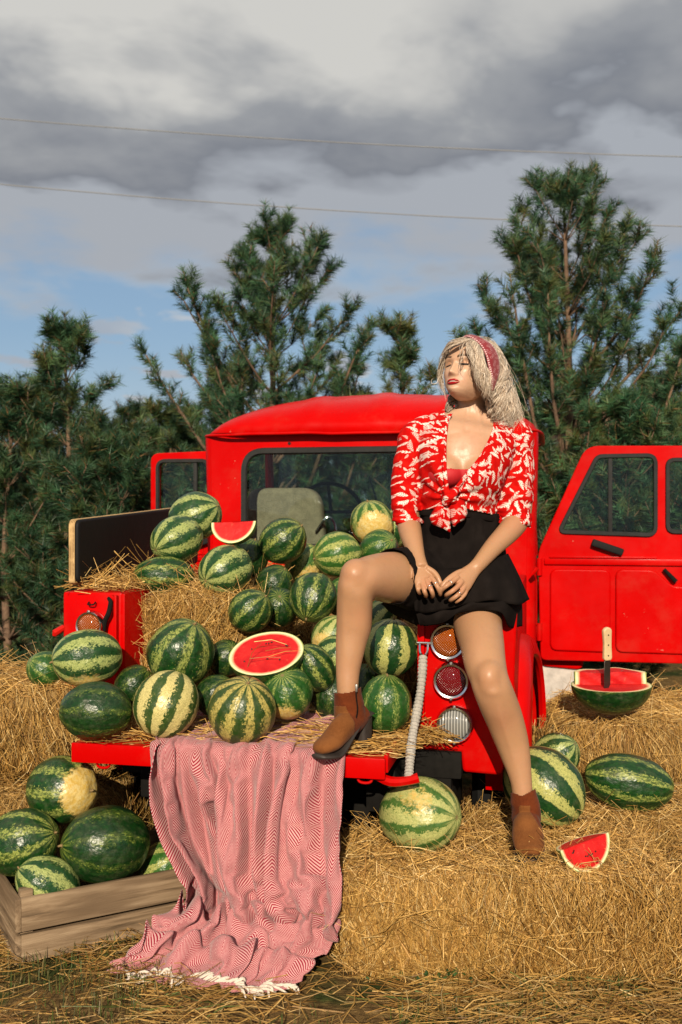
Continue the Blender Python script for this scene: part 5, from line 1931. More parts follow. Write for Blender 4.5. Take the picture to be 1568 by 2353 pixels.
# ---- shirt
def m_floral():
    m_, q = material('floral_cotton')
    c = q.coord('Object')
    x, y, z = q.sep(c)
    nd = q.noise(c, 16, 2, out='Color')
    uv = q.comb(q.m('ADD', x, q.m('MULTIPLY', y, 0.55)), q.m('ADD', z, q.m('MULTIPLY', y, 0.25)), 0.0)
    uv = q.vm('ADD', uv, q.vm('SCALE', q.vm('SUBTRACT', nd, (0.5, 0.5, 0.5)), 0.005))
    tot = None
    for k, (sc_, ll, ww, off) in enumerate(((25.0, 0.56, 0.20, 0.0), (29.0, 0.52, 0.15, 3.7), (44.0, 0.46, 0.19, 8.1))):
        v_ = q.n('ShaderNodeTexVoronoi', {'Vector': q.vm('ADD', uv, (off, off * 0.7, 0)), 'Scale': sc_, 'Randomness': 0.9}, voronoi_dimensions='2D')
        pv_ = q.vm('SCALE', q.vm('SUBTRACT', q.vm('ADD', uv, (off, off * 0.7, 0)), v_.outputs['Position']), sc_)
        r3 = q.sep(v_.outputs['Color'])
        an = q.m('MULTIPLY', r3[0], 6.283)
        px_, py_, _ = q.sep(pv_)
        cs, sn = q.m('COSINE', an), q.m('SINE', an)
        a = q.m('ADD', q.m('MULTIPLY', px_, cs), q.m('MULTIPLY', py_, sn))
        b = q.m('SUBTRACT', q.m('MULTIPLY', py_, cs), q.m('MULTIPLY', px_, sn))
        b = q.m('ADD', b, q.m('MULTIPLY', q.m('MULTIPLY', a, a), 0.5))
        ab = q.m('ABSOLUTE', b)
        ua = q.m('DIVIDE', a, ll)
        lim = q.m('MULTIPLY', q.m('SUBTRACT', 1.0, q.m('MULTIPLY', ua, ua)), ww)
        leaf = q.step(q.m('SUBTRACT', lim, ab), 0.0, 0.03)
        ser = q.step(q.m('SINE', q.m('MULTIPLY', q.m('SUBTRACT', a, ab), 38.0 if k != 1 else 26.0)), -0.55, 0.0)
        core = q.step(ab, 0.035, 0.02)
        leaf = q.m('MULTIPLY', leaf, q.m('MAXIMUM', ser, core))
        leaf = q.m('MULTIPLY', leaf, q.step(r3[1], 0.22, 0.26) if k < 2 else q.step(r3[1], 0.45, 0.5))
        leaf = q.m('MULTIPLY', leaf, q.step(r3[2], 0.0, 0.7, 0.45, 1.0))
        tot = leaf if tot is None else q.m('MAXIMUM', tot, leaf)
    red = q.mix(q.step(q.noise(c, 45, 3), 0.4, 0.7), (0.40, 0.0025, 0.002), (0.47, 0.007, 0.004))
    col = q.mix(tot, red, (0.68, 0.60, 0.54))
    wv = q.noise(c, 70, 3)
    q.out(q.bsdf(color=col, rough=0.85, spec=0.06, normal=q.bump(wv, 0.25, 0.004)))
    return m_


FLORAL = m_floral()
sh = MB()
sh.add(*limb([(1054, 1205, 3.438, 86, 0.112), (1054, 1180, 3.436, 87, 0.116), (1054, 1150, 3.430, 89, 0.120), (1057, 1115, 3.418, 94, 0.132), (1062, 1080, 3.405, 104, 0.140), (1068, 1040, 3.42, 112, 0.128),
              (1073, 1005, 3.448, 118, 0.100), (1076, 984, 3.465, 102, 0.078), (1079, 966, 3.475, 72, 0.064), (1081, 952, 3.478, 52, 0.058)], 40, 50))
sh.add(*limb([(1079, 958, 3.475, 30, 0.048), (1020, 973, 3.468, 30, 0.052), (966, 1004, 3.455, 44, 0.062), (952, 1040, 3.45, 42, 0.060), (938, 1085, 3.445, 36, 0.054), (932, 1130, 3.435, 34.5, 0.052), (933, 1165, 3.425, 35, 0.050), (938, 1192, 3.41, 32, 0.046), (944, 1212, 3.395, 29, 0.042)], 24, 44))
sh.add(*limb([(1079, 958, 3.475, 30, 0.048), (1135, 972, 3.468, 30, 0.052), (1180, 1004, 3.455, 42, 0.062), (1186, 1040, 3.452, 41, 0.062), (1190, 1085, 3.452, 40, 0.060), (1186, 1130, 3.448, 40, 0.057), (1182, 1165, 3.442, 40, 0.054), (1183, 1192, 3.430, 37, 0.048), (1183, 1214, 3.415, 35, 0.044)], 24, 44))
sh_me = remesh(sh, 0.0034, 5)


def pix(c):
    return CU + c[:, 0] / c[:, 1] * F_PX, CV - (c[:, 2] - CAM_H) / c[:, 1] * F_PX


def in_poly(u, v, poly):
    ins = np.zeros(len(u), bool)
    n = len(poly)
    for i in range(n):
        (x1, y1), (x2, y2) = poly[i], poly[(i + 1) % n]
        c = ((y1 > v) != (y2 > v)) & (u < (x2 - x1) * (v - y1) / (y2 - y1 + 1e-9) + x1)
        ins ^= c
    return ins


def cut(me, mask):
    bm = bmesh.new()
    bm.from_mesh(me)
    bm.verts.ensure_lookup_table()
    bmesh.ops.delete(bm, geom=[v for v, k in zip(bm.verts, mask) if k], context='VERTS')
    bm.to_mesh(me)
    bm.free()


c = coords(sh_me)
nrm = normals(sh_me)
u, v = pix(c)
# creases: fine rings on the rolled sleeves, soft diagonal drape on the body
arm = (u < 968) | (u > 1140)
low = np.clip((v - 1060) / 110, 0, 1)
cr = vnoise(np.stack([c[:, 0] * 9, c[:, 1] * 9, c[:, 2] * 60], 1), 1.0, 2) * 0.0085 * low * arm
cr += vnoise(np.stack([(c[:, 0] + c[:, 2]) * 22, c[:, 1] * 8, (c[:, 2] - c[:, 0]) * 9], 1), 1.0, 2) * 0.0036
kx, kv = 1034, 1140                               # pull lines toward the knot
an = np.arctan2(v - kv, u - kx)
rr = np.hypot(u - kx, v - kv)
cr += np.where(arm, 0, np.sin(an * 11 + 2.5 * vnoise(c, 14)) * 0.0042 * np.exp(-((rr - 55) / 55) ** 2))
c += nrm * cr[:, None]
VN = [(1024, 940), (1024, 985), (1022, 1040), (1023, 1080), (1027, 1130), (1056, 1122), (1084, 1078), (1106, 1052), (1123, 1022), (1135, 995), (1143, 968), (1136, 940)]
front = c[:, 1] < 3.475
mask = (in_poly(u, v, VN) & front) | ((v < 962) & (u > 1035) & (u < 1130))
mask |= (v > 1204 + 0.04 * (u - 930)) & (u < 968)
mask |= (v > 1207 + 0.05 * (u - 1180)) & (u > 1146)
mask |= ((v > 1172 - 0.16 * (u - 980) + 0 * u) & (u >= 962) & (u < 1028)) | ((v > 1160 + 0.22 * (u - 1028)) & (u >= 1028) & (u <= 1150))
set_coords(sh_me, c)
cut(sh_me, mask)
shirt = pchild('shirt', sh_me, FLORAL)
sm = shirt.modifiers.new('t', 'SOLIDIFY')
sm.thickness = 0.0018
sm.offset = -1


def ribbon(name, rows, mat, parent, seg=10, n=30, thick=0.004, hint=(0, 1, 0)):
    """flat band: rows (u, v, distance, half width px)"""
    pts = [P(*r_[:3]) for r_ in rows]
    rr = [(thick, r_[3] * r_[2] / F_PX) for r_ in rows]
    V, Fc = tube(pts, rr, seg, n, hint=hint, round_end=True)
    return pchild(name, mesh(name, V, Fc), mat, parent)


def shape_on(name, poly, yfun, mat, parent, bulge=0.004, thick=0.003, n=5):
    """cloth piece with outline poly in (u, v), domed towards the camera, on the surface distance yfun(u, v)"""
    cu_, cv2 = np.mean([p[0] for p in poly]), np.mean([p[1] for p in poly])
    q = round_poly([(p[0], p[1]) for p in poly], 4, 3)
    V, Fc = [P(cu_, cv2, yfun(cu_, cv2) - bulge)], []
    m = len(q)
    for k in range(1, n + 1):
        f = k / n
        for a, b_ in q:
            uu, vv = cu_ + (a - cu_) * f, cv2 + (b_ - cv2) * f
            V.append(P(uu, vv, yfun(uu, vv) - bulge * (1 - f ** 3)))
    for i in range(m):
        Fc.append((0, 1 + i, 1 + (i + 1) % m))
    for k in range(n - 1):
        for i in range(m):
            a, b_ = 1 + k * m + i, 1 + k * m + (i + 1) % m
            Fc.append((a, a + m, b_ + m, b_))
    me = mesh(name, V, Fc)
    o = pchild(name, me, mat, parent)
    s_ = o.modifiers.new('t', 'SOLIDIFY')
    s_.thickness = thick
    return o


# placket edges, collar, knot and tails
pchild('placket', mesh('pl', *tube([P(*q) for q in ((1030, 962, 3.40), (1025, 985, 3.362), (1022, 1020, 3.325), (1022, 1060, 3.288), (1024, 1100, 3.276), (1030, 1130, 3.285))], [(0.0028, 0.007)] * 6, 8, 40, hint=(0, 1, 0))), FLORAL)
pchild('placket', mesh('pl', *tube([P(*q) for q in ((1140, 968, 3.41), (1134, 995, 3.372), (1122, 1022, 3.333), (1105, 1052, 3.298), (1084, 1078, 3.276), (1060, 1108, 3.272), (1042, 1132, 3.28))], [(0.0028, 0.007)] * 7, 8, 40, hint=(0, 1, 0))), FLORAL)
shape_on('collar', [(1042, 948), (1030, 952), (1000, 972), (1004, 990), (1014, 996), (1024, 982), (1034, 964)], lambda a, b: 3.395 + (b - 960) * -0.0006 + abs(a - 1040) * 0.0001, FLORAL, None, 0.006)
shape_on('collar', [(1140, 958), (1150, 962), (1172, 975), (1182, 992), (1172, 996), (1152, 990), (1142, 984)], lambda a, b: 3.400 + (b - 960) * -0.0005 + abs(a - 1140) * 0.0004, FLORAL, None, 0.006)
for cu0, rw, rd in (((942, 1201, 3.405), 0.0430, 0.0420), ((1183, 1204, 3.422), 0.0505, 0.0450)):
    c0 = P(*cu0)
    ax_ = Vector((0.10 if cu0[0] < 1000 else -0.05, -0.22, -1)).normalized()
    sx_ = Vector((1, 0, 0)) - ax_ * ax_.x
    sx_.normalize()
    sy_ = ax_.cross(sx_)
    pts_ = [c0 + sx_ * rw * math.cos(a) + sy_ * rd * math.sin(a) + ax_ * 0.003 * math.sin(5 * a + cu0[0]) for a in np.linspace(0, 2 * math.pi, 40)]
    pchild('cuff', mesh('cuff', *tube(pts_, [(0.0045, 0.0085)] * 40, 8, cap=False, hint=tuple(sx_ * 0.2 + sy_))), FLORAL)
kn_ = MB().add(*ball(P(1032, 1140, 3.275), (0.027, 0.020, 0.022))).add(*tube([P(1020, 1122, 3.272), P(1030, 1140, 3.252), P(1024, 1158, 3.268)], [0.012, 0.015, 0.012], 12, 12, round_end=True)).add(*tube([P(1052, 1124, 3.272), P(1038, 1140, 3.255), P(1046, 1155, 3.27)], [0.011, 0.014, 0.011], 12, 12, round_end=True))
kme = remesh(kn_, 0.0025, 3)
kc = coords(kme)
set_coords(kme, kc + normals(kme) * (vnoise(kc * np.array((30, 30, 60)), 1.6, 2) * 0.003)[:, None])
pchild('knot', kme, FLORAL)
TY = lambda a, b: 3.288 - (b - 1150) * 0.00022 + 0.008 * math.sin(a * 0.16)
shape_on('shirt_tail', [(1022, 1146), (1040, 1146), (1038, 1176), (1034, 1200), (1035, 1224), (1018, 1214), (994, 1204), (988, 1190), (1000, 1168)], TY, FLORAL, None, 0.010)
shape_on('shirt_tail', [(1032, 1146), (1048, 1144), (1068, 1152), (1074, 1180), (1066, 1194), (1048, 1204), (1044, 1212), (1036, 1190)], lambda a, b: TY(a, b) - 0.004, FLORAL, None, 0.010)
REDTOP = plain('red_bandeau', (0.38, 0.004, 0.009), 0.7, bump=0.1)
bt = MB().add(*limb([(1064, 1074, 3.43, 101, 0.1165), (1063, 1090, 3.43, 101, 0.1165), (1059, 1120, 3.435, 93, 0.104), (1056, 1150, 3.44, 87, 0.096)], 40, 12)).add(*ball(P(1024, 1092, 3.350), (0.062, 0.060, 0.045))).add(*ball(P(1098, 1092, 3.350), (0.062, 0.060, 0.045)))
bme_ = remesh(bt, 0.004, 6)
bc = coords(bme_)
bu, bv = pix(bc)
cut(bme_, (bv < 1075 + 0.05 * (bu - 1023)) | (bv > 1150))
pchild('bandeau_top', bme_, REDTOP).modifiers.new('t', 'SOLIDIFY').thickness = 0.002

# ---- skirt
def m_black():
    m_, q = material('black_cotton')
    c = q.coord('Object')
    wv = q.noise(c, 220, 3)
    q.out(q.bsdf(color=q.mix(q.step(q.noise(c, 12, 4), 0.3, 0.8), (0.0065, 0.0050, 0.0046), (0.0115, 0.0088, 0.008)), rough=0.95, spec=0.05, sheen=0.0, sheen_rough=0.5, normal=q.bump(wv, 0.3, 0.003)))
    return m_


BLK = m_black()
sk = MB()
sk.add(*limb([(1054, 1176, 3.436, 88, 0.104), (1054, 1200, 3.437, 89, 0.106), (1054, 1250, 3.44, 98, 0.120), (1057, 1300, 3.44, 108, 0.136), (1060, 1340, 3.445, 114, 0.142), (1064, 1385, 3.455, 116, 0.140), (1066, 1405, 3.46, 114, 0.135)], 40, 30, re=False))
sk.add(*limb([(1020, 1346, 3.46, 72, 0.115), (965, 1331, 3.37, 71, 0.104), (925, 1325, 3.305, 68.5, 0.096), (892, 1322, 3.245, 65, 0.088)], 30, 20, hint=(0, 0, 1), re=False))
sk.add(*limb([(1100, 1346, 3.46, 72, 0.115), (1100, 1370, 3.41, 68, 0.100), (1099, 1392, 3.365, 64, 0.094)], 30, 14, re=False))
sk_me = remesh(sk, 0.004, 6)
sc0 = coords(sk_me)
su_, sv_ = pix(sc0)
wr = vnoise(np.stack([sc0[:, 0] * 18, sc0[:, 1] * 10, sc0[:, 2] * 9], 1), 1.0, 3) * 0.0085
set_coords(sk_me, sc0 + normals(sk_me) * wr[:, None])
hemv = np.array(P(892, 1322, 3.245)) - np.array(P(965, 1331, 3.37))
hemv /= np.linalg.norm(hemv)
dist = (sc0 - np.array(P(900, 1322, 3.26))) @ hemv
cut(sk_me, (sv_ < 1180) | (dist > 0.0))
skirt = pchild('skirt', sk_me, BLK)
skirt.modifiers.new('t', 'SOLIDIFY').thickness = 0.0025
pchild('waistband', mesh('wb', *tube([P(1054, 1183, 3.437) + Vector((0.1345 * math.cos(a), 0.1075 * math.sin(a), 0.004 * math.sin(3 * a) - 0.012 * math.cos(a))) for a in np.linspace(0, 2 * math.pi, 60)], [(0.003, 0.011)] * 60, 8, cap=False, hint=(0, 1, 0))), BLK)


def ruffle(name, top, bot, waves, amp, n=90, m=14, ph=0.0):
    a = catmull([tuple(P(*q)) for q in top], n)
    b = catmull([tuple(P(*q)) for q in bot], n)
    s = np.linspace(0, 1, n)
    V = []
    for k in range(m + 1):
        t = k / m
        p = a * (1 - t) + b * t
        w = np.sin(2 * np.pi * waves * s + ph + 1.2 * np.sin(5 * s) + 0.6 * t)
        p = p + np.outer(w * amp * t ** 0.8, (0.12, -1, 0.25)) + np.outer(vnoise(np.stack([s * 9, 0 * s + t * 2, 0 * s], 1), 1.5) * amp * 0.5, (0, -1, 0))
        p = p + np.array((0, -0.02 * math.sin(math.pi * t), 0))
        V.append(p)
    ii = np.arange(n * (m + 1)).reshape(m + 1, n)
    Fc = np.stack([ii[:-1, :-1], ii[1:, :-1], ii[1:, 1:], ii[:-1, 1:]], -1).reshape(-1, 4)
    o = pchild(name, mesh(name, np.vstack(V), Fc), BLK)
    o.modifiers.new('t', 'SOLIDIFY').thickness = 0.002
    return o


ruffle('ruffle', [(940, 1300, 3.30), (975, 1308, 3.295), (1030, 1306, 3.285), (1085, 1300, 3.285), (1130, 1286, 3.30), (1158, 1275, 3.36), (1168, 1272, 3.45)],
       [(952, 1405, 3.255), (985, 1408, 3.245), (1035, 1398, 3.232), (1090, 1385, 3.225), (1140, 1380, 3.235), (1190, 1390, 3.29), (1216, 1378, 3.43)], 5.2, 0.010)
ruffle('ruffle', [(944, 1370, 3.30), (985, 1385, 3.28), (1035, 1385, 3.27), (1090, 1372, 3.26), (1140, 1368, 3.265), (1180, 1360, 3.33), (1196, 1352, 3.45)],
       [(962, 1436, 3.285), (985, 1438, 3.28), (1020, 1432, 3.26), (1050, 1412, 3.245), (1100, 1403, 3.24), (1148, 1408, 3.25), (1172, 1440, 3.31), (1199, 1440, 3.43)], 4.2, 0.009, ph=1.0)
ruffle('ruffle', [(905, 1372, 3.34), (930, 1380, 3.35), (960, 1385, 3.36), (985, 1385, 3.37)], [(875, 1388, 3.40), (905, 1412, 3.42), (940, 1430, 3.42), (968, 1440, 3.40)], 2.0, 0.006, 40)

# ---- boots
def m_suede(name, a, b):
    m_, q = material(name)
    c = q.coord('Object')
    n_ = q.noise(c, 14, 4)
    n2 = q.noise(c, 150, 3)
    col = q.mix(q.step(q.m('ADD', q.m('MULTIPLY', n_, 0.7), q.m('MULTIPLY', n2, 0.3)), 0.32, 0.68), a, b)
    q.out(q.bsdf(color=col, rough=0.9, spec=0.08, sheen=0.04, sheen_rough=0.5, normal=q.bump(n2, 0.35, 0.003)))
    return m_


SUEDE1 = m_suede('rust_suede', (0.080, 0.017, 0.005), (0.125, 0.028, 0.0075))
SUEDE2 = m_suede('tan_suede', (0.110, 0.037, 0.010), (0.165, 0.060, 0.017))
SOLE = plain('dark_sole', (0.022, 0.016, 0.013), 0.6, vary=0.4)


def boot(shaft, foot, ball_, cut_top, vamp_test, sole_pts, heel_top, heel_bot, fd, zip_rows):
    root_name = 'boot'
    mb = MB().add(*limb(shaft, 26, 26, re=False)).add(*foot)
    for bb in ball_:
        mb.add(*bb)
    me = remesh(mb, 0.0027, 5)
    c = coords(me)
    u_, v_ = pix(c)
    cut(me, cut_top(c, u_, v_))
    c = coords(me)
    u_, v_ = pix(c)
    crs = vnoise(np.stack([c[:, 0] * 14, c[:, 1] * 14, c[:, 2] * 34], 1), 1.0, 2) * 0.0022
    set_coords(me, c + normals(me) * crs[:, None])
    vm = vamp_test(c, u_, v_)
    up = me.copy()
    b = pchild(root_name, me, SUEDE1)
    b.modifiers.new('t', 'SOLIDIFY').thickness = 0.0025
    cut(up, ~vm)
    set_coords(up, coords(up) + normals(up) * 0.0016)
    pchild('vamp', up, SUEDE2, b).modifiers.new('t', 'SOLIDIFY').thickness = 0.0015
    # sole: plan outline swept from heel to toe
    pts, rr = sole_pts
    pchild('sole', mesh('sole', *tube(pts, rr, 18, 24, hint=fd, round_end=True)), SOLE, b)
    V, Fc = [], []
    for ring in (heel_top, heel_bot):
        cpt, dx_, dy_ = ring
        for k in range(16):
            a = 2 * math.pi * k / 16
            sx, sy = math.copysign(abs(math.cos(a)) ** 0.6, math.cos(a)), math.copysign(abs(math.sin(a)) ** 0.6, math.sin(a))
            V.append(tuple(cpt + dx_ * sx + dy_ * sy))
    for k in range(16):
        Fc.append((k, (k + 1) % 16, 16 + (k + 1) % 16, 16 + k))
    Fc += [tuple(range(16))[::-1], tuple(range(16, 32))]
    o = pchild('heel', mesh('heel', V, Fc), SOLE, b)
    sharp(o.data, 50)
    if zip_rows:
        pchild('zip', mesh('zip', *tube([P(*q) for q in zip_rows], 0.0022, 6, 24)), DARKM, b)
        P0 = P(*zip_rows[0])
        pchild('zip_pull', mesh('zp', *boxg(P0 + Vector((0.002, -0.004, -0.012)), (0.0035, 0.002, 0.012), 0.001)), STEEL, b)
    return b


# raised foot on the tailgate, pointing to the left and the camera
toe, heel = P(737, 1722, 3.01), P(832, 1664, 3.185)
fdir = (toe - heel)
fdir.z = 0
fdir.normalize()
fsd = Vector((fdir.y, -fdir.x, 0))
ft = tube([P(833, 1636, 3.185), P(815, 1652, 3.15), P(788, 1673, 3.095), P(763, 1701, 3.05), P(743, 1717, 3.015), P(734, 1723, 2.998)],
          [(0.031, 0.032), (0.035, 0.042), (0.037, 0.040), (0.041, 0.028), (0.034, 0.019), (0.021, 0.012)], 22, 26, hint=tuple(fsd), round_end=True)
zsol = 0.622
sp = lambda u_, v_, y: Vector((P(u_, v_, y).x, y, 0))


def at_z(p, z):
    return Vector((p.x, p.y, z))


ht_top, ht_bot = at_z(P(831, 1652, 3.19), 0.712), at_z(P(833, 1706, 3.19), 0.612)
boot([(799, 1566, 3.135, 29.5, 0.042), (800, 1595, 3.138, 31, 0.044), (803, 1625, 3.148, 35.5, 0.047), (806, 1655, 3.155, 36, 0.046)], ft, [],
     lambda c, u_, v_: v_ < 1592 - 0.0115 * np.clip(u_ - 790, -30, 60) ** 2 * np.where(u_ > 790, 1.7, -0.1) / 2.2,
     lambda c, u_, v_: (v_ > 1622 + np.clip(u_ - 795, 0, 99) * 1.9) & ((u_ < 815) | (v_ > 1690)),
     ([at_z(P(845, 1680, 3.205), 0.716), at_z(P(820, 1680, 3.16), 0.702), at_z(P(793, 1695, 3.10), 0.660), at_z(P(765, 1720, 3.05), zsol), at_z(P(745, 1730, 3.012), zsol), at_z(P(731, 1734, 2.99), zsol + 0.004)],
      [(0.030, 0.006), (0.034, 0.007), (0.036, 0.008), (0.044, 0.010), (0.038, 0.010), (0.026, 0.008)]),
     (ht_top, fsd * 0.031, fdir * 0.030), (ht_bot, fsd * 0.027, fdir * 0.024), tuple(fsd),
     [(818, 1572, 3.094), (819, 1600, 3.097), (822, 1630, 3.10), (818, 1655, 3.105), (812, 1675, 3.105)])
# standing foot on the bale, pointing at the camera
f2 = Vector((0.10, -1, 0)).normalized()
s2 = Vector((1, 0.10, 0))
ft2 = tube([P(1209, 1876, 3.20), P(1210, 1884, 3.165), P(1211, 1899, 3.11), P(1214, 1925, 3.06), P(1218, 1948, 3.02), P(1221, 1957, 2.995)],
           [(0.033, 0.034), (0.039, 0.044), (0.044, 0.046), (0.0475, 0.033), (0.045, 0.022), (0.032, 0.014)], 22, 26, hint=tuple(s2), round_end=True)
zs2 = 0.305
boot([(1201, 1806, 3.145, 27, 0.039), (1204, 1830, 3.147, 30, 0.042), (1208, 1856, 3.152, 33, 0.045), (1210, 1884, 3.16, 34, 0.046)], ft2, [],
     lambda c, u_, v_: v_ < 1828 - 0.30 * np.abs(u_ - 1198) - 0.006 * np.clip(u_ - 1198, 0, 50) ** 2,
     lambda c, u_, v_: (v_ > 1850) & (c[:, 1] < 3.165) & (np.abs(u_ - (1206 + (v_ - 1850) * 0.02)) < 13 + np.clip(v_ - 1866, 0, 99) * 0.62),
     ([at_z(P(1209, 1900, 3.215), 0.375), at_z(P(1209, 1900, 3.17), 0.365), at_z(P(1211, 1920, 3.11), 0.335), at_z(P(1215, 1950, 3.06), zs2), at_z(P(1219, 1965, 3.02), zs2), at_z(P(1222, 1970, 2.99), zs2 + 0.003)],
      [(0.030, 0.006), (0.036, 0.007), (0.040, 0.008), (0.048, 0.009), (0.0465, 0.009), (0.034, 0.008)]),
     (at_z(P(1209, 1900, 3.195), 0.37), s2 * 0.031, f2 * 0.03), (at_z(P(1209, 1900, 3.195), 0.285), s2 * 0.027, f2 * 0.025), tuple(s2), None)

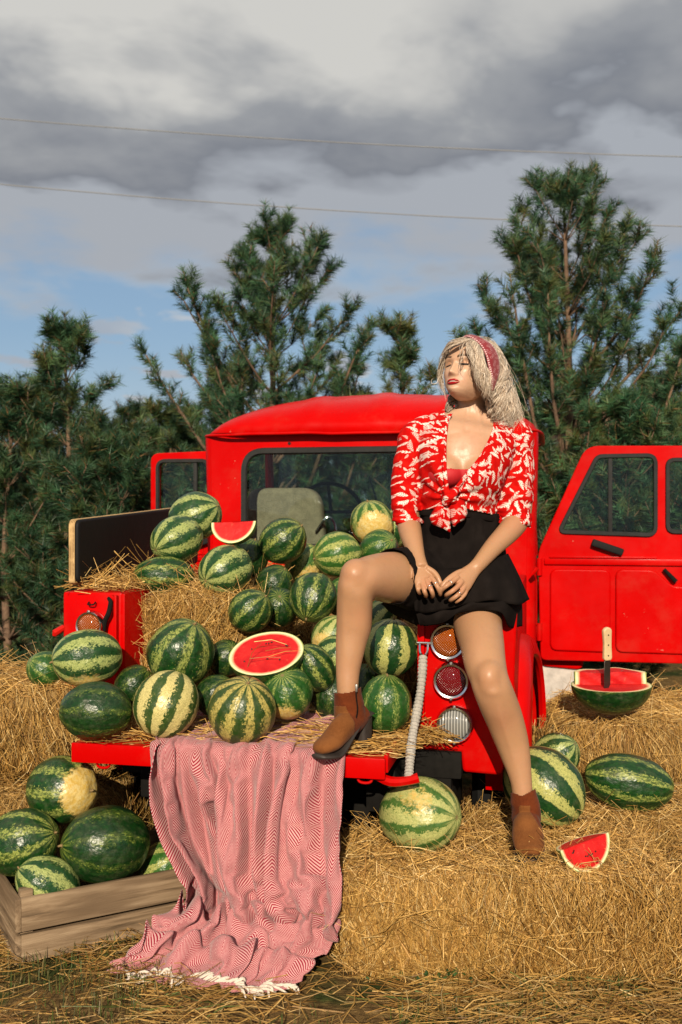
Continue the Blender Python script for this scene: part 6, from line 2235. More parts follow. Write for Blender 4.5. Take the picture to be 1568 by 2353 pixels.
# ------------------------------------------------------------------ herringbone throw 
# rest shape of the draped cloth: 62 rows of 42 points, x y z in millimetres in truck space
THROW_MM = [
    -341,60,654,-337,60,643,-321,60,635,-283,60,648,-273,60,654,-259,60,654,-242,60,650,-233,60,646,-212,60,642,-201,60,639,-174,60,637,-158,60,637,-125,60,648,-106,60,653,-102,60,652,-87,60,637,-73,60,635,-41,60,637,-13,60,643,0,60,646,24,60,649,36,60,652,54,60,655,59,60,654,73,60,639,112,60,643,126,60,654,130,60,641,146,60,635,183,60,651,190,60,649,198,60,640,227,60,637,243,60,639,274,60,648,286,60,650,302,60,655,313,60,645,324,60,637,362,60,642,377,60,650,389,60,652,
    -341,29,655,-337,29,642,-322,29,637,-284,29,650,-274,29,655,-260,29,653,-243,29,648,-234,29,645,-213,29,642,-202,29,640,-175,29,634,-159,29,637,-126,29,648,-108,29,654,-104,29,651,-88,29,640,-74,29,638,-43,29,638,-15,29,644,-2,29,646,22,29,650,33,29,652,52,29,655,57,29,652,70,29,639,109,29,644,123,29,654,127,29,642,144,29,636,180,29,652,187,29,648,195,29,642,224,29,637,240,29,638,270,29,647,283,29,651,299,29,654,309,29,643,320,29,639,358,29,641,373,29,651,385,29,655,
    -341,13,652,-337,13,642,-322,13,635,-284,13,650,-274,13,655,-260,13,654,-244,13,649,-234,13,646,-213,13,641,-202,13,640,-176,13,635,-160,13,637,-127,13,648,-108,13,656,-105,13,651,-89,13,639,-75,13,634,-44,13,637,-16,13,642,-3,13,644,21,13,651,32,13,654,50,13,656,56,13,653,69,13,639,108,13,643,122,13,654,125,13,641,142,13,635,179,13,653,186,13,649,193,13,643,222,13,637,238,13,639,269,13,648,281,13,651,297,13,657,307,13,643,318,13,638,356,13,643,371,13,650,383,13,651,
    -340,-18,640,-323,-16,646,-314,-16,634,-279,-15,638,-267,-14,640,-256,-16,648,-241,-18,650,-232,-18,645,-212,-17,638,-201,-17,638,-175,-16,631,-160,-18,638,-128,-18,646,-107,-18,650,-105,-17,644,-88,-17,640,-74,-17,638,-44,-17,630,-16,-17,634,-3,-16,635,21,-17,641,33,-17,644,50,-17,646,56,-16,643,75,-16,642,98,-13,657,113,-16,650,123,-16,635,139,-17,638,176,-18,649,184,-16,642,193,-15,636,219,-12,631,236,-11,633,266,-14,642,278,-15,646,294,-17,652,302,-17,641,313,-16,636,342,-9,658,357,-11,664,367,-16,654,
    -337,-35,644,-321,-30,637,-307,-30,640,-275,-29,631,-265,-30,638,-251,-28,638,-240,-33,650,-231,-33,648,-211,-33,639,-201,-33,635,-175,-32,632,-159,-32,631,-127,-33,643,-109,-32,645,-106,-32,639,-87,-31,633,-74,-33,638,-44,-33,629,-15,-32,630,-3,-32,632,21,-32,637,33,-32,638,50,-33,643,56,-31,639,75,-30,637,94,-29,657,111,-31,650,121,-32,636,138,-33,635,176,-33,644,183,-32,638,190,-29,631,219,-28,631,235,-26,631,261,-27,649,272,-27,655,288,-31,656,303,-31,647,311,-32,638,335,-22,664,352,-25,669,359,-29,659,
    -325,-62,643,-317,-60,627,-305,-60,635,-269,-58,623,-259,-58,628,-248,-59,635,-232,-59,634,-227,-62,642,-208,-63,644,-199,-64,639,-174,-63,630,-158,-63,629,-124,-62,631,-108,-64,641,-106,-63,635,-87,-62,630,-74,-62,629,-43,-64,632,-15,-63,626,-2,-63,626,21,-62,630,32,-62,631,50,-63,634,57,-62,633,76,-61,631,87,-60,654,102,-61,647,116,-62,640,132,-62,638,171,-62,635,183,-62,630,190,-59,622,218,-58,623,235,-57,626,263,-56,637,270,-58,649,283,-54,643,296,-52,632,301,-54,643,326,-52,671,343,-56,673,337,-53,661,
    -322,-94,638,-314,-90,627,-299,-89,625,-263,-89,630,-253,-89,623,-243,-89,631,-229,-89,630,-220,-89,628,-205,-93,641,-195,-94,646,-171,-94,636,-156,-93,634,-123,-92,623,-109,-95,636,-102,-94,634,-87,-93,625,-73,-93,625,-43,-93,625,-15,-94,627,-2,-94,625,21,-93,625,33,-93,627,50,-93,627,57,-93,626,76,-92,627,83,-92,650,98,-92,644,113,-91,632,129,-92,632,167,-90,628,178,-90,623,188,-91,625,216,-89,625,233,-88,626,263,-87,632,274,-87,637,286,-85,644,289,-83,629,297,-82,641,313,-80,675,331,-86,673,328,-83,662,
    -311,-106,633,-316,-107,621,-299,-104,624,-261,-104,633,-253,-104,625,-240,-104,627,-227,-104,633,-220,-104,626,-202,-106,634,-195,-109,642,-172,-109,639,-156,-109,635,-125,-108,624,-109,-109,631,-103,-110,635,-88,-109,624,-74,-108,626,-44,-109,627,-17,-109,623,-4,-109,626,20,-109,624,31,-109,624,49,-108,627,56,-108,624,74,-108,626,80,-107,649,96,-107,641,111,-107,632,127,-108,635,165,-107,627,175,-106,621,187,-106,622,215,-105,623,231,-104,625,262,-103,632,274,-102,636,287,-101,644,293,-98,627,299,-98,639,306,-94,677,320,-97,671,330,-100,663,
    -313,-136,635,-308,-136,622,-298,-132,633,-263,-134,626,-254,-135,632,-242,-135,625,-230,-135,635,-220,-135,632,-203,-135,624,-193,-135,627,-174,-139,644,-158,-139,643,-125,-138,635,-109,-138,625,-102,-138,622,-89,-137,628,-75,-137,631,-49,-139,627,-22,-140,626,-9,-140,624,14,-140,625,25,-140,625,43,-140,625,49,-140,624,67,-140,624,75,-139,648,90,-139,642,106,-138,633,121,-139,633,158,-137,629,171,-137,621,179,-137,624,208,-136,627,224,-135,627,255,-133,634,265,-133,641,278,-131,638,288,-129,626,293,-129,638,294,-125,676,312,-129,678,304,-125,666,
    -311,-166,634,-302,-164,621,-301,-164,639,-263,-163,629,-255,-164,622,-244,-164,629,-229,-166,631,-222,-165,637,-209,-167,623,-198,-167,625,-174,-168,632,-162,-169,641,-132,-169,637,-110,-168,636,-105,-168,632,-95,-168,632,-82,-168,629,-52,-168,626,-27,-170,628,-16,-171,623,9,-171,626,19,-171,623,36,-171,625,42,-171,623,61,-171,622,65,-170,644,83,-170,642,97,-170,632,113,-170,631,151,-169,629,162,-168,622,172,-168,623,201,-167,625,218,-166,625,247,-164,633,258,-164,638,275,-162,639,282,-161,624,288,-160,636,281,-154,666,289,-153,683,298,-157,674,
    -313,-182,634,-303,-180,621,-301,-180,639,-266,-178,626,-253,-178,629,-242,-178,623,-233,-181,636,-224,-181,639,-211,-182,624,-200,-182,623,-175,-183,627,-162,-184,635,-130,-184,642,-116,-183,630,-110,-183,626,-98,-183,631,-85,-183,628,-56,-183,623,-29,-185,622,-17,-186,628,5,-187,623,16,-187,625,33,-187,625,40,-187,625,58,-187,622,63,-186,644,79,-185,639,95,-185,633,110,-186,632,150,-184,630,161,-184,621,170,-183,626,198,-182,628,214,-181,626,244,-180,633,255,-179,637,272,-178,637,278,-176,624,283,-175,636,274,-169,666,280,-168,683,292,-172,682,
    -316,-210,632,-303,-211,621,-303,-211,638,-268,-209,627,-258,-209,623,-245,-209,627,-232,-210,629,-229,-212,637,-214,-213,629,-206,-213,622,-182,-214,629,-166,-214,630,-135,-215,641,-117,-214,634,-116,-214,628,-105,-214,632,-92,-214,627,-62,-214,627,-35,-215,622,-23,-216,625,-1,-217,629,9,-218,625,26,-218,623,33,-218,623,51,-219,623,57,-217,644,73,-217,639,90,-216,633,105,-216,630,145,-215,633,155,-214,621,165,-214,625,192,-213,625,208,-212,623,238,-210,630,249,-211,636,263,-209,634,272,-207,622,276,-207,634,264,-200,666,266,-199,684,276,-199,676,
    -310,-224,636,-316,-225,621,-302,-225,631,-266,-224,632,-261,-225,623,-247,-225,627,-232,-225,625,-230,-227,634,-215,-228,632,-209,-229,623,-184,-229,625,-169,-230,631,-137,-230,640,-118,-230,637,-117,-230,629,-108,-230,631,-96,-230,626,-65,-230,626,-38,-230,628,-27,-231,623,-4,-232,626,7,-233,630,23,-233,627,29,-234,624,47,-235,623,54,-233,644,70,-232,638,88,-232,631,103,-232,633,139,-230,629,151,-230,623,161,-230,622,188,-228,623,205,-227,623,236,-226,626,247,-225,629,261,-225,635,268,-223,622,270,-222,634,257,-216,665,261,-215,681,274,-214,684,
    -309,-255,636,-315,-257,621,-300,-253,628,-266,-253,641,-262,-255,631,-253,-256,625,-237,-256,622,-229,-257,627,-218,-259,638,-212,-260,629,-190,-260,626,-174,-261,628,-143,-262,640,-127,-261,632,-124,-261,627,-114,-261,632,-102,-261,627,-71,-261,626,-45,-260,622,-32,-261,624,-12,-263,629,-2,-263,631,15,-264,631,20,-265,627,38,-266,623,50,-266,645,67,-264,639,83,-263,633,98,-263,633,137,-262,633,146,-261,626,154,-261,621,181,-259,627,196,-258,623,228,-257,626,238,-256,633,253,-256,632,265,-254,622,267,-253,635,248,-248,665,255,-246,681,265,-243,672,
    -319,-287,634,-310,-288,625,-300,-284,636,-274,-285,641,-265,-285,638,-255,-287,628,-241,-287,627,-234,-288,622,-224,-291,638,-214,-291,633,-195,-291,623,-181,-292,630,-149,-293,637,-130,-292,633,-129,-292,626,-119,-293,632,-107,-292,628,-78,-292,625,-51,-291,622,-39,-292,625,-20,-294,632,-10,-294,635,5,-296,630,10,-295,625,28,-297,624,47,-297,646,62,-296,639,79,-294,633,93,-295,631,129,-293,630,141,-292,625,151,-292,622,174,-290,624,190,-289,623,220,-288,628,230,-287,635,242,-286,624,257,-286,622,259,-285,633,240,-280,665,250,-277,677,262,-275,670,
    -320,-301,626,-312,-302,630,-299,-299,639,-276,-301,639,-270,-301,631,-258,-301,634,-242,-302,630,-238,-304,623,-225,-306,635,-214,-306,635,-196,-307,623,-181,-307,626,-150,-308,637,-131,-308,635,-130,-307,629,-121,-308,632,-108,-308,629,-80,-307,626,-53,-307,624,-41,-307,622,-18,-307,626,-12,-310,634,1,-311,628,6,-311,624,26,-312,627,48,-313,646,61,-312,637,79,-310,631,93,-310,631,130,-307,633,139,-308,623,148,-307,622,171,-306,624,187,-305,623,216,-303,633,227,-302,636,242,-300,630,252,-301,621,257,-301,633,239,-296,664,248,-293,679,257,-290,669,
    -314,-330,635,-304,-329,621,-299,-331,638,-268,-329,629,-261,-330,638,-254,-330,630,-243,-333,635,-234,-333,632,-222,-337,628,-214,-338,636,-195,-338,628,-181,-338,622,-151,-340,637,-135,-339,631,-132,-338,626,-121,-340,631,-107,-340,630,-79,-338,623,-53,-337,630,-42,-337,627,-19,-337,627,-10,-338,622,0,-341,635,9,-341,632,21,-344,621,49,-345,645,65,-342,642,81,-341,629,94,-341,635,131,-339,636,140,-338,629,146,-338,621,171,-337,625,187,-336,623,216,-333,628,225,-331,636,239,-331,635,246,-332,621,254,-332,631,244,-328,664,255,-322,675,266,-315,677,
    -315,-365,636,-310,-361,623,-298,-363,631,-261,-362,622,-256,-364,631,-248,-364,636,-240,-364,625,-237,-365,634,-223,-369,625,-216,-370,633,-194,-369,627,-179,-369,629,-147,-372,626,-134,-374,636,-132,-372,630,-120,-372,627,-107,-371,628,-77,-370,625,-51,-369,626,-39,-370,624,-20,-370,635,-10,-372,630,2,-374,623,-1,-376,629,18,-375,625,57,-372,629,59,-376,645,80,-373,636,94,-372,634,132,-374,630,148,-370,636,143,-370,626,170,-369,626,187,-368,624,212,-367,634,221,-366,642,236,-365,641,238,-363,624,249,-363,625,260,-355,654,273,-351,667,276,-343,659,
    -312,-388,634,-312,-378,622,-299,-378,628,-259,-383,622,-260,-386,633,-249,-384,636,-241,-384,623,-239,-383,632,-224,-386,626,-214,-386,633,-194,-384,626,-179,-385,628,-148,-391,622,-132,-396,634,-126,-391,632,-119,-388,624,-107,-387,628,-76,-387,625,-54,-387,623,-43,-388,629,-23,-391,637,-13,-393,634,-2,-397,621,3,-396,628,19,-391,630,58,-390,623,59,-398,639,81,-389,634,95,-386,628,134,-394,644,149,-389,636,143,-386,624,169,-385,626,185,-385,623,215,-386,629,227,-385,634,236,-387,642,235,-380,623,249,-379,623,270,-367,645,284,-367,658,289,-357,651,
    -286,-410,623,-318,-412,624,-300,-408,616,-257,-418,621,-261,-421,630,-247,-419,633,-244,-410,622,-236,-406,619,-221,-416,622,-215,-410,616,-194,-413,619,-179,-411,617,-148,-421,629,-127,-427,630,-118,-424,626,-115,-416,614,-103,-411,612,-76,-414,620,-58,-420,623,-45,-419,620,-32,-421,623,-21,-423,623,-8,-430,629,1,-429,628,14,-415,610,55,-422,629,72,-426,639,80,-414,615,96,-416,618,128,-426,635,151,-421,624,141,-415,614,169,-410,615,182,-418,623,212,-413,617,219,-418,628,233,-422,636,235,-413,618,250,-412,622,284,-391,627,299,-394,644,301,-384,634,
    -289,-443,615,-317,-422,603,-304,-412,599,-267,-446,613,-257,-451,614,-243,-443,613,-232,-428,609,-242,-424,604,-224,-412,602,-217,-422,603,-194,-413,600,-178,-415,600,-141,-433,603,-132,-451,606,-124,-445,606,-117,-416,597,-104,-421,600,-77,-414,599,-63,-431,599,-52,-426,594,-39,-444,601,-29,-448,603,-13,-455,606,-5,-451,606,17,-428,600,56,-439,611,69,-457,625,84,-430,605,97,-420,602,114,-434,600,133,-430,609,150,-426,603,167,-420,602,180,-431,607,205,-441,613,216,-449,618,233,-450,617,246,-427,608,251,-413,604,292,-414,620,314,-418,627,314,-409,619,
    -295,-458,558,-315,-420,565,-300,-412,567,-269,-460,563,-261,-449,558,-248,-440,562,-230,-431,564,-238,-423,564,-222,-416,567,-214,-425,569,-193,-412,569,-184,-425,567,-140,-428,556,-125,-446,551,-116,-453,558,-108,-415,566,-96,-421,571,-76,-434,568,-59,-423,555,-59,-436,551,-40,-443,550,-29,-439,551,-13,-442,550,-5,-445,555,18,-431,567,49,-457,571,67,-472,572,83,-437,571,93,-422,570,135,-467,582,148,-443,574,137,-425,570,163,-424,569,180,-430,570,198,-463,570,208,-458,565,225,-458,562,239,-426,570,253,-416,572,294,-431,582,306,-456,590,319,-442,580,
    -296,-468,530,-309,-417,534,-293,-413,536,-264,-465,533,-250,-462,530,-246,-447,532,-234,-430,532,-237,-418,533,-220,-421,536,-209,-428,538,-192,-411,538,-183,-423,536,-142,-437,525,-115,-440,521,-102,-452,531,-97,-417,538,-87,-425,542,-78,-448,540,-63,-425,524,-51,-428,522,-35,-440,519,-24,-446,520,-22,-461,525,-9,-464,533,19,-434,536,49,-464,541,66,-479,543,84,-443,540,94,-427,539,132,-474,555,143,-459,547,133,-433,540,159,-432,539,178,-433,538,191,-467,539,209,-466,536,220,-458,530,237,-427,538,259,-423,542,296,-445,553,302,-469,562,321,-464,558,
    -295,-471,515,-306,-417,518,-290,-412,521,-259,-466,517,-250,-459,514,-237,-447,520,-237,-428,516,-236,-415,517,-218,-423,520,-207,-429,522,-191,-411,522,-177,-420,522,-139,-444,510,-116,-454,511,-96,-448,517,-91,-419,524,-82,-428,528,-80,-453,525,-63,-431,509,-50,-426,505,-32,-443,503,-27,-453,505,-25,-464,510,-13,-468,517,19,-432,520,49,-465,525,65,-485,528,83,-442,524,95,-430,524,126,-479,542,140,-464,533,132,-441,526,157,-436,524,178,-437,522,191,-469,523,209,-472,523,224,-467,522,238,-426,522,260,-428,527,298,-452,539,303,-474,548,321,-470,546,
    -293,-472,483,-298,-414,487,-281,-411,491,-252,-468,487,-235,-464,489,-230,-443,490,-240,-422,486,-232,-414,487,-214,-428,490,-202,-431,491,-188,-411,491,-171,-413,493,-138,-457,487,-114,-444,487,-94,-445,487,-80,-423,496,-73,-433,499,-85,-459,494,-60,-447,483,-55,-436,476,-35,-451,479,-32,-461,479,-21,-468,482,-7,-473,488,20,-435,489,51,-468,494,64,-488,498,83,-447,493,97,-437,493,117,-486,513,135,-468,503,130,-448,495,152,-447,495,173,-443,492,193,-471,492,207,-477,494,214,-468,493,240,-431,491,262,-437,497,299,-462,510,304,-481,520,326,-480,521,
    -291,-472,452,-289,-413,456,-272,-411,460,-247,-468,457,-231,-462,459,-225,-446,459,-236,-421,455,-225,-414,457,-210,-431,459,-197,-431,461,-183,-412,460,-166,-407,462,-139,-457,456,-113,-444,458,-93,-436,458,-71,-424,469,-66,-435,469,-86,-461,462,-58,-462,456,-54,-452,449,-30,-452,449,-22,-460,450,-15,-469,454,-6,-476,458,20,-438,458,52,-471,464,63,-491,467,82,-452,462,98,-443,462,112,-491,483,132,-475,474,128,-458,465,147,-459,467,165,-453,462,193,-470,461,207,-478,463,211,-468,462,246,-437,461,264,-447,468,299,-467,480,310,-485,491,327,-489,494,
    -288,-471,437,-283,-411,442,-267,-410,446,-247,-468,441,-236,-461,442,-222,-444,444,-233,-419,440,-222,-414,442,-207,-432,444,-196,-432,445,-180,-413,445,-162,-407,447,-135,-455,441,-118,-434,447,-96,-426,445,-69,-425,453,-61,-436,455,-86,-459,446,-59,-466,442,-54,-459,436,-30,-455,433,-24,-463,435,-16,-470,439,-5,-477,442,20,-439,442,52,-471,448,62,-493,452,82,-450,446,98,-446,447,110,-493,468,131,-477,459,127,-461,450,143,-462,452,166,-462,451,195,-470,445,209,-478,447,212,-470,447,247,-441,446,264,-453,453,299,-471,465,313,-487,476,328,-493,480,
    -281,-471,407,-273,-412,412,-257,-408,416,-239,-468,411,-228,-462,413,-219,-444,413,-227,-418,410,-217,-414,411,-201,-433,413,-191,-433,414,-176,-414,414,-161,-406,415,-129,-450,411,-116,-425,418,-100,-409,421,-59,-422,425,-59,-434,423,-82,-459,415,-63,-473,414,-53,-468,409,-32,-463,404,-19,-465,405,-12,-473,409,1,-479,412,21,-439,411,51,-473,417,60,-494,421,82,-456,416,99,-454,417,106,-498,438,129,-482,429,127,-467,421,142,-467,422,163,-472,425,201,-468,416,209,-478,417,221,-473,418,250,-449,416,265,-462,423,296,-477,435,318,-490,446,330,-502,453,
    -278,-470,392,-266,-408,397,-251,-408,402,-235,-468,396,-228,-461,397,-217,-445,398,-224,-417,395,-213,-413,397,-199,-433,397,-188,-433,399,-175,-415,398,-158,-406,399,-125,-448,397,-114,-424,403,-100,-407,405,-59,-421,409,-56,-433,408,-80,-460,399,-66,-475,398,-53,-473,396,-32,-467,390,-21,-467,390,-12,-475,393,1,-480,397,21,-440,395,51,-474,401,59,-495,406,83,-458,400,98,-461,403,104,-501,423,129,-484,414,127,-470,406,145,-468,407,159,-477,412,201,-470,400,210,-478,401,223,-474,403,254,-453,402,269,-464,409,296,-481,421,320,-494,431,328,-506,438,
    -269,-470,362,-255,-408,368,-241,-408,372,-229,-469,366,-226,-461,367,-214,-444,366,-216,-415,365,-206,-413,367,-193,-433,367,-183,-435,368,-170,-417,367,-154,-407,369,-114,-445,370,-101,-423,375,-99,-403,374,-56,-419,379,-53,-431,378,-73,-459,369,-69,-478,367,-55,-479,366,-34,-473,361,-24,-474,361,-11,-480,366,7,-482,367,21,-442,364,49,-478,371,58,-497,374,84,-461,369,100,-464,372,103,-506,392,129,-490,385,128,-475,376,149,-471,377,156,-483,383,197,-479,375,211,-476,371,228,-477,373,254,-461,372,270,-470,379,295,-489,393,323,-498,401,323,-512,409,
    -259,-470,333,-243,-409,339,-229,-406,343,-217,-468,338,-214,-461,339,-217,-440,335,-208,-412,335,-197,-411,337,-189,-429,336,-178,-436,337,-163,-420,337,-150,-407,337,-107,-442,341,-86,-425,349,-95,-403,343,-53,-418,348,-49,-430,347,-66,-459,339,-69,-479,335,-59,-484,336,-36,-480,332,-26,-484,335,-11,-484,336,6,-482,336,22,-445,333,48,-480,340,57,-499,343,93,-464,341,104,-467,350,101,-510,362,129,-496,356,129,-481,347,151,-474,347,159,-486,353,189,-486,352,203,-482,347,216,-478,344,259,-466,343,271,-475,350,292,-498,366,324,-504,371,330,-517,381,
    -253,-470,319,-237,-407,325,-223,-406,329,-210,-467,325,-203,-460,328,-212,-441,320,-205,-414,320,-195,-409,322,-185,-429,321,-175,-436,322,-159,-422,322,-148,-409,322,-102,-439,327,-88,-425,332,-89,-400,328,-50,-417,333,-47,-429,332,-62,-459,324,-68,-478,320,-60,-485,320,-36,-485,319,-26,-487,321,-11,-484,320,4,-483,320,22,-445,318,50,-481,325,57,-500,328,98,-468,329,111,-469,337,99,-513,348,129,-499,341,128,-483,332,153,-477,332,162,-488,338,197,-491,343,201,-485,332,215,-478,328,261,-469,328,275,-477,336,291,-502,351,323,-507,356,330,-522,368,
    -240,-471,292,-225,-409,296,-212,-407,300,-195,-466,299,-187,-459,302,-199,-442,293,-195,-414,291,-187,-407,293,-177,-425,292,-169,-434,292,-153,-426,292,-140,-412,292,-95,-440,305,-75,-425,305,-87,-406,298,-49,-416,302,-42,-426,301,-55,-460,294,-63,-478,289,-58,-485,289,-38,-492,291,-27,-491,291,-13,-488,290,0,-481,289,24,-446,287,54,-482,294,59,-502,297,109,-471,307,122,-473,311,100,-516,317,131,-503,311,130,-488,303,156,-482,303,174,-488,310,202,-503,320,211,-497,314,218,-488,304,266,-476,300,283,-482,307,289,-510,323,320,-515,327,334,-526,338,
    -224,-472,265,-213,-410,268,-200,-404,272,-181,-466,272,-173,-460,275,-183,-441,267,-186,-416,262,-178,-405,264,-166,-419,264,-162,-429,262,-143,-432,264,-132,-417,263,-90,-451,276,-73,-432,276,-82,-409,267,-44,-415,271,-41,-426,270,-46,-459,265,-57,-477,259,-53,-485,258,-39,-495,260,-30,-491,259,-17,-486,259,-2,-483,258,23,-450,256,47,-487,264,65,-502,267,115,-473,277,128,-477,281,101,-519,286,131,-509,282,134,-495,274,157,-492,278,179,-493,281,201,-514,295,212,-507,289,224,-502,284,269,-485,273,287,-485,278,290,-517,293,318,-524,300,342,-530,308,
    -218,-472,252,-206,-408,254,-194,-404,258,-172,-466,260,-165,-460,263,-176,-439,254,-180,-414,248,-173,-404,249,-160,-416,250,-157,-426,248,-140,-434,249,-127,-421,249,-87,-453,262,-70,-435,260,-80,-415,253,-44,-415,256,-39,-425,255,-43,-459,250,-54,-476,243,-49,-484,244,-38,-496,245,-26,-495,247,-13,-491,247,-8,-481,244,28,-454,242,47,-485,249,68,-501,252,120,-473,263,130,-479,267,98,-521,271,132,-511,266,136,-497,259,159,-493,263,180,-498,268,206,-515,281,219,-515,288,235,-508,289,275,-493,271,290,-488,263,290,-519,278,316,-529,286,343,-532,293,
    -203,-474,225,-193,-412,227,-182,-404,230,-158,-466,233,-151,-460,236,-156,-439,230,-167,-414,221,-164,-403,220,-148,-409,223,-147,-420,220,-134,-435,219,-117,-429,221,-81,-458,232,-63,-441,233,-73,-421,223,-39,-413,225,-34,-423,225,-35,-459,220,-47,-476,213,-42,-483,214,-29,-495,215,-21,-498,217,-7,-496,220,1,-487,216,41,-467,222,54,-486,219,78,-492,233,127,-475,233,136,-481,237,102,-522,241,141,-516,244,153,-504,239,165,-502,244,174,-513,254,217,-513,253,232,-515,261,249,-517,271,278,-504,252,284,-499,239,298,-523,249,316,-537,258,343,-536,262,
    -196,-474,212,-185,-414,214,-176,-404,216,-150,-466,221,-142,-461,224,-151,-438,216,-158,-415,208,-160,-403,206,-143,-405,209,-141,-416,206,-128,-428,206,-110,-437,209,-77,-459,217,-63,-447,218,-69,-424,209,-37,-412,210,-31,-422,210,-31,-458,205,-44,-476,198,-38,-483,199,-25,-493,201,-18,-497,202,-2,-498,205,7,-490,204,48,-470,209,60,-485,205,71,-499,224,133,-475,219,137,-483,222,100,-523,225,143,-518,230,161,-508,231,172,-504,231,183,-514,242,217,-522,248,233,-522,252,248,-522,258,272,-502,237,285,-507,231,303,-526,235,316,-540,244,342,-537,246,
    -175,-475,190,-185,-416,192,-174,-411,188,-138,-466,193,-129,-462,196,-134,-438,191,-145,-416,182,-148,-405,178,-136,-398,179,-129,-407,178,-119,-423,178,-105,-435,179,-69,-460,188,-51,-452,191,-58,-431,181,-30,-410,180,-28,-421,180,-22,-456,176,-36,-475,168,-30,-482,169,-17,-489,175,-8,-492,177,5,-496,180,23,-500,183,24,-467,188,80,-482,193,72,-500,197,131,-484,197,141,-487,208,104,-525,195,133,-516,210,148,-504,209,171,-516,208,185,-517,223,216,-533,228,232,-530,228,251,-529,230,258,-502,209,276,-506,205,314,-530,208,317,-547,214,338,-537,215,
    -173,-471,162,-199,-434,169,-184,-432,171,-129,-468,165,-122,-463,166,-129,-442,161,-127,-418,158,-133,-407,153,-133,-392,149,-125,-397,150,-114,-418,148,-97,-423,152,-54,-458,164,-42,-461,162,-45,-437,154,-30,-408,149,-29,-419,149,-21,-454,145,-26,-473,140,-20,-480,140,-11,-490,144,-7,-496,147,6,-502,151,20,-494,156,40,-469,169,72,-492,178,98,-501,183,128,-487,185,141,-486,186,113,-521,167,153,-523,191,167,-513,192,174,-515,200,196,-514,200,219,-535,197,237,-536,200,252,-527,202,271,-510,185,280,-510,197,301,-539,191,319,-553,186,325,-538,185,
    -174,-470,146,-193,-420,162,-181,-420,168,-127,-461,154,-118,-465,151,-124,-443,147,-123,-423,144,-128,-413,140,-132,-392,134,-123,-394,135,-112,-412,133,-94,-418,138,-64,-460,149,-42,-464,148,-43,-440,139,-29,-410,134,-22,-419,136,-31,-455,131,-11,-472,134,-8,-478,132,3,-490,135,-4,-493,132,13,-499,138,28,-499,145,29,-475,163,64,-501,189,90,-507,181,124,-479,187,131,-479,179,118,-518,158,160,-524,179,159,-510,178,175,-512,185,195,-512,185,224,-531,186,237,-536,184,241,-523,190,269,-518,180,278,-509,183,293,-541,178,312,-552,171,315,-541,176,
    -180,-465,132,-190,-405,139,-177,-407,140,-144,-466,128,-136,-468,123,-120,-450,116,-116,-432,116,-120,-422,113,-129,-403,105,-124,-396,104,-112,-411,105,-101,-427,108,-61,-463,121,-40,-467,118,-46,-446,108,-26,-412,103,-18,-420,106,-13,-455,108,-10,-473,102,-1,-478,105,0,-488,108,9,-487,108,21,-493,112,39,-495,119,48,-470,143,64,-501,156,92,-510,153,98,-477,173,109,-482,164,135,-513,126,176,-521,159,179,-506,163,189,-497,182,206,-505,176,228,-522,161,238,-529,157,248,-520,164,277,-505,179,292,-509,173,297,-536,158,310,-546,142,327,-539,145,
    -171,-471,116,-196,-411,111,-187,-404,111,-163,-457,111,-153,-461,106,-136,-448,101,-123,-428,100,-124,-429,88,-117,-415,82,-122,-408,75,-103,-407,76,-99,-426,76,-81,-466,93,-56,-475,98,-48,-461,83,-31,-429,76,-22,-420,77,-25,-457,81,-7,-475,81,-1,-481,84,4,-490,85,14,-490,83,33,-490,86,47,-481,103,65,-467,121,80,-496,129,97,-511,125,105,-470,145,117,-478,138,144,-506,98,190,-508,139,194,-497,154,197,-487,162,208,-498,150,228,-517,136,241,-522,132,259,-518,143,274,-508,150,287,-505,146,279,-533,135,295,-538,122,332,-540,117,
    -175,-471,116,-206,-411,102,-196,-413,103,-164,-449,103,-153,-449,110,-141,-438,97,-131,-433,93,-133,-420,87,-128,-415,72,-123,-420,65,-105,-410,61,-92,-419,66,-73,-464,85,-59,-466,92,-57,-461,74,-42,-425,69,-34,-420,65,-15,-449,80,0,-471,79,10,-477,81,12,-485,91,17,-483,80,31,-483,80,49,-477,92,74,-466,110,88,-495,138,107,-503,111,111,-466,132,118,-475,132,152,-499,106,179,-507,143,182,-493,153,201,-488,150,217,-495,156,233,-510,132,242,-515,130,261,-515,135,267,-513,139,275,-501,136,287,-533,140,296,-534,111,332,-533,120,
    -201,-412,170,-210,-429,96,-194,-423,93,-155,-382,126,-146,-376,123,-143,-399,110,-143,-416,96,-142,-423,87,-138,-430,68,-130,-431,61,-109,-430,58,-86,-426,57,-72,-402,90,-64,-409,109,-50,-429,93,-47,-441,50,-38,-440,60,-1,-444,73,20,-427,92,15,-423,105,31,-422,124,42,-425,129,55,-436,129,56,-452,120,84,-472,96,51,-476,147,62,-472,175,110,-471,121,129,-471,139,127,-507,185,168,-500,155,182,-495,140,199,-492,139,225,-491,147,255,-498,183,261,-488,192,272,-502,185,265,-506,128,266,-511,115,300,-526,165,294,-513,185,312,-523,167,
    -205,-407,167,-202,-442,100,-190,-435,94,-163,-377,114,-156,-369,115,-145,-394,101,-149,-424,98,-144,-433,92,-129,-435,79,-122,-437,73,-107,-443,58,-86,-439,60,-66,-408,93,-59,-405,96,-57,-428,83,-49,-456,54,-36,-453,57,0,-440,66,28,-428,85,28,-428,98,40,-428,117,46,-417,119,60,-428,118,60,-448,112,72,-477,88,63,-476,150,64,-465,171,109,-479,120,133,-474,121,138,-500,191,163,-497,149,176,-498,129,204,-497,132,227,-496,146,263,-490,173,274,-487,182,263,-498,175,261,-512,127,264,-519,118,301,-521,154,301,-506,170,306,-517,153,
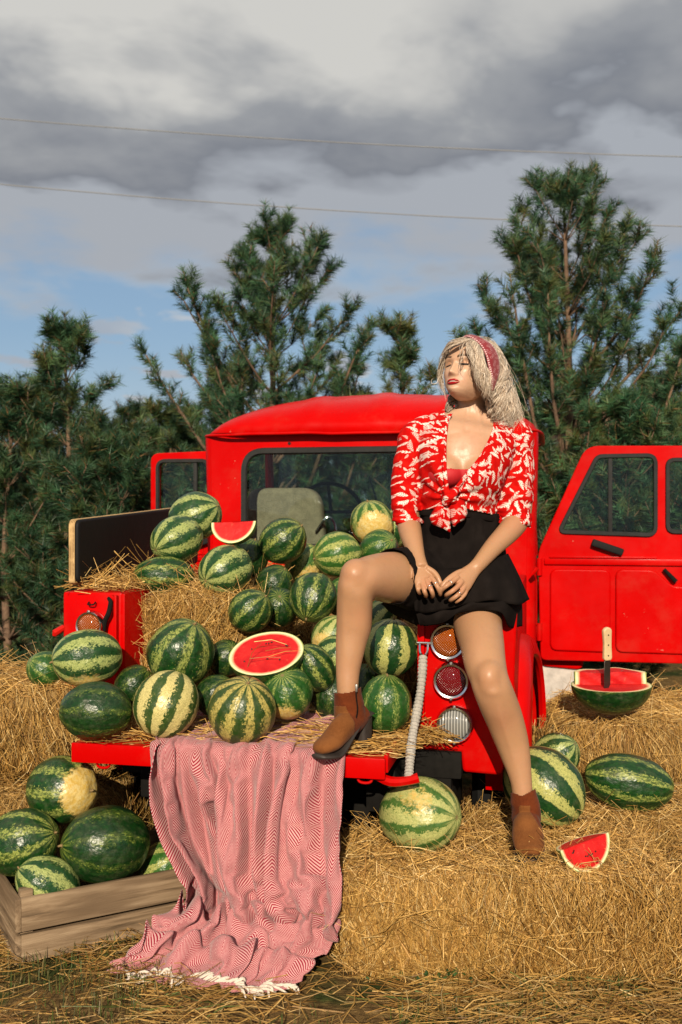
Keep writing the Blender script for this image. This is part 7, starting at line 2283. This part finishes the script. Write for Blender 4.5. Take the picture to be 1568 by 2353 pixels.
    -180,-474,179,-190,-468,103,-177,-466,96,-157,-444,155,-141,-435,161,-138,-436,131,-136,-443,106,-135,-448,92,-135,-462,79,-130,-464,72,-116,-463,83,-104,-457,96,-63,-438,132,-54,-439,134,-52,-452,109,-48,-472,76,-40,-475,71,-34,-459,94,-12,-457,124,-6,-459,130,7,-465,152,14,-467,158,23,-470,151,33,-472,130,51,-490,94,74,-502,152,68,-499,168,104,-496,126,122,-494,120,125,-522,181,164,-513,127,178,-516,120,204,-518,131,210,-516,157,237,-511,190,243,-510,203,257,-521,192,264,-529,143,265,-535,133,325,-535,155,343,-529,167,336,-531,145,
    -214,-466,119,-189,-486,109,-175,-486,107,-130,-484,163,-123,-481,162,-128,-476,140,-117,-474,116,-120,-474,103,-118,-475,97,-115,-477,88,-107,-478,90,-90,-479,99,-76,-479,154,-65,-478,149,-59,-478,122,-42,-483,93,-45,-483,78,-20,-480,83,-27,-492,109,-25,-494,121,-23,-499,144,-19,-501,152,-6,-501,142,4,-502,131,41,-504,102,53,-529,129,71,-536,150,116,-514,112,131,-514,117,117,-534,168,168,-536,151,179,-533,132,199,-532,151,218,-541,150,226,-547,190,234,-550,201,249,-553,189,245,-546,138,256,-547,130,312,-560,158,336,-562,163,341,-552,134,
    -244,-478,107,-194,-496,104,-180,-496,108,-118,-503,151,-109,-500,150,-119,-490,124,-134,-483,115,-138,-479,108,-121,-485,102,-119,-485,92,-102,-486,80,-101,-490,100,-74,-499,146,-57,-495,138,-73,-490,114,-52,-487,81,-43,-492,83,-6,-489,71,-3,-502,97,-4,-506,106,-12,-515,122,-22,-516,125,-9,-521,131,-1,-517,117,39,-511,91,78,-535,115,97,-532,127,117,-520,99,133,-521,103,115,-553,148,154,-538,133,176,-541,135,203,-540,139,201,-551,153,232,-559,162,227,-564,170,251,-569,175,243,-556,131,253,-554,122,307,-553,126,314,-568,130,329,-561,113,
    -266,-505,116,-200,-514,95,-191,-507,97,-122,-521,111,-113,-523,108,-133,-511,97,-153,-499,90,-150,-494,84,-132,-491,76,-130,-496,80,-112,-505,84,-93,-505,81,-64,-516,110,-51,-516,101,-77,-512,94,-64,-502,66,-52,-504,65,-21,-506,44,-8,-517,56,-16,-513,62,-29,-525,75,-21,-529,78,-7,-528,87,0,-538,96,42,-528,81,74,-540,110,100,-535,116,116,-531,70,132,-531,72,113,-550,132,153,-555,116,174,-554,116,202,-551,110,213,-561,120,214,-575,155,225,-579,164,233,-585,150,254,-570,113,265,-567,114,286,-559,86,298,-569,98,317,-575,76,
    -254,-510,125,-213,-517,73,-197,-516,77,-130,-525,113,-123,-530,109,-146,-520,91,-161,-510,76,-158,-506,65,-145,-502,54,-136,-503,55,-118,-508,58,-108,-515,71,-64,-522,106,-59,-523,103,-82,-521,83,-75,-515,46,-63,-518,52,-33,-517,35,-21,-513,48,-26,-514,61,-18,-526,66,-12,-521,69,-12,-532,72,2,-540,80,34,-538,64,67,-543,123,98,-542,126,116,-544,52,130,-546,64,102,-552,128,147,-553,94,166,-556,95,194,-559,91,201,-565,111,222,-579,141,212,-583,153,227,-591,146,255,-584,108,246,-577,108,277,-563,72,294,-573,90,305,-584,61,
    -251,-514,130,-215,-526,74,-201,-524,77,-136,-525,116,-129,-529,117,-147,-524,91,-164,-515,72,-164,-512,61,-151,-509,49,-141,-510,45,-130,-509,64,-114,-512,79,-67,-525,108,-61,-527,102,-82,-525,83,-79,-524,44,-67,-524,42,-34,-522,36,-25,-515,43,-32,-513,55,-18,-521,68,-15,-522,78,-5,-531,70,-2,-542,76,28,-545,58,64,-548,117,94,-543,118,115,-553,52,127,-553,65,96,-548,124,141,-555,90,159,-557,81,184,-563,91,203,-568,107,222,-577,138,220,-582,154,224,-591,140,247,-587,99,237,-582,99,279,-567,74,301,-572,91,302,-581,61,
    -260,-517,132,-219,-542,88,-205,-536,90,-147,-527,127,-138,-530,129,-155,-530,95,-170,-528,70,-172,-526,60,-159,-526,49,-150,-526,53,-133,-523,53,-115,-524,68,-80,-525,114,-70,-530,112,-81,-534,83,-83,-541,46,-69,-540,42,-33,-531,35,-17,-522,46,-34,-521,49,-9,-520,58,-3,-518,68,3,-527,75,10,-539,69,33,-563,60,78,-550,111,88,-541,110,101,-568,61,117,-563,73,89,-550,112,132,-564,90,151,-571,86,181,-572,87,197,-576,105,213,-583,142,229,-581,148,213,-589,138,227,-596,91,226,-593,78,278,-573,71,304,-566,79,289,-582,63,
    -203,-578,33,-217,-551,93,-206,-550,79,-251,-556,21,-247,-552,17,-219,-547,25,-191,-543,35,-180,-542,41,-163,-536,52,-156,-534,59,-136,-534,59,-144,-543,42,-156,-572,22,-138,-570,21,-119,-562,32,-85,-550,49,-72,-550,48,-56,-570,27,-41,-587,14,-33,-594,16,-16,-605,17,-7,-605,15,10,-600,19,16,-591,31,29,-570,67,62,-595,28,70,-603,15,101,-578,64,117,-580,57,172,-597,18,150,-584,64,147,-580,84,164,-587,74,162,-597,55,163,-612,20,173,-609,16,193,-611,27,221,-604,72,232,-601,80,203,-614,39,187,-620,17,221,-614,29,
    -227,-561,183,-211,-565,110,-199,-563,102,-128,-557,133,-121,-557,127,-129,-558,94,-142,-557,68,-147,-557,57,-158,-550,45,-147,-550,47,-133,-549,70,-117,-547,86,-87,-542,135,-69,-547,128,-69,-553,102,-77,-562,65,-71,-558,54,-56,-559,94,-34,-563,118,-25,-565,128,-8,-569,144,-2,-568,136,12,-574,136,23,-578,122,30,-583,78,74,-576,132,95,-574,147,83,-585,80,93,-594,82,106,-608,149,133,-600,107,141,-598,89,147,-600,107,164,-607,121,188,-621,150,199,-626,155,215,-626,142,227,-621,94,232,-620,82,296,-625,100,322,-626,103,294,-621,80,
    -194,-598,161,-217,-584,100,-208,-578,89,-143,-598,111,-138,-596,104,-157,-586,88,-162,-578,65,-166,-573,55,-158,-571,45,-150,-568,40,-136,-569,62,-131,-572,84,-110,-581,137,-96,-582,132,-84,-582,106,-73,-579,69,-67,-578,57,-38,-581,65,-41,-596,89,-38,-601,100,-22,-607,117,-11,-607,122,7,-604,117,1,-599,97,28,-600,71,73,-614,124,94,-616,135,57,-598,74,70,-606,86,127,-628,92,103,-603,74,121,-607,70,146,-614,74,155,-626,83,191,-636,102,182,-640,93,196,-652,103,223,-640,79,224,-636,69,281,-655,81,301,-663,69,279,-649,56,
    -183,-610,138,-217,-592,92,-218,-586,79,-162,-611,93,-159,-606,85,-165,-596,69,-173,-587,56,-172,-583,48,-166,-576,33,-157,-577,39,-143,-579,59,-131,-584,77,-122,-598,127,-99,-599,123,-89,-594,98,-79,-587,64,-67,-588,59,-31,-588,46,-34,-605,67,-31,-611,75,-18,-620,91,-18,-613,91,1,-603,90,20,-606,86,19,-607,69,73,-627,106,93,-631,114,49,-606,67,65,-612,73,112,-616,73,95,-611,65,114,-612,57,144,-615,55,167,-621,66,202,-633,76,208,-640,74,210,-644,86,218,-647,68,218,-642,59,267,-665,76,274,-665,54,262,-659,56,
    -182,-605,103,-241,-603,98,-238,-602,80,-172,-617,63,-166,-623,70,-180,-610,49,-196,-598,39,-192,-594,29,-173,-593,20,-165,-593,28,-159,-594,45,-140,-596,62,-126,-603,114,-111,-608,103,-95,-612,84,-96,-600,49,-82,-602,47,-41,-606,37,-14,-611,56,-9,-609,69,-12,-611,80,-6,-615,87,11,-619,99,12,-620,74,22,-618,44,71,-631,91,86,-641,98,39,-620,50,58,-622,51,127,-628,69,90,-628,48,106,-625,38,136,-629,38,141,-633,64,178,-632,62,176,-640,61,191,-653,67,195,-656,52,200,-654,42,262,-668,52,274,-670,75,270,-678,42,
    -175,-612,110,-251,-621,99,-242,-617,82,-171,-612,76,-172,-620,81,-192,-615,50,-210,-608,31,-204,-608,22,-186,-608,18,-176,-609,15,-158,-609,35,-145,-608,52,-140,-605,111,-120,-613,101,-101,-621,82,-105,-617,43,-94,-615,35,-51,-611,48,-24,-607,61,-15,-609,72,1,-612,81,-1,-617,80,6,-625,97,9,-629,73,17,-635,38,65,-633,93,82,-639,110,37,-637,41,58,-634,41,121,-625,66,85,-640,36,97,-638,22,124,-641,39,137,-642,59,178,-634,53,184,-642,53,177,-652,65,194,-671,49,190,-669,37,250,-676,46,277,-671,63,258,-677,39,
    -176,-616,117,-246,-630,99,-243,-625,83,-174,-609,86,-175,-616,78,-190,-620,51,-214,-614,31,-211,-614,20,-192,-617,17,-181,-616,22,-162,-616,36,-145,-614,51,-142,-610,107,-121,-615,97,-110,-621,77,-102,-626,44,-90,-623,38,-51,-616,44,-27,-610,60,-15,-611,67,4,-605,78,7,-611,84,2,-624,92,4,-632,74,13,-644,40,62,-633,98,77,-635,112,41,-647,43,62,-641,43,118,-622,60,91,-645,35,93,-646,17,120,-647,39,140,-646,59,181,-638,48,193,-637,57,176,-652,59,190,-678,48,191,-678,36,253,-674,52,268,-672,69,253,-678,40,
    -297,-670,107,-237,-648,95,-253,-648,85,-299,-658,26,-298,-657,17,-266,-647,20,-238,-639,20,-228,-636,17,-205,-633,22,-194,-634,24,-167,-637,26,-151,-647,25,-125,-675,16,-113,-673,24,-106,-658,39,-92,-643,54,-80,-638,61,-91,-657,31,-80,-674,19,-71,-680,17,-49,-687,19,-42,-691,15,-33,-686,26,-19,-678,39,3,-658,58,22,-691,34,19,-696,16,52,-663,56,68,-668,49,28,-693,15,72,-668,23,89,-662,29,111,-674,20,113,-690,24,112,-713,17,120,-719,17,143,-713,32,171,-689,54,181,-686,59,162,-718,28,157,-730,17,194,-715,24,
    -296,-668,121,-231,-656,90,-241,-650,76,-294,-665,30,-293,-664,21,-260,-655,19,-236,-647,15,-224,-645,23,-209,-637,36,-199,-635,38,-172,-639,40,-161,-650,34,-135,-678,22,-117,-676,36,-108,-662,53,-94,-645,69,-81,-647,63,-77,-656,34,-82,-676,32,-74,-681,29,-57,-692,25,-47,-695,24,-27,-692,34,-15,-683,47,4,-662,70,13,-695,37,24,-702,24,54,-668,67,71,-673,58,42,-699,17,81,-674,32,98,-669,34,108,-674,34,102,-689,32,108,-714,29,116,-720,29,140,-715,43,172,-696,65,181,-692,71,162,-721,40,160,-733,27,194,-720,37,
    -170,-662,45,-227,-674,83,-212,-669,69,-148,-666,74,-146,-666,64,-168,-665,35,-179,-655,15,-184,-649,16,-187,-644,27,-187,-647,37,-174,-643,60,-158,-638,79,-146,-624,126,-121,-631,130,-118,-642,109,-89,-648,99,-92,-639,95,-49,-640,101,-40,-637,124,-29,-642,123,-13,-647,127,-2,-647,123,20,-642,124,19,-644,102,6,-663,93,60,-659,134,73,-654,150,60,-678,92,81,-670,89,140,-652,106,114,-669,70,107,-677,60,130,-666,71,149,-658,84,155,-649,108,163,-656,107,173,-669,123,175,-696,100,179,-702,95,242,-697,121,268,-696,128,258,-706,94,
]


def throw_points():
    return np.array(THROW_MM, float).reshape(62, 42, 3) / 1000.0


def m_throw():
    m_, q = material('herringbone_throw')
    uv = q.attr('cloth_uv', 'Vector')
    x, y, _ = q.sep(uv)
    col_w = 0.040
    f = q.m('PINGPONG', x, col_w)                                   # chevron columns
    s = q.m('SINE', q.m('MULTIPLY', q.m('ADD', y, q.m('MULTIPLY', f, 1.25)), 2 * math.pi / 0.0080))
    nz = q.noise(uv, 60, 3)
    s = q.m('ADD', s, q.m('MULTIPLY', q.m('SUBTRACT', nz, 0.5), 0.8))
    col = q.mix(q.step(s, -0.35, 0.45), (0.23, 0.005, 0.024), (0.50, 0.295, 0.285))
    back = q.mix(q.step(s, -0.5, 0.5), (0.24, 0.03, 0.036), (0.40, 0.15, 0.135))
    bf = q.n('ShaderNodeNewGeometry').outputs['Backfacing']
    col = q.mix(bf, col, back)
    q.out(q.bsdf(color=col, rough=0.9, spec=0.1, sheen=0.15, normal=q.bump(s, 0.15, 0.002)))
    return m_


FRINGE = plain('cream_fringe', (0.58, 0.50, 0.42), 0.9, bump=0.5, bscale=200, vary=0.12)
tp = throw_points()
# refine the rest shape with a spline so that the folds stay round
tp = catmull(tp.reshape(62, -1), 190).reshape(190, 42, 3).transpose(1, 0, 2)
tp = catmull(tp.reshape(42, -1), 126).reshape(126, 190, 3).transpose(1, 0, 2)
ny_, nx_ = tp.shape[:2]
for _ in range(10):                                                   # soften the crumpled end lying on the ground
    w_ = np.clip((np.arange(ny_) - 118) / 30.0, 0, 1)[:, None, None] * 0.5
    pad = np.pad(tp, ((1, 1), (1, 1), (0, 0)), mode='edge')
    tp = tp * (1 - w_) + w_ * (pad[:-2, 1:-1] + pad[2:, 1:-1] + pad[1:-1, :-2] + pad[1:-1, 2:]) / 4
hang = np.clip((np.arange(ny_) - 62) / 20.0, 0, 1) * np.clip((150 - np.arange(ny_)) / 30.0, 0, 1)
tp[..., 1] += (tp[..., 1] - tp[..., 1].mean(1, keepdims=True)) * (0.9 * hang)[:, None]      # deeper pleats
w_ = np.clip((np.arange(ny_) - 160) / 28.0, 0, 1)[:, None]             # the fringed end lies flat, spread unevenly
w2 = np.clip((np.arange(ny_) - 110) / 60.0, 0, 1)[:, None]
hx_ = np.linspace(0, 1, nx_)[None, :] + 0 * w_
un = vnoise(np.stack([hx_ * 5.0, 0 * hx_ + 0.4, 0 * hx_], -1), 1.0, 2)
un2 = vnoise(np.stack([hx_ * 4.0, w2 * 3 + 7 + 0 * hx_, 0 * hx_], -1), 1.0, 2)
tp[..., 2] = np.maximum(tp[..., 2] * (1 - 0.80 * w_) + 0.02 * w2 * np.maximum(un2, 0), 0.006)
tp[..., 1] -= w_ * (0.030 + 0.055 * un) + w2 * 0.02 * un2
tp[..., 0] += w2 * (0.035 * un2 - 0.055 * (1 - hx_) ** 2 * w2)
ii = np.arange(ny_ * nx_).reshape(ny_, nx_)
fc_ = np.stack([ii[:-1, :-1], ii[1:, :-1], ii[1:, 1:], ii[:-1, 1:]], -1).reshape(-1, 4)
tme = mesh('throw', tp.reshape(-1, 3), fc_)
gx, gy = np.meshgrid(np.linspace(0, 1.16, nx_), np.linspace(0, 1.54, ny_))
set_attr(tme, 'cloth_uv', np.stack([gx, gy, 0 * gx], -1).reshape(-1, 3), 'FLOAT_VECTOR')
throw = empty('throw_blanket', T0, YAW)
tag(throw, 'red and white herringbone throw with fringe hanging from the tailgate to the ground', 'blanket')
cl = obj('cloth', tme, m_throw(), throw)
sm = cl.modifiers.new('t', 'SOLIDIFY')
sm.thickness = 0.0025
sm.offset = 0


def fringe(row, inner, n, drop=True):
    idx = np.linspace(1, nx_ - 2, n).astype(int)
    for k, i in enumerate(idx):
        p = Vector(tp[row, i])
        dr = (Vector(tp[row, i]) - Vector(tp[inner, i])).normalized()
        ln = random.uniform(0.035, 0.060)
        sd_ = Vector((random.gauss(0, .3), random.gauss(0, .3), 0))
        q1 = p + (dr + sd_ * 0.3) * ln * 0.5
        q2 = p + (dr * 0.7 + sd_) * ln + Vector((0, 0, -0.02 if drop else 0))
        for q in (q1, q2):
            q.z = max(q.z, 0.007) if drop else max(q.z, 0.612 if q.y > -0.40 else 0.01)
        V, Fc = tube([p - dr * 0.004, q1, q2], [0.0030, 0.0042, 0.0022], 6, 7, round_end=True)
        obj('tassel', mesh('tassel', V, Fc), FRINGE, throw)


fringe(ny_ - 1, ny_ - 6, 84)
fringe(0, 5, 40, False)

# ------------------------------------------------------------------ pines
def m_needle():
    m_, q = material('pine_needles')
    t = q.attr('tint')
    b = q.bsdf(color=t, rough=0.5, spec=0.35)
    tl = q.n('ShaderNodeBsdfTranslucent', {'Color': t}).outputs[0]
    q.out(q.n('ShaderNodeMixShader', {0: 0.18, 1: b, 2: tl}).outputs[0])
    return m_


NEEDLE = m_needle()
BARK = plain('pine_bark', (0.13, 0.078, 0.048), 0.9, bump=0.8, bscale=30, vary=0.45)


def pine(name, label, base, height, spread, seed, crown0=0.12, whorls=11, per=5, lean=(0, 0), dens=1.0, tuft=64, nl=0.085, up=0.55, prof=0.75, hue=(1, 1, 1), group='young pines behind the truck', bare=0.0):
    """young pine: trunk, whorls of rising boughs, every twig end a brush of needles"""
    r_ = np.random.default_rng(seed)
    root = empty(name, base)
    tag(root, label, 'tree', group)
    wood = MB()
    top = Vector((lean[0], lean[1], height))
    tr = [Vector((lean[0] * (t ** 1.5) + 0.03 * math.sin(t * 5 + seed), lean[1] * t, height * t)) for t in np.linspace(0, 1, 9)]
    wood.add(*tube(tr, list(np.linspace(0.055, 0.010, 9) * (height / 4.0) ** 0.6), 8, 24))
    trc = catmull([tuple(q) for q in tr], 60)
    S, D, LN = [], [], []                        # shoots: start, direction, length

    def shoot(p, d, l):
        S.append(p)
        D.append(d / (np.linalg.norm(d) + 1e-9))
        LN.append(l)

    zax = np.array((0, 0, 1.0))
    for w in range(whorls):
        f = crown0 + (0.97 - crown0) * (w / (whorls - 1)) ** 0.9
        o = trc[min(59, int(f * 59))]
        room = (1 - f)
        L0 = spread * (min(1.0, room / prof) ** 0.75) * (0.55 + 0.45 * min(1, (f - crown0) * 6 + 0.5)) + 0.10
        az0 = r_.uniform(0, 6.28)
        for k in range(per + (1 if r_.random() < 0.4 else 0)):
            az = az0 + 2 * np.pi * k / per + r_.normal(0, 0.25)
            L = L0 * r_.uniform(0.5, 1.2)
            e0 = up * r_.uniform(0.5, 1.1) + 0.35 * f
            d = np.array((math.cos(az) * math.cos(e0), math.sin(az) * math.cos(e0), math.sin(e0)))
            n = max(4, int(L / 0.10))
            p = o.copy()
            pts = [p.copy()]
            ds = [d.copy()]
            for s in range(n):
                d = d + zax * 0.07 + r_.normal(0, 0.05, 3)
                d /= np.linalg.norm(d)
                p = p + d * L / n
                pts.append(p.copy())
                ds.append(d.copy())
            wood.add(*tube(pts, list(np.linspace(0.012, 0.004, len(pts)) * max(0.5, L / 0.9)), 5))
            for s in range(1, n + 1):
                t = s / n
                if t < 0.30 + bare:
                    continue
                for side in range(3 if t < 0.95 else 5):
                    if r_.random() > dens:
                        continue
                    a = r_.uniform(0, 6.28)
                    rnd = np.array((math.cos(a), math.sin(a), 0.25 + 0.5 * r_.random()))
                    dd = ds[s] * 0.75 + rnd * 0.75
                    l = r_.uniform(0.10, 0.24) * (1.15 - 0.4 * t) * min(1.0, 0.6 + L)
                    shoot(pts[s], dd, l)
                    if l > 0.17 and t < 0.9:
                        e = pts[s] + dd / np.linalg.norm(dd) * l * 0.7
                        shoot(e, dd + np.array((*r_.normal(0, 0.5, 2), 0.6)), l * 0.6)
            shoot(pts[-1], ds[-1] + zax * 0.4, 0.16)
    shoot(trc[-2], zax + r_.normal(0, 0.05, 3), 0.20)
    for k in range(5):
        a = k * 1.257
        shoot(trc[-3], zax + np.array((math.cos(a), math.sin(a), 0)) * 0.7, 0.15)
        shoot(trc[-6], zax * 0.8 + np.array((math.cos(a + .6), math.sin(a + .6), 0)) * 0.8, 0.15)
    S, D, LN = np.array(S), np.array(D), np.array(LN)
    ns = len(S)
    for i in range(0, ns):
        if LN[i] > 0.12 and i % 3 == 0:
            wood.add(*tube([S[i], S[i] + D[i] * LN[i]], [0.005, 0.003], 4))
    wood.build('trunk', BARK, root)
    # needles
    i = np.repeat(np.arange(ns), tuft)
    n = len(i)
    t = r_.random(n) ** 0.8
    c = S[i] + D[i] * (LN[i] * t)[:, None]
    rv = r_.normal(size=(n, 3))
    rv -= D[i] * (rv * D[i]).sum(1)[:, None]
    rv /= np.linalg.norm(rv, axis=1)[:, None] + 1e-9
    nd = D[i] * (0.55 + 0.35 * r_.random((n, 1))) + rv * (0.75 + 0.3 * r_.random((n, 1)))
    nd /= np.linalg.norm(nd, axis=1)[:, None]
    ln = nl * r_.uniform(0.7, 1.15, n)[:, None]
    sd_ = np.cross(nd, r_.normal(size=(n, 3)))
    sd_ /= np.linalg.norm(sd_, axis=1)[:, None] + 1e-9
    wv = sd_ * 0.0028
    V = np.stack([c - wv, c + wv, c + nd * ln], 1).reshape(-1, 3)
    me = mesh('needles', V, np.arange(3 * n).reshape(-1, 3), False)
    pal = np.array([(0.036, 0.095, 0.044), (0.052, 0.125, 0.055), (0.024, 0.066, 0.034), (0.078, 0.140, 0.055), (0.085, 0.108, 0.032)]) * np.array(hue)  # low hue values paint thicket shade into the needle colour
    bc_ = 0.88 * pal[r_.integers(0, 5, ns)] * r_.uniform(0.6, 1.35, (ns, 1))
    tc = bc_[i] * r_.uniform(0.75, 1.3, (n, 1))
    brown = r_.random(n) < 0.04
    tc[brown] = np.array((0.16, 0.085, 0.03))
    set_attr(me, 'tint', np.repeat(np.concatenate([tc, np.ones((n, 1))], 1), 3, 0))
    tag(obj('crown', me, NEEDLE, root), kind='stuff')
    return root


def base_at(u, y):
    return ((u - CU) / F_PX * y, y, 0)


pine('pine_tree', 'slim young pine with bare trunk at the left edge', base_at(150, 7.6), 2.66, 0.62, 11, 0.30, 8, 5, prof=0.6, dens=0.85, up=0.6)
pine('pine_tree', 'broad young pine rising behind the cab roof left of centre', base_at(620, 8.4), 3.66, 1.50, 23, 0.10, 11, 6, prof=0.70, dens=0.9, up=0.45)
pine('pine_tree', 'tallest pine, spreading behind the seated person', base_at(1300, 7.9), 3.90, 1.50, 5, 0.12, 12, 6, prof=0.70, up=0.60, dens=0.92)
pine('pine_tree', 'small sparse pine between the tall pines, just left of the head of the person', base_at(930, 7.8), 2.75, 0.50, 31, 0.3, 8, 4, prof=0.6, dens=0.6, bare=0.15, hue=(1.2, 1.0, 0.9))
pine('pine_tree', 'bushy pine between the slim left pine and the cab', base_at(385, 8.8), 2.1, 1.0, 47, 0.05, 9, 6, prof=0.75, hue=(1.1, 0.95, 0.8))
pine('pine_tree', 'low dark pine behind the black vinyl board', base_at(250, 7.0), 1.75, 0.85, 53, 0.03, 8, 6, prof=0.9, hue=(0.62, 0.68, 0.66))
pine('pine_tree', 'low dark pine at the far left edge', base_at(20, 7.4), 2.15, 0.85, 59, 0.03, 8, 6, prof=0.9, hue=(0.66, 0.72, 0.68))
pine('pine_tree', 'low pine showing through the windows of the right door', base_at(1430, 7.2), 2.05, 0.95, 67, 0.03, 9, 6, prof=0.9, hue=(0.9, 1.0, 0.95))
pine('pine_tree', 'pine at the right edge behind the open door', base_at(1640, 8.6), 2.9, 0.9, 71, 0.06, 9, 6, prof=0.7)
pine('pine_tree', 'low pine behind the right side of the cab', base_at(1160, 8.2), 2.2, 0.9, 73, 0.03, 8, 6, prof=0.9, hue=(0.85, 0.9, 0.9))
pine('pine_tree', 'low pine seen through the rear window of the cab', base_at(800, 9.4), 2.35, 1.0, 79, 0.03, 8, 6, prof=0.9, hue=(0.85, 0.9, 0.9))
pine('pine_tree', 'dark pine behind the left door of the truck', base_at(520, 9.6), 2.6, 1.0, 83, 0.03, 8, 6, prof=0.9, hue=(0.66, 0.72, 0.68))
pine('pine_tree', 'dim pine in the second row at the far left', base_at(110, 10.5), 2.5, 1.1, 89, 0.03, 8, 6, prof=0.9, hue=(0.58, 0.64, 0.62), tuft=50)  # second row: thicket shade painted in by the darker needle colour
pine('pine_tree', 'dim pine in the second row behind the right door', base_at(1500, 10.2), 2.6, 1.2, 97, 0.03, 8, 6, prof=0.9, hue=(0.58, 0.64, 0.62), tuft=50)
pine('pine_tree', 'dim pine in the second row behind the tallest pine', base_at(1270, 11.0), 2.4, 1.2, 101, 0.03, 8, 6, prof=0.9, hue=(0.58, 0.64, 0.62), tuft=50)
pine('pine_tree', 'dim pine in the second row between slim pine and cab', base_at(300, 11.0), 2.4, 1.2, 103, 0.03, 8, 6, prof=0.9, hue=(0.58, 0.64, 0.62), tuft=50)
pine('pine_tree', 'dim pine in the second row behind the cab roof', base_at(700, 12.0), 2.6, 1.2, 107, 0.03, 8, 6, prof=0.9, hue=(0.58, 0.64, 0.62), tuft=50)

# house roof glimpsed between the pines at the right edge
hs = empty('house', base_at(1600, 26))
tag(hs, 'distant house with a brown roof glimpsed between the pines at the right edge', 'house')
ROOFM = plain('brown_roof', (0.16, 0.085, 0.05), 0.8, vary=0.2)
WALLM = plain('pale_wall', (0.42, 0.38, 0.34), 0.9, vary=0.1)
MB().add(*boxg((0, 0, 1.45), (3.2, 2.4, 1.45), 0.02)).build('wall', WALLM, hs, False)
MB().add([(-3.6, -2.8, 2.85), (3.6, -2.8, 2.85), (3.6, 2.8, 2.85), (-3.6, 2.8, 2.85), (-3.6, 0, 4.1), (3.6, 0, 4.1)],
         [(0, 1, 5, 4), (2, 3, 4, 5), (0, 4, 3), (1, 2, 5), (3, 2, 1, 0)]).build('roof', ROOFM, hs, False)
MB().add(*boxg((-1.5, -2.42, 1.6), (0.45, 0.04, 0.6), 0.01)).build('window', DARKM, hs, False)

# overhead wires
WIRE = plain('aluminium_wire', (0.20, 0.20, 0.20), 0.6, 0.3)
for lab, a, b, r_ in (('upper overhead power line crossing the whole sky', (-60, 280, 14.0), (1640, 376, 13.0), 0.0065),
                      ('lower overhead power line passing the tops of the pines', (-60, 432, 12.5), (1640, 538, 11.6), 0.006)):
    p0, p1 = P(*a), P(*b)
    d_ = p1 - p0
    pts = [p0 + d_ * t + Vector((0, 0, 0.9 * (t - 0.5) ** 2 * 0.35)) for t in np.linspace(-2, 3, 41)]
    w = obj('power_line', mesh('wire', *tube(pts, r_, 6)), WIRE)
    tag(w, lab, 'power line', 'overhead wires')

SAP = [(-40, 8.6, 1.7, 0.9, 'low pine sapling cut by the left edge of the picture'), (140, 8.8, 1.5, 0.9, 'low pine sapling at the foot of the slim left pine'),
       (330, 8.0, 1.5, 0.8, 'low pine sapling right behind the far end of the vinyl board'), (470, 11.5, 2.0, 1.2, 'back-row pine sapling behind the open left door'),
       (620, 10.4, 1.8, 1.1, 'low pine sapling at the foot of the broad pine behind the cab'), (900, 10.0, 1.9, 1.1, 'low pine sapling seen through the cab beside the steering wheel'),
       (1060, 10.5, 2.0, 1.1, 'low pine sapling hidden behind cab and person'), (1230, 9.2, 1.6, 0.9, 'low pine sapling in the gap between cab and right door'),
       (1380, 9.0, 1.6, 0.9, 'low pine sapling behind the vent window of the right door'), (1560, 9.2, 1.7, 0.9, 'low pine sapling behind the last window of the right door'),
       (30, 12.5, 2.3, 1.3, 'back-row pine sapling in the darkest corner at far left'), (220, 12.8, 2.1, 1.3, 'back-row pine sapling right of the slim bare trunk'),
       (1420, 12.5, 2.2, 1.3, 'back-row pine sapling above the right door'), (1640, 12.2, 2.3, 1.3, 'back-row pine sapling cut by the right edge of the picture')]
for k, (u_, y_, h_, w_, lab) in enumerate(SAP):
    pine('pine_sapling', lab, base_at(u_, y_), h_, w_, 200 + k, 0.02, 7, 6, prof=0.95, hue=(0.58, 0.62, 0.60), tuft=44, nl=0.10, group='pine saplings in the thicket')  # saplings get darkened needles in place of real shade
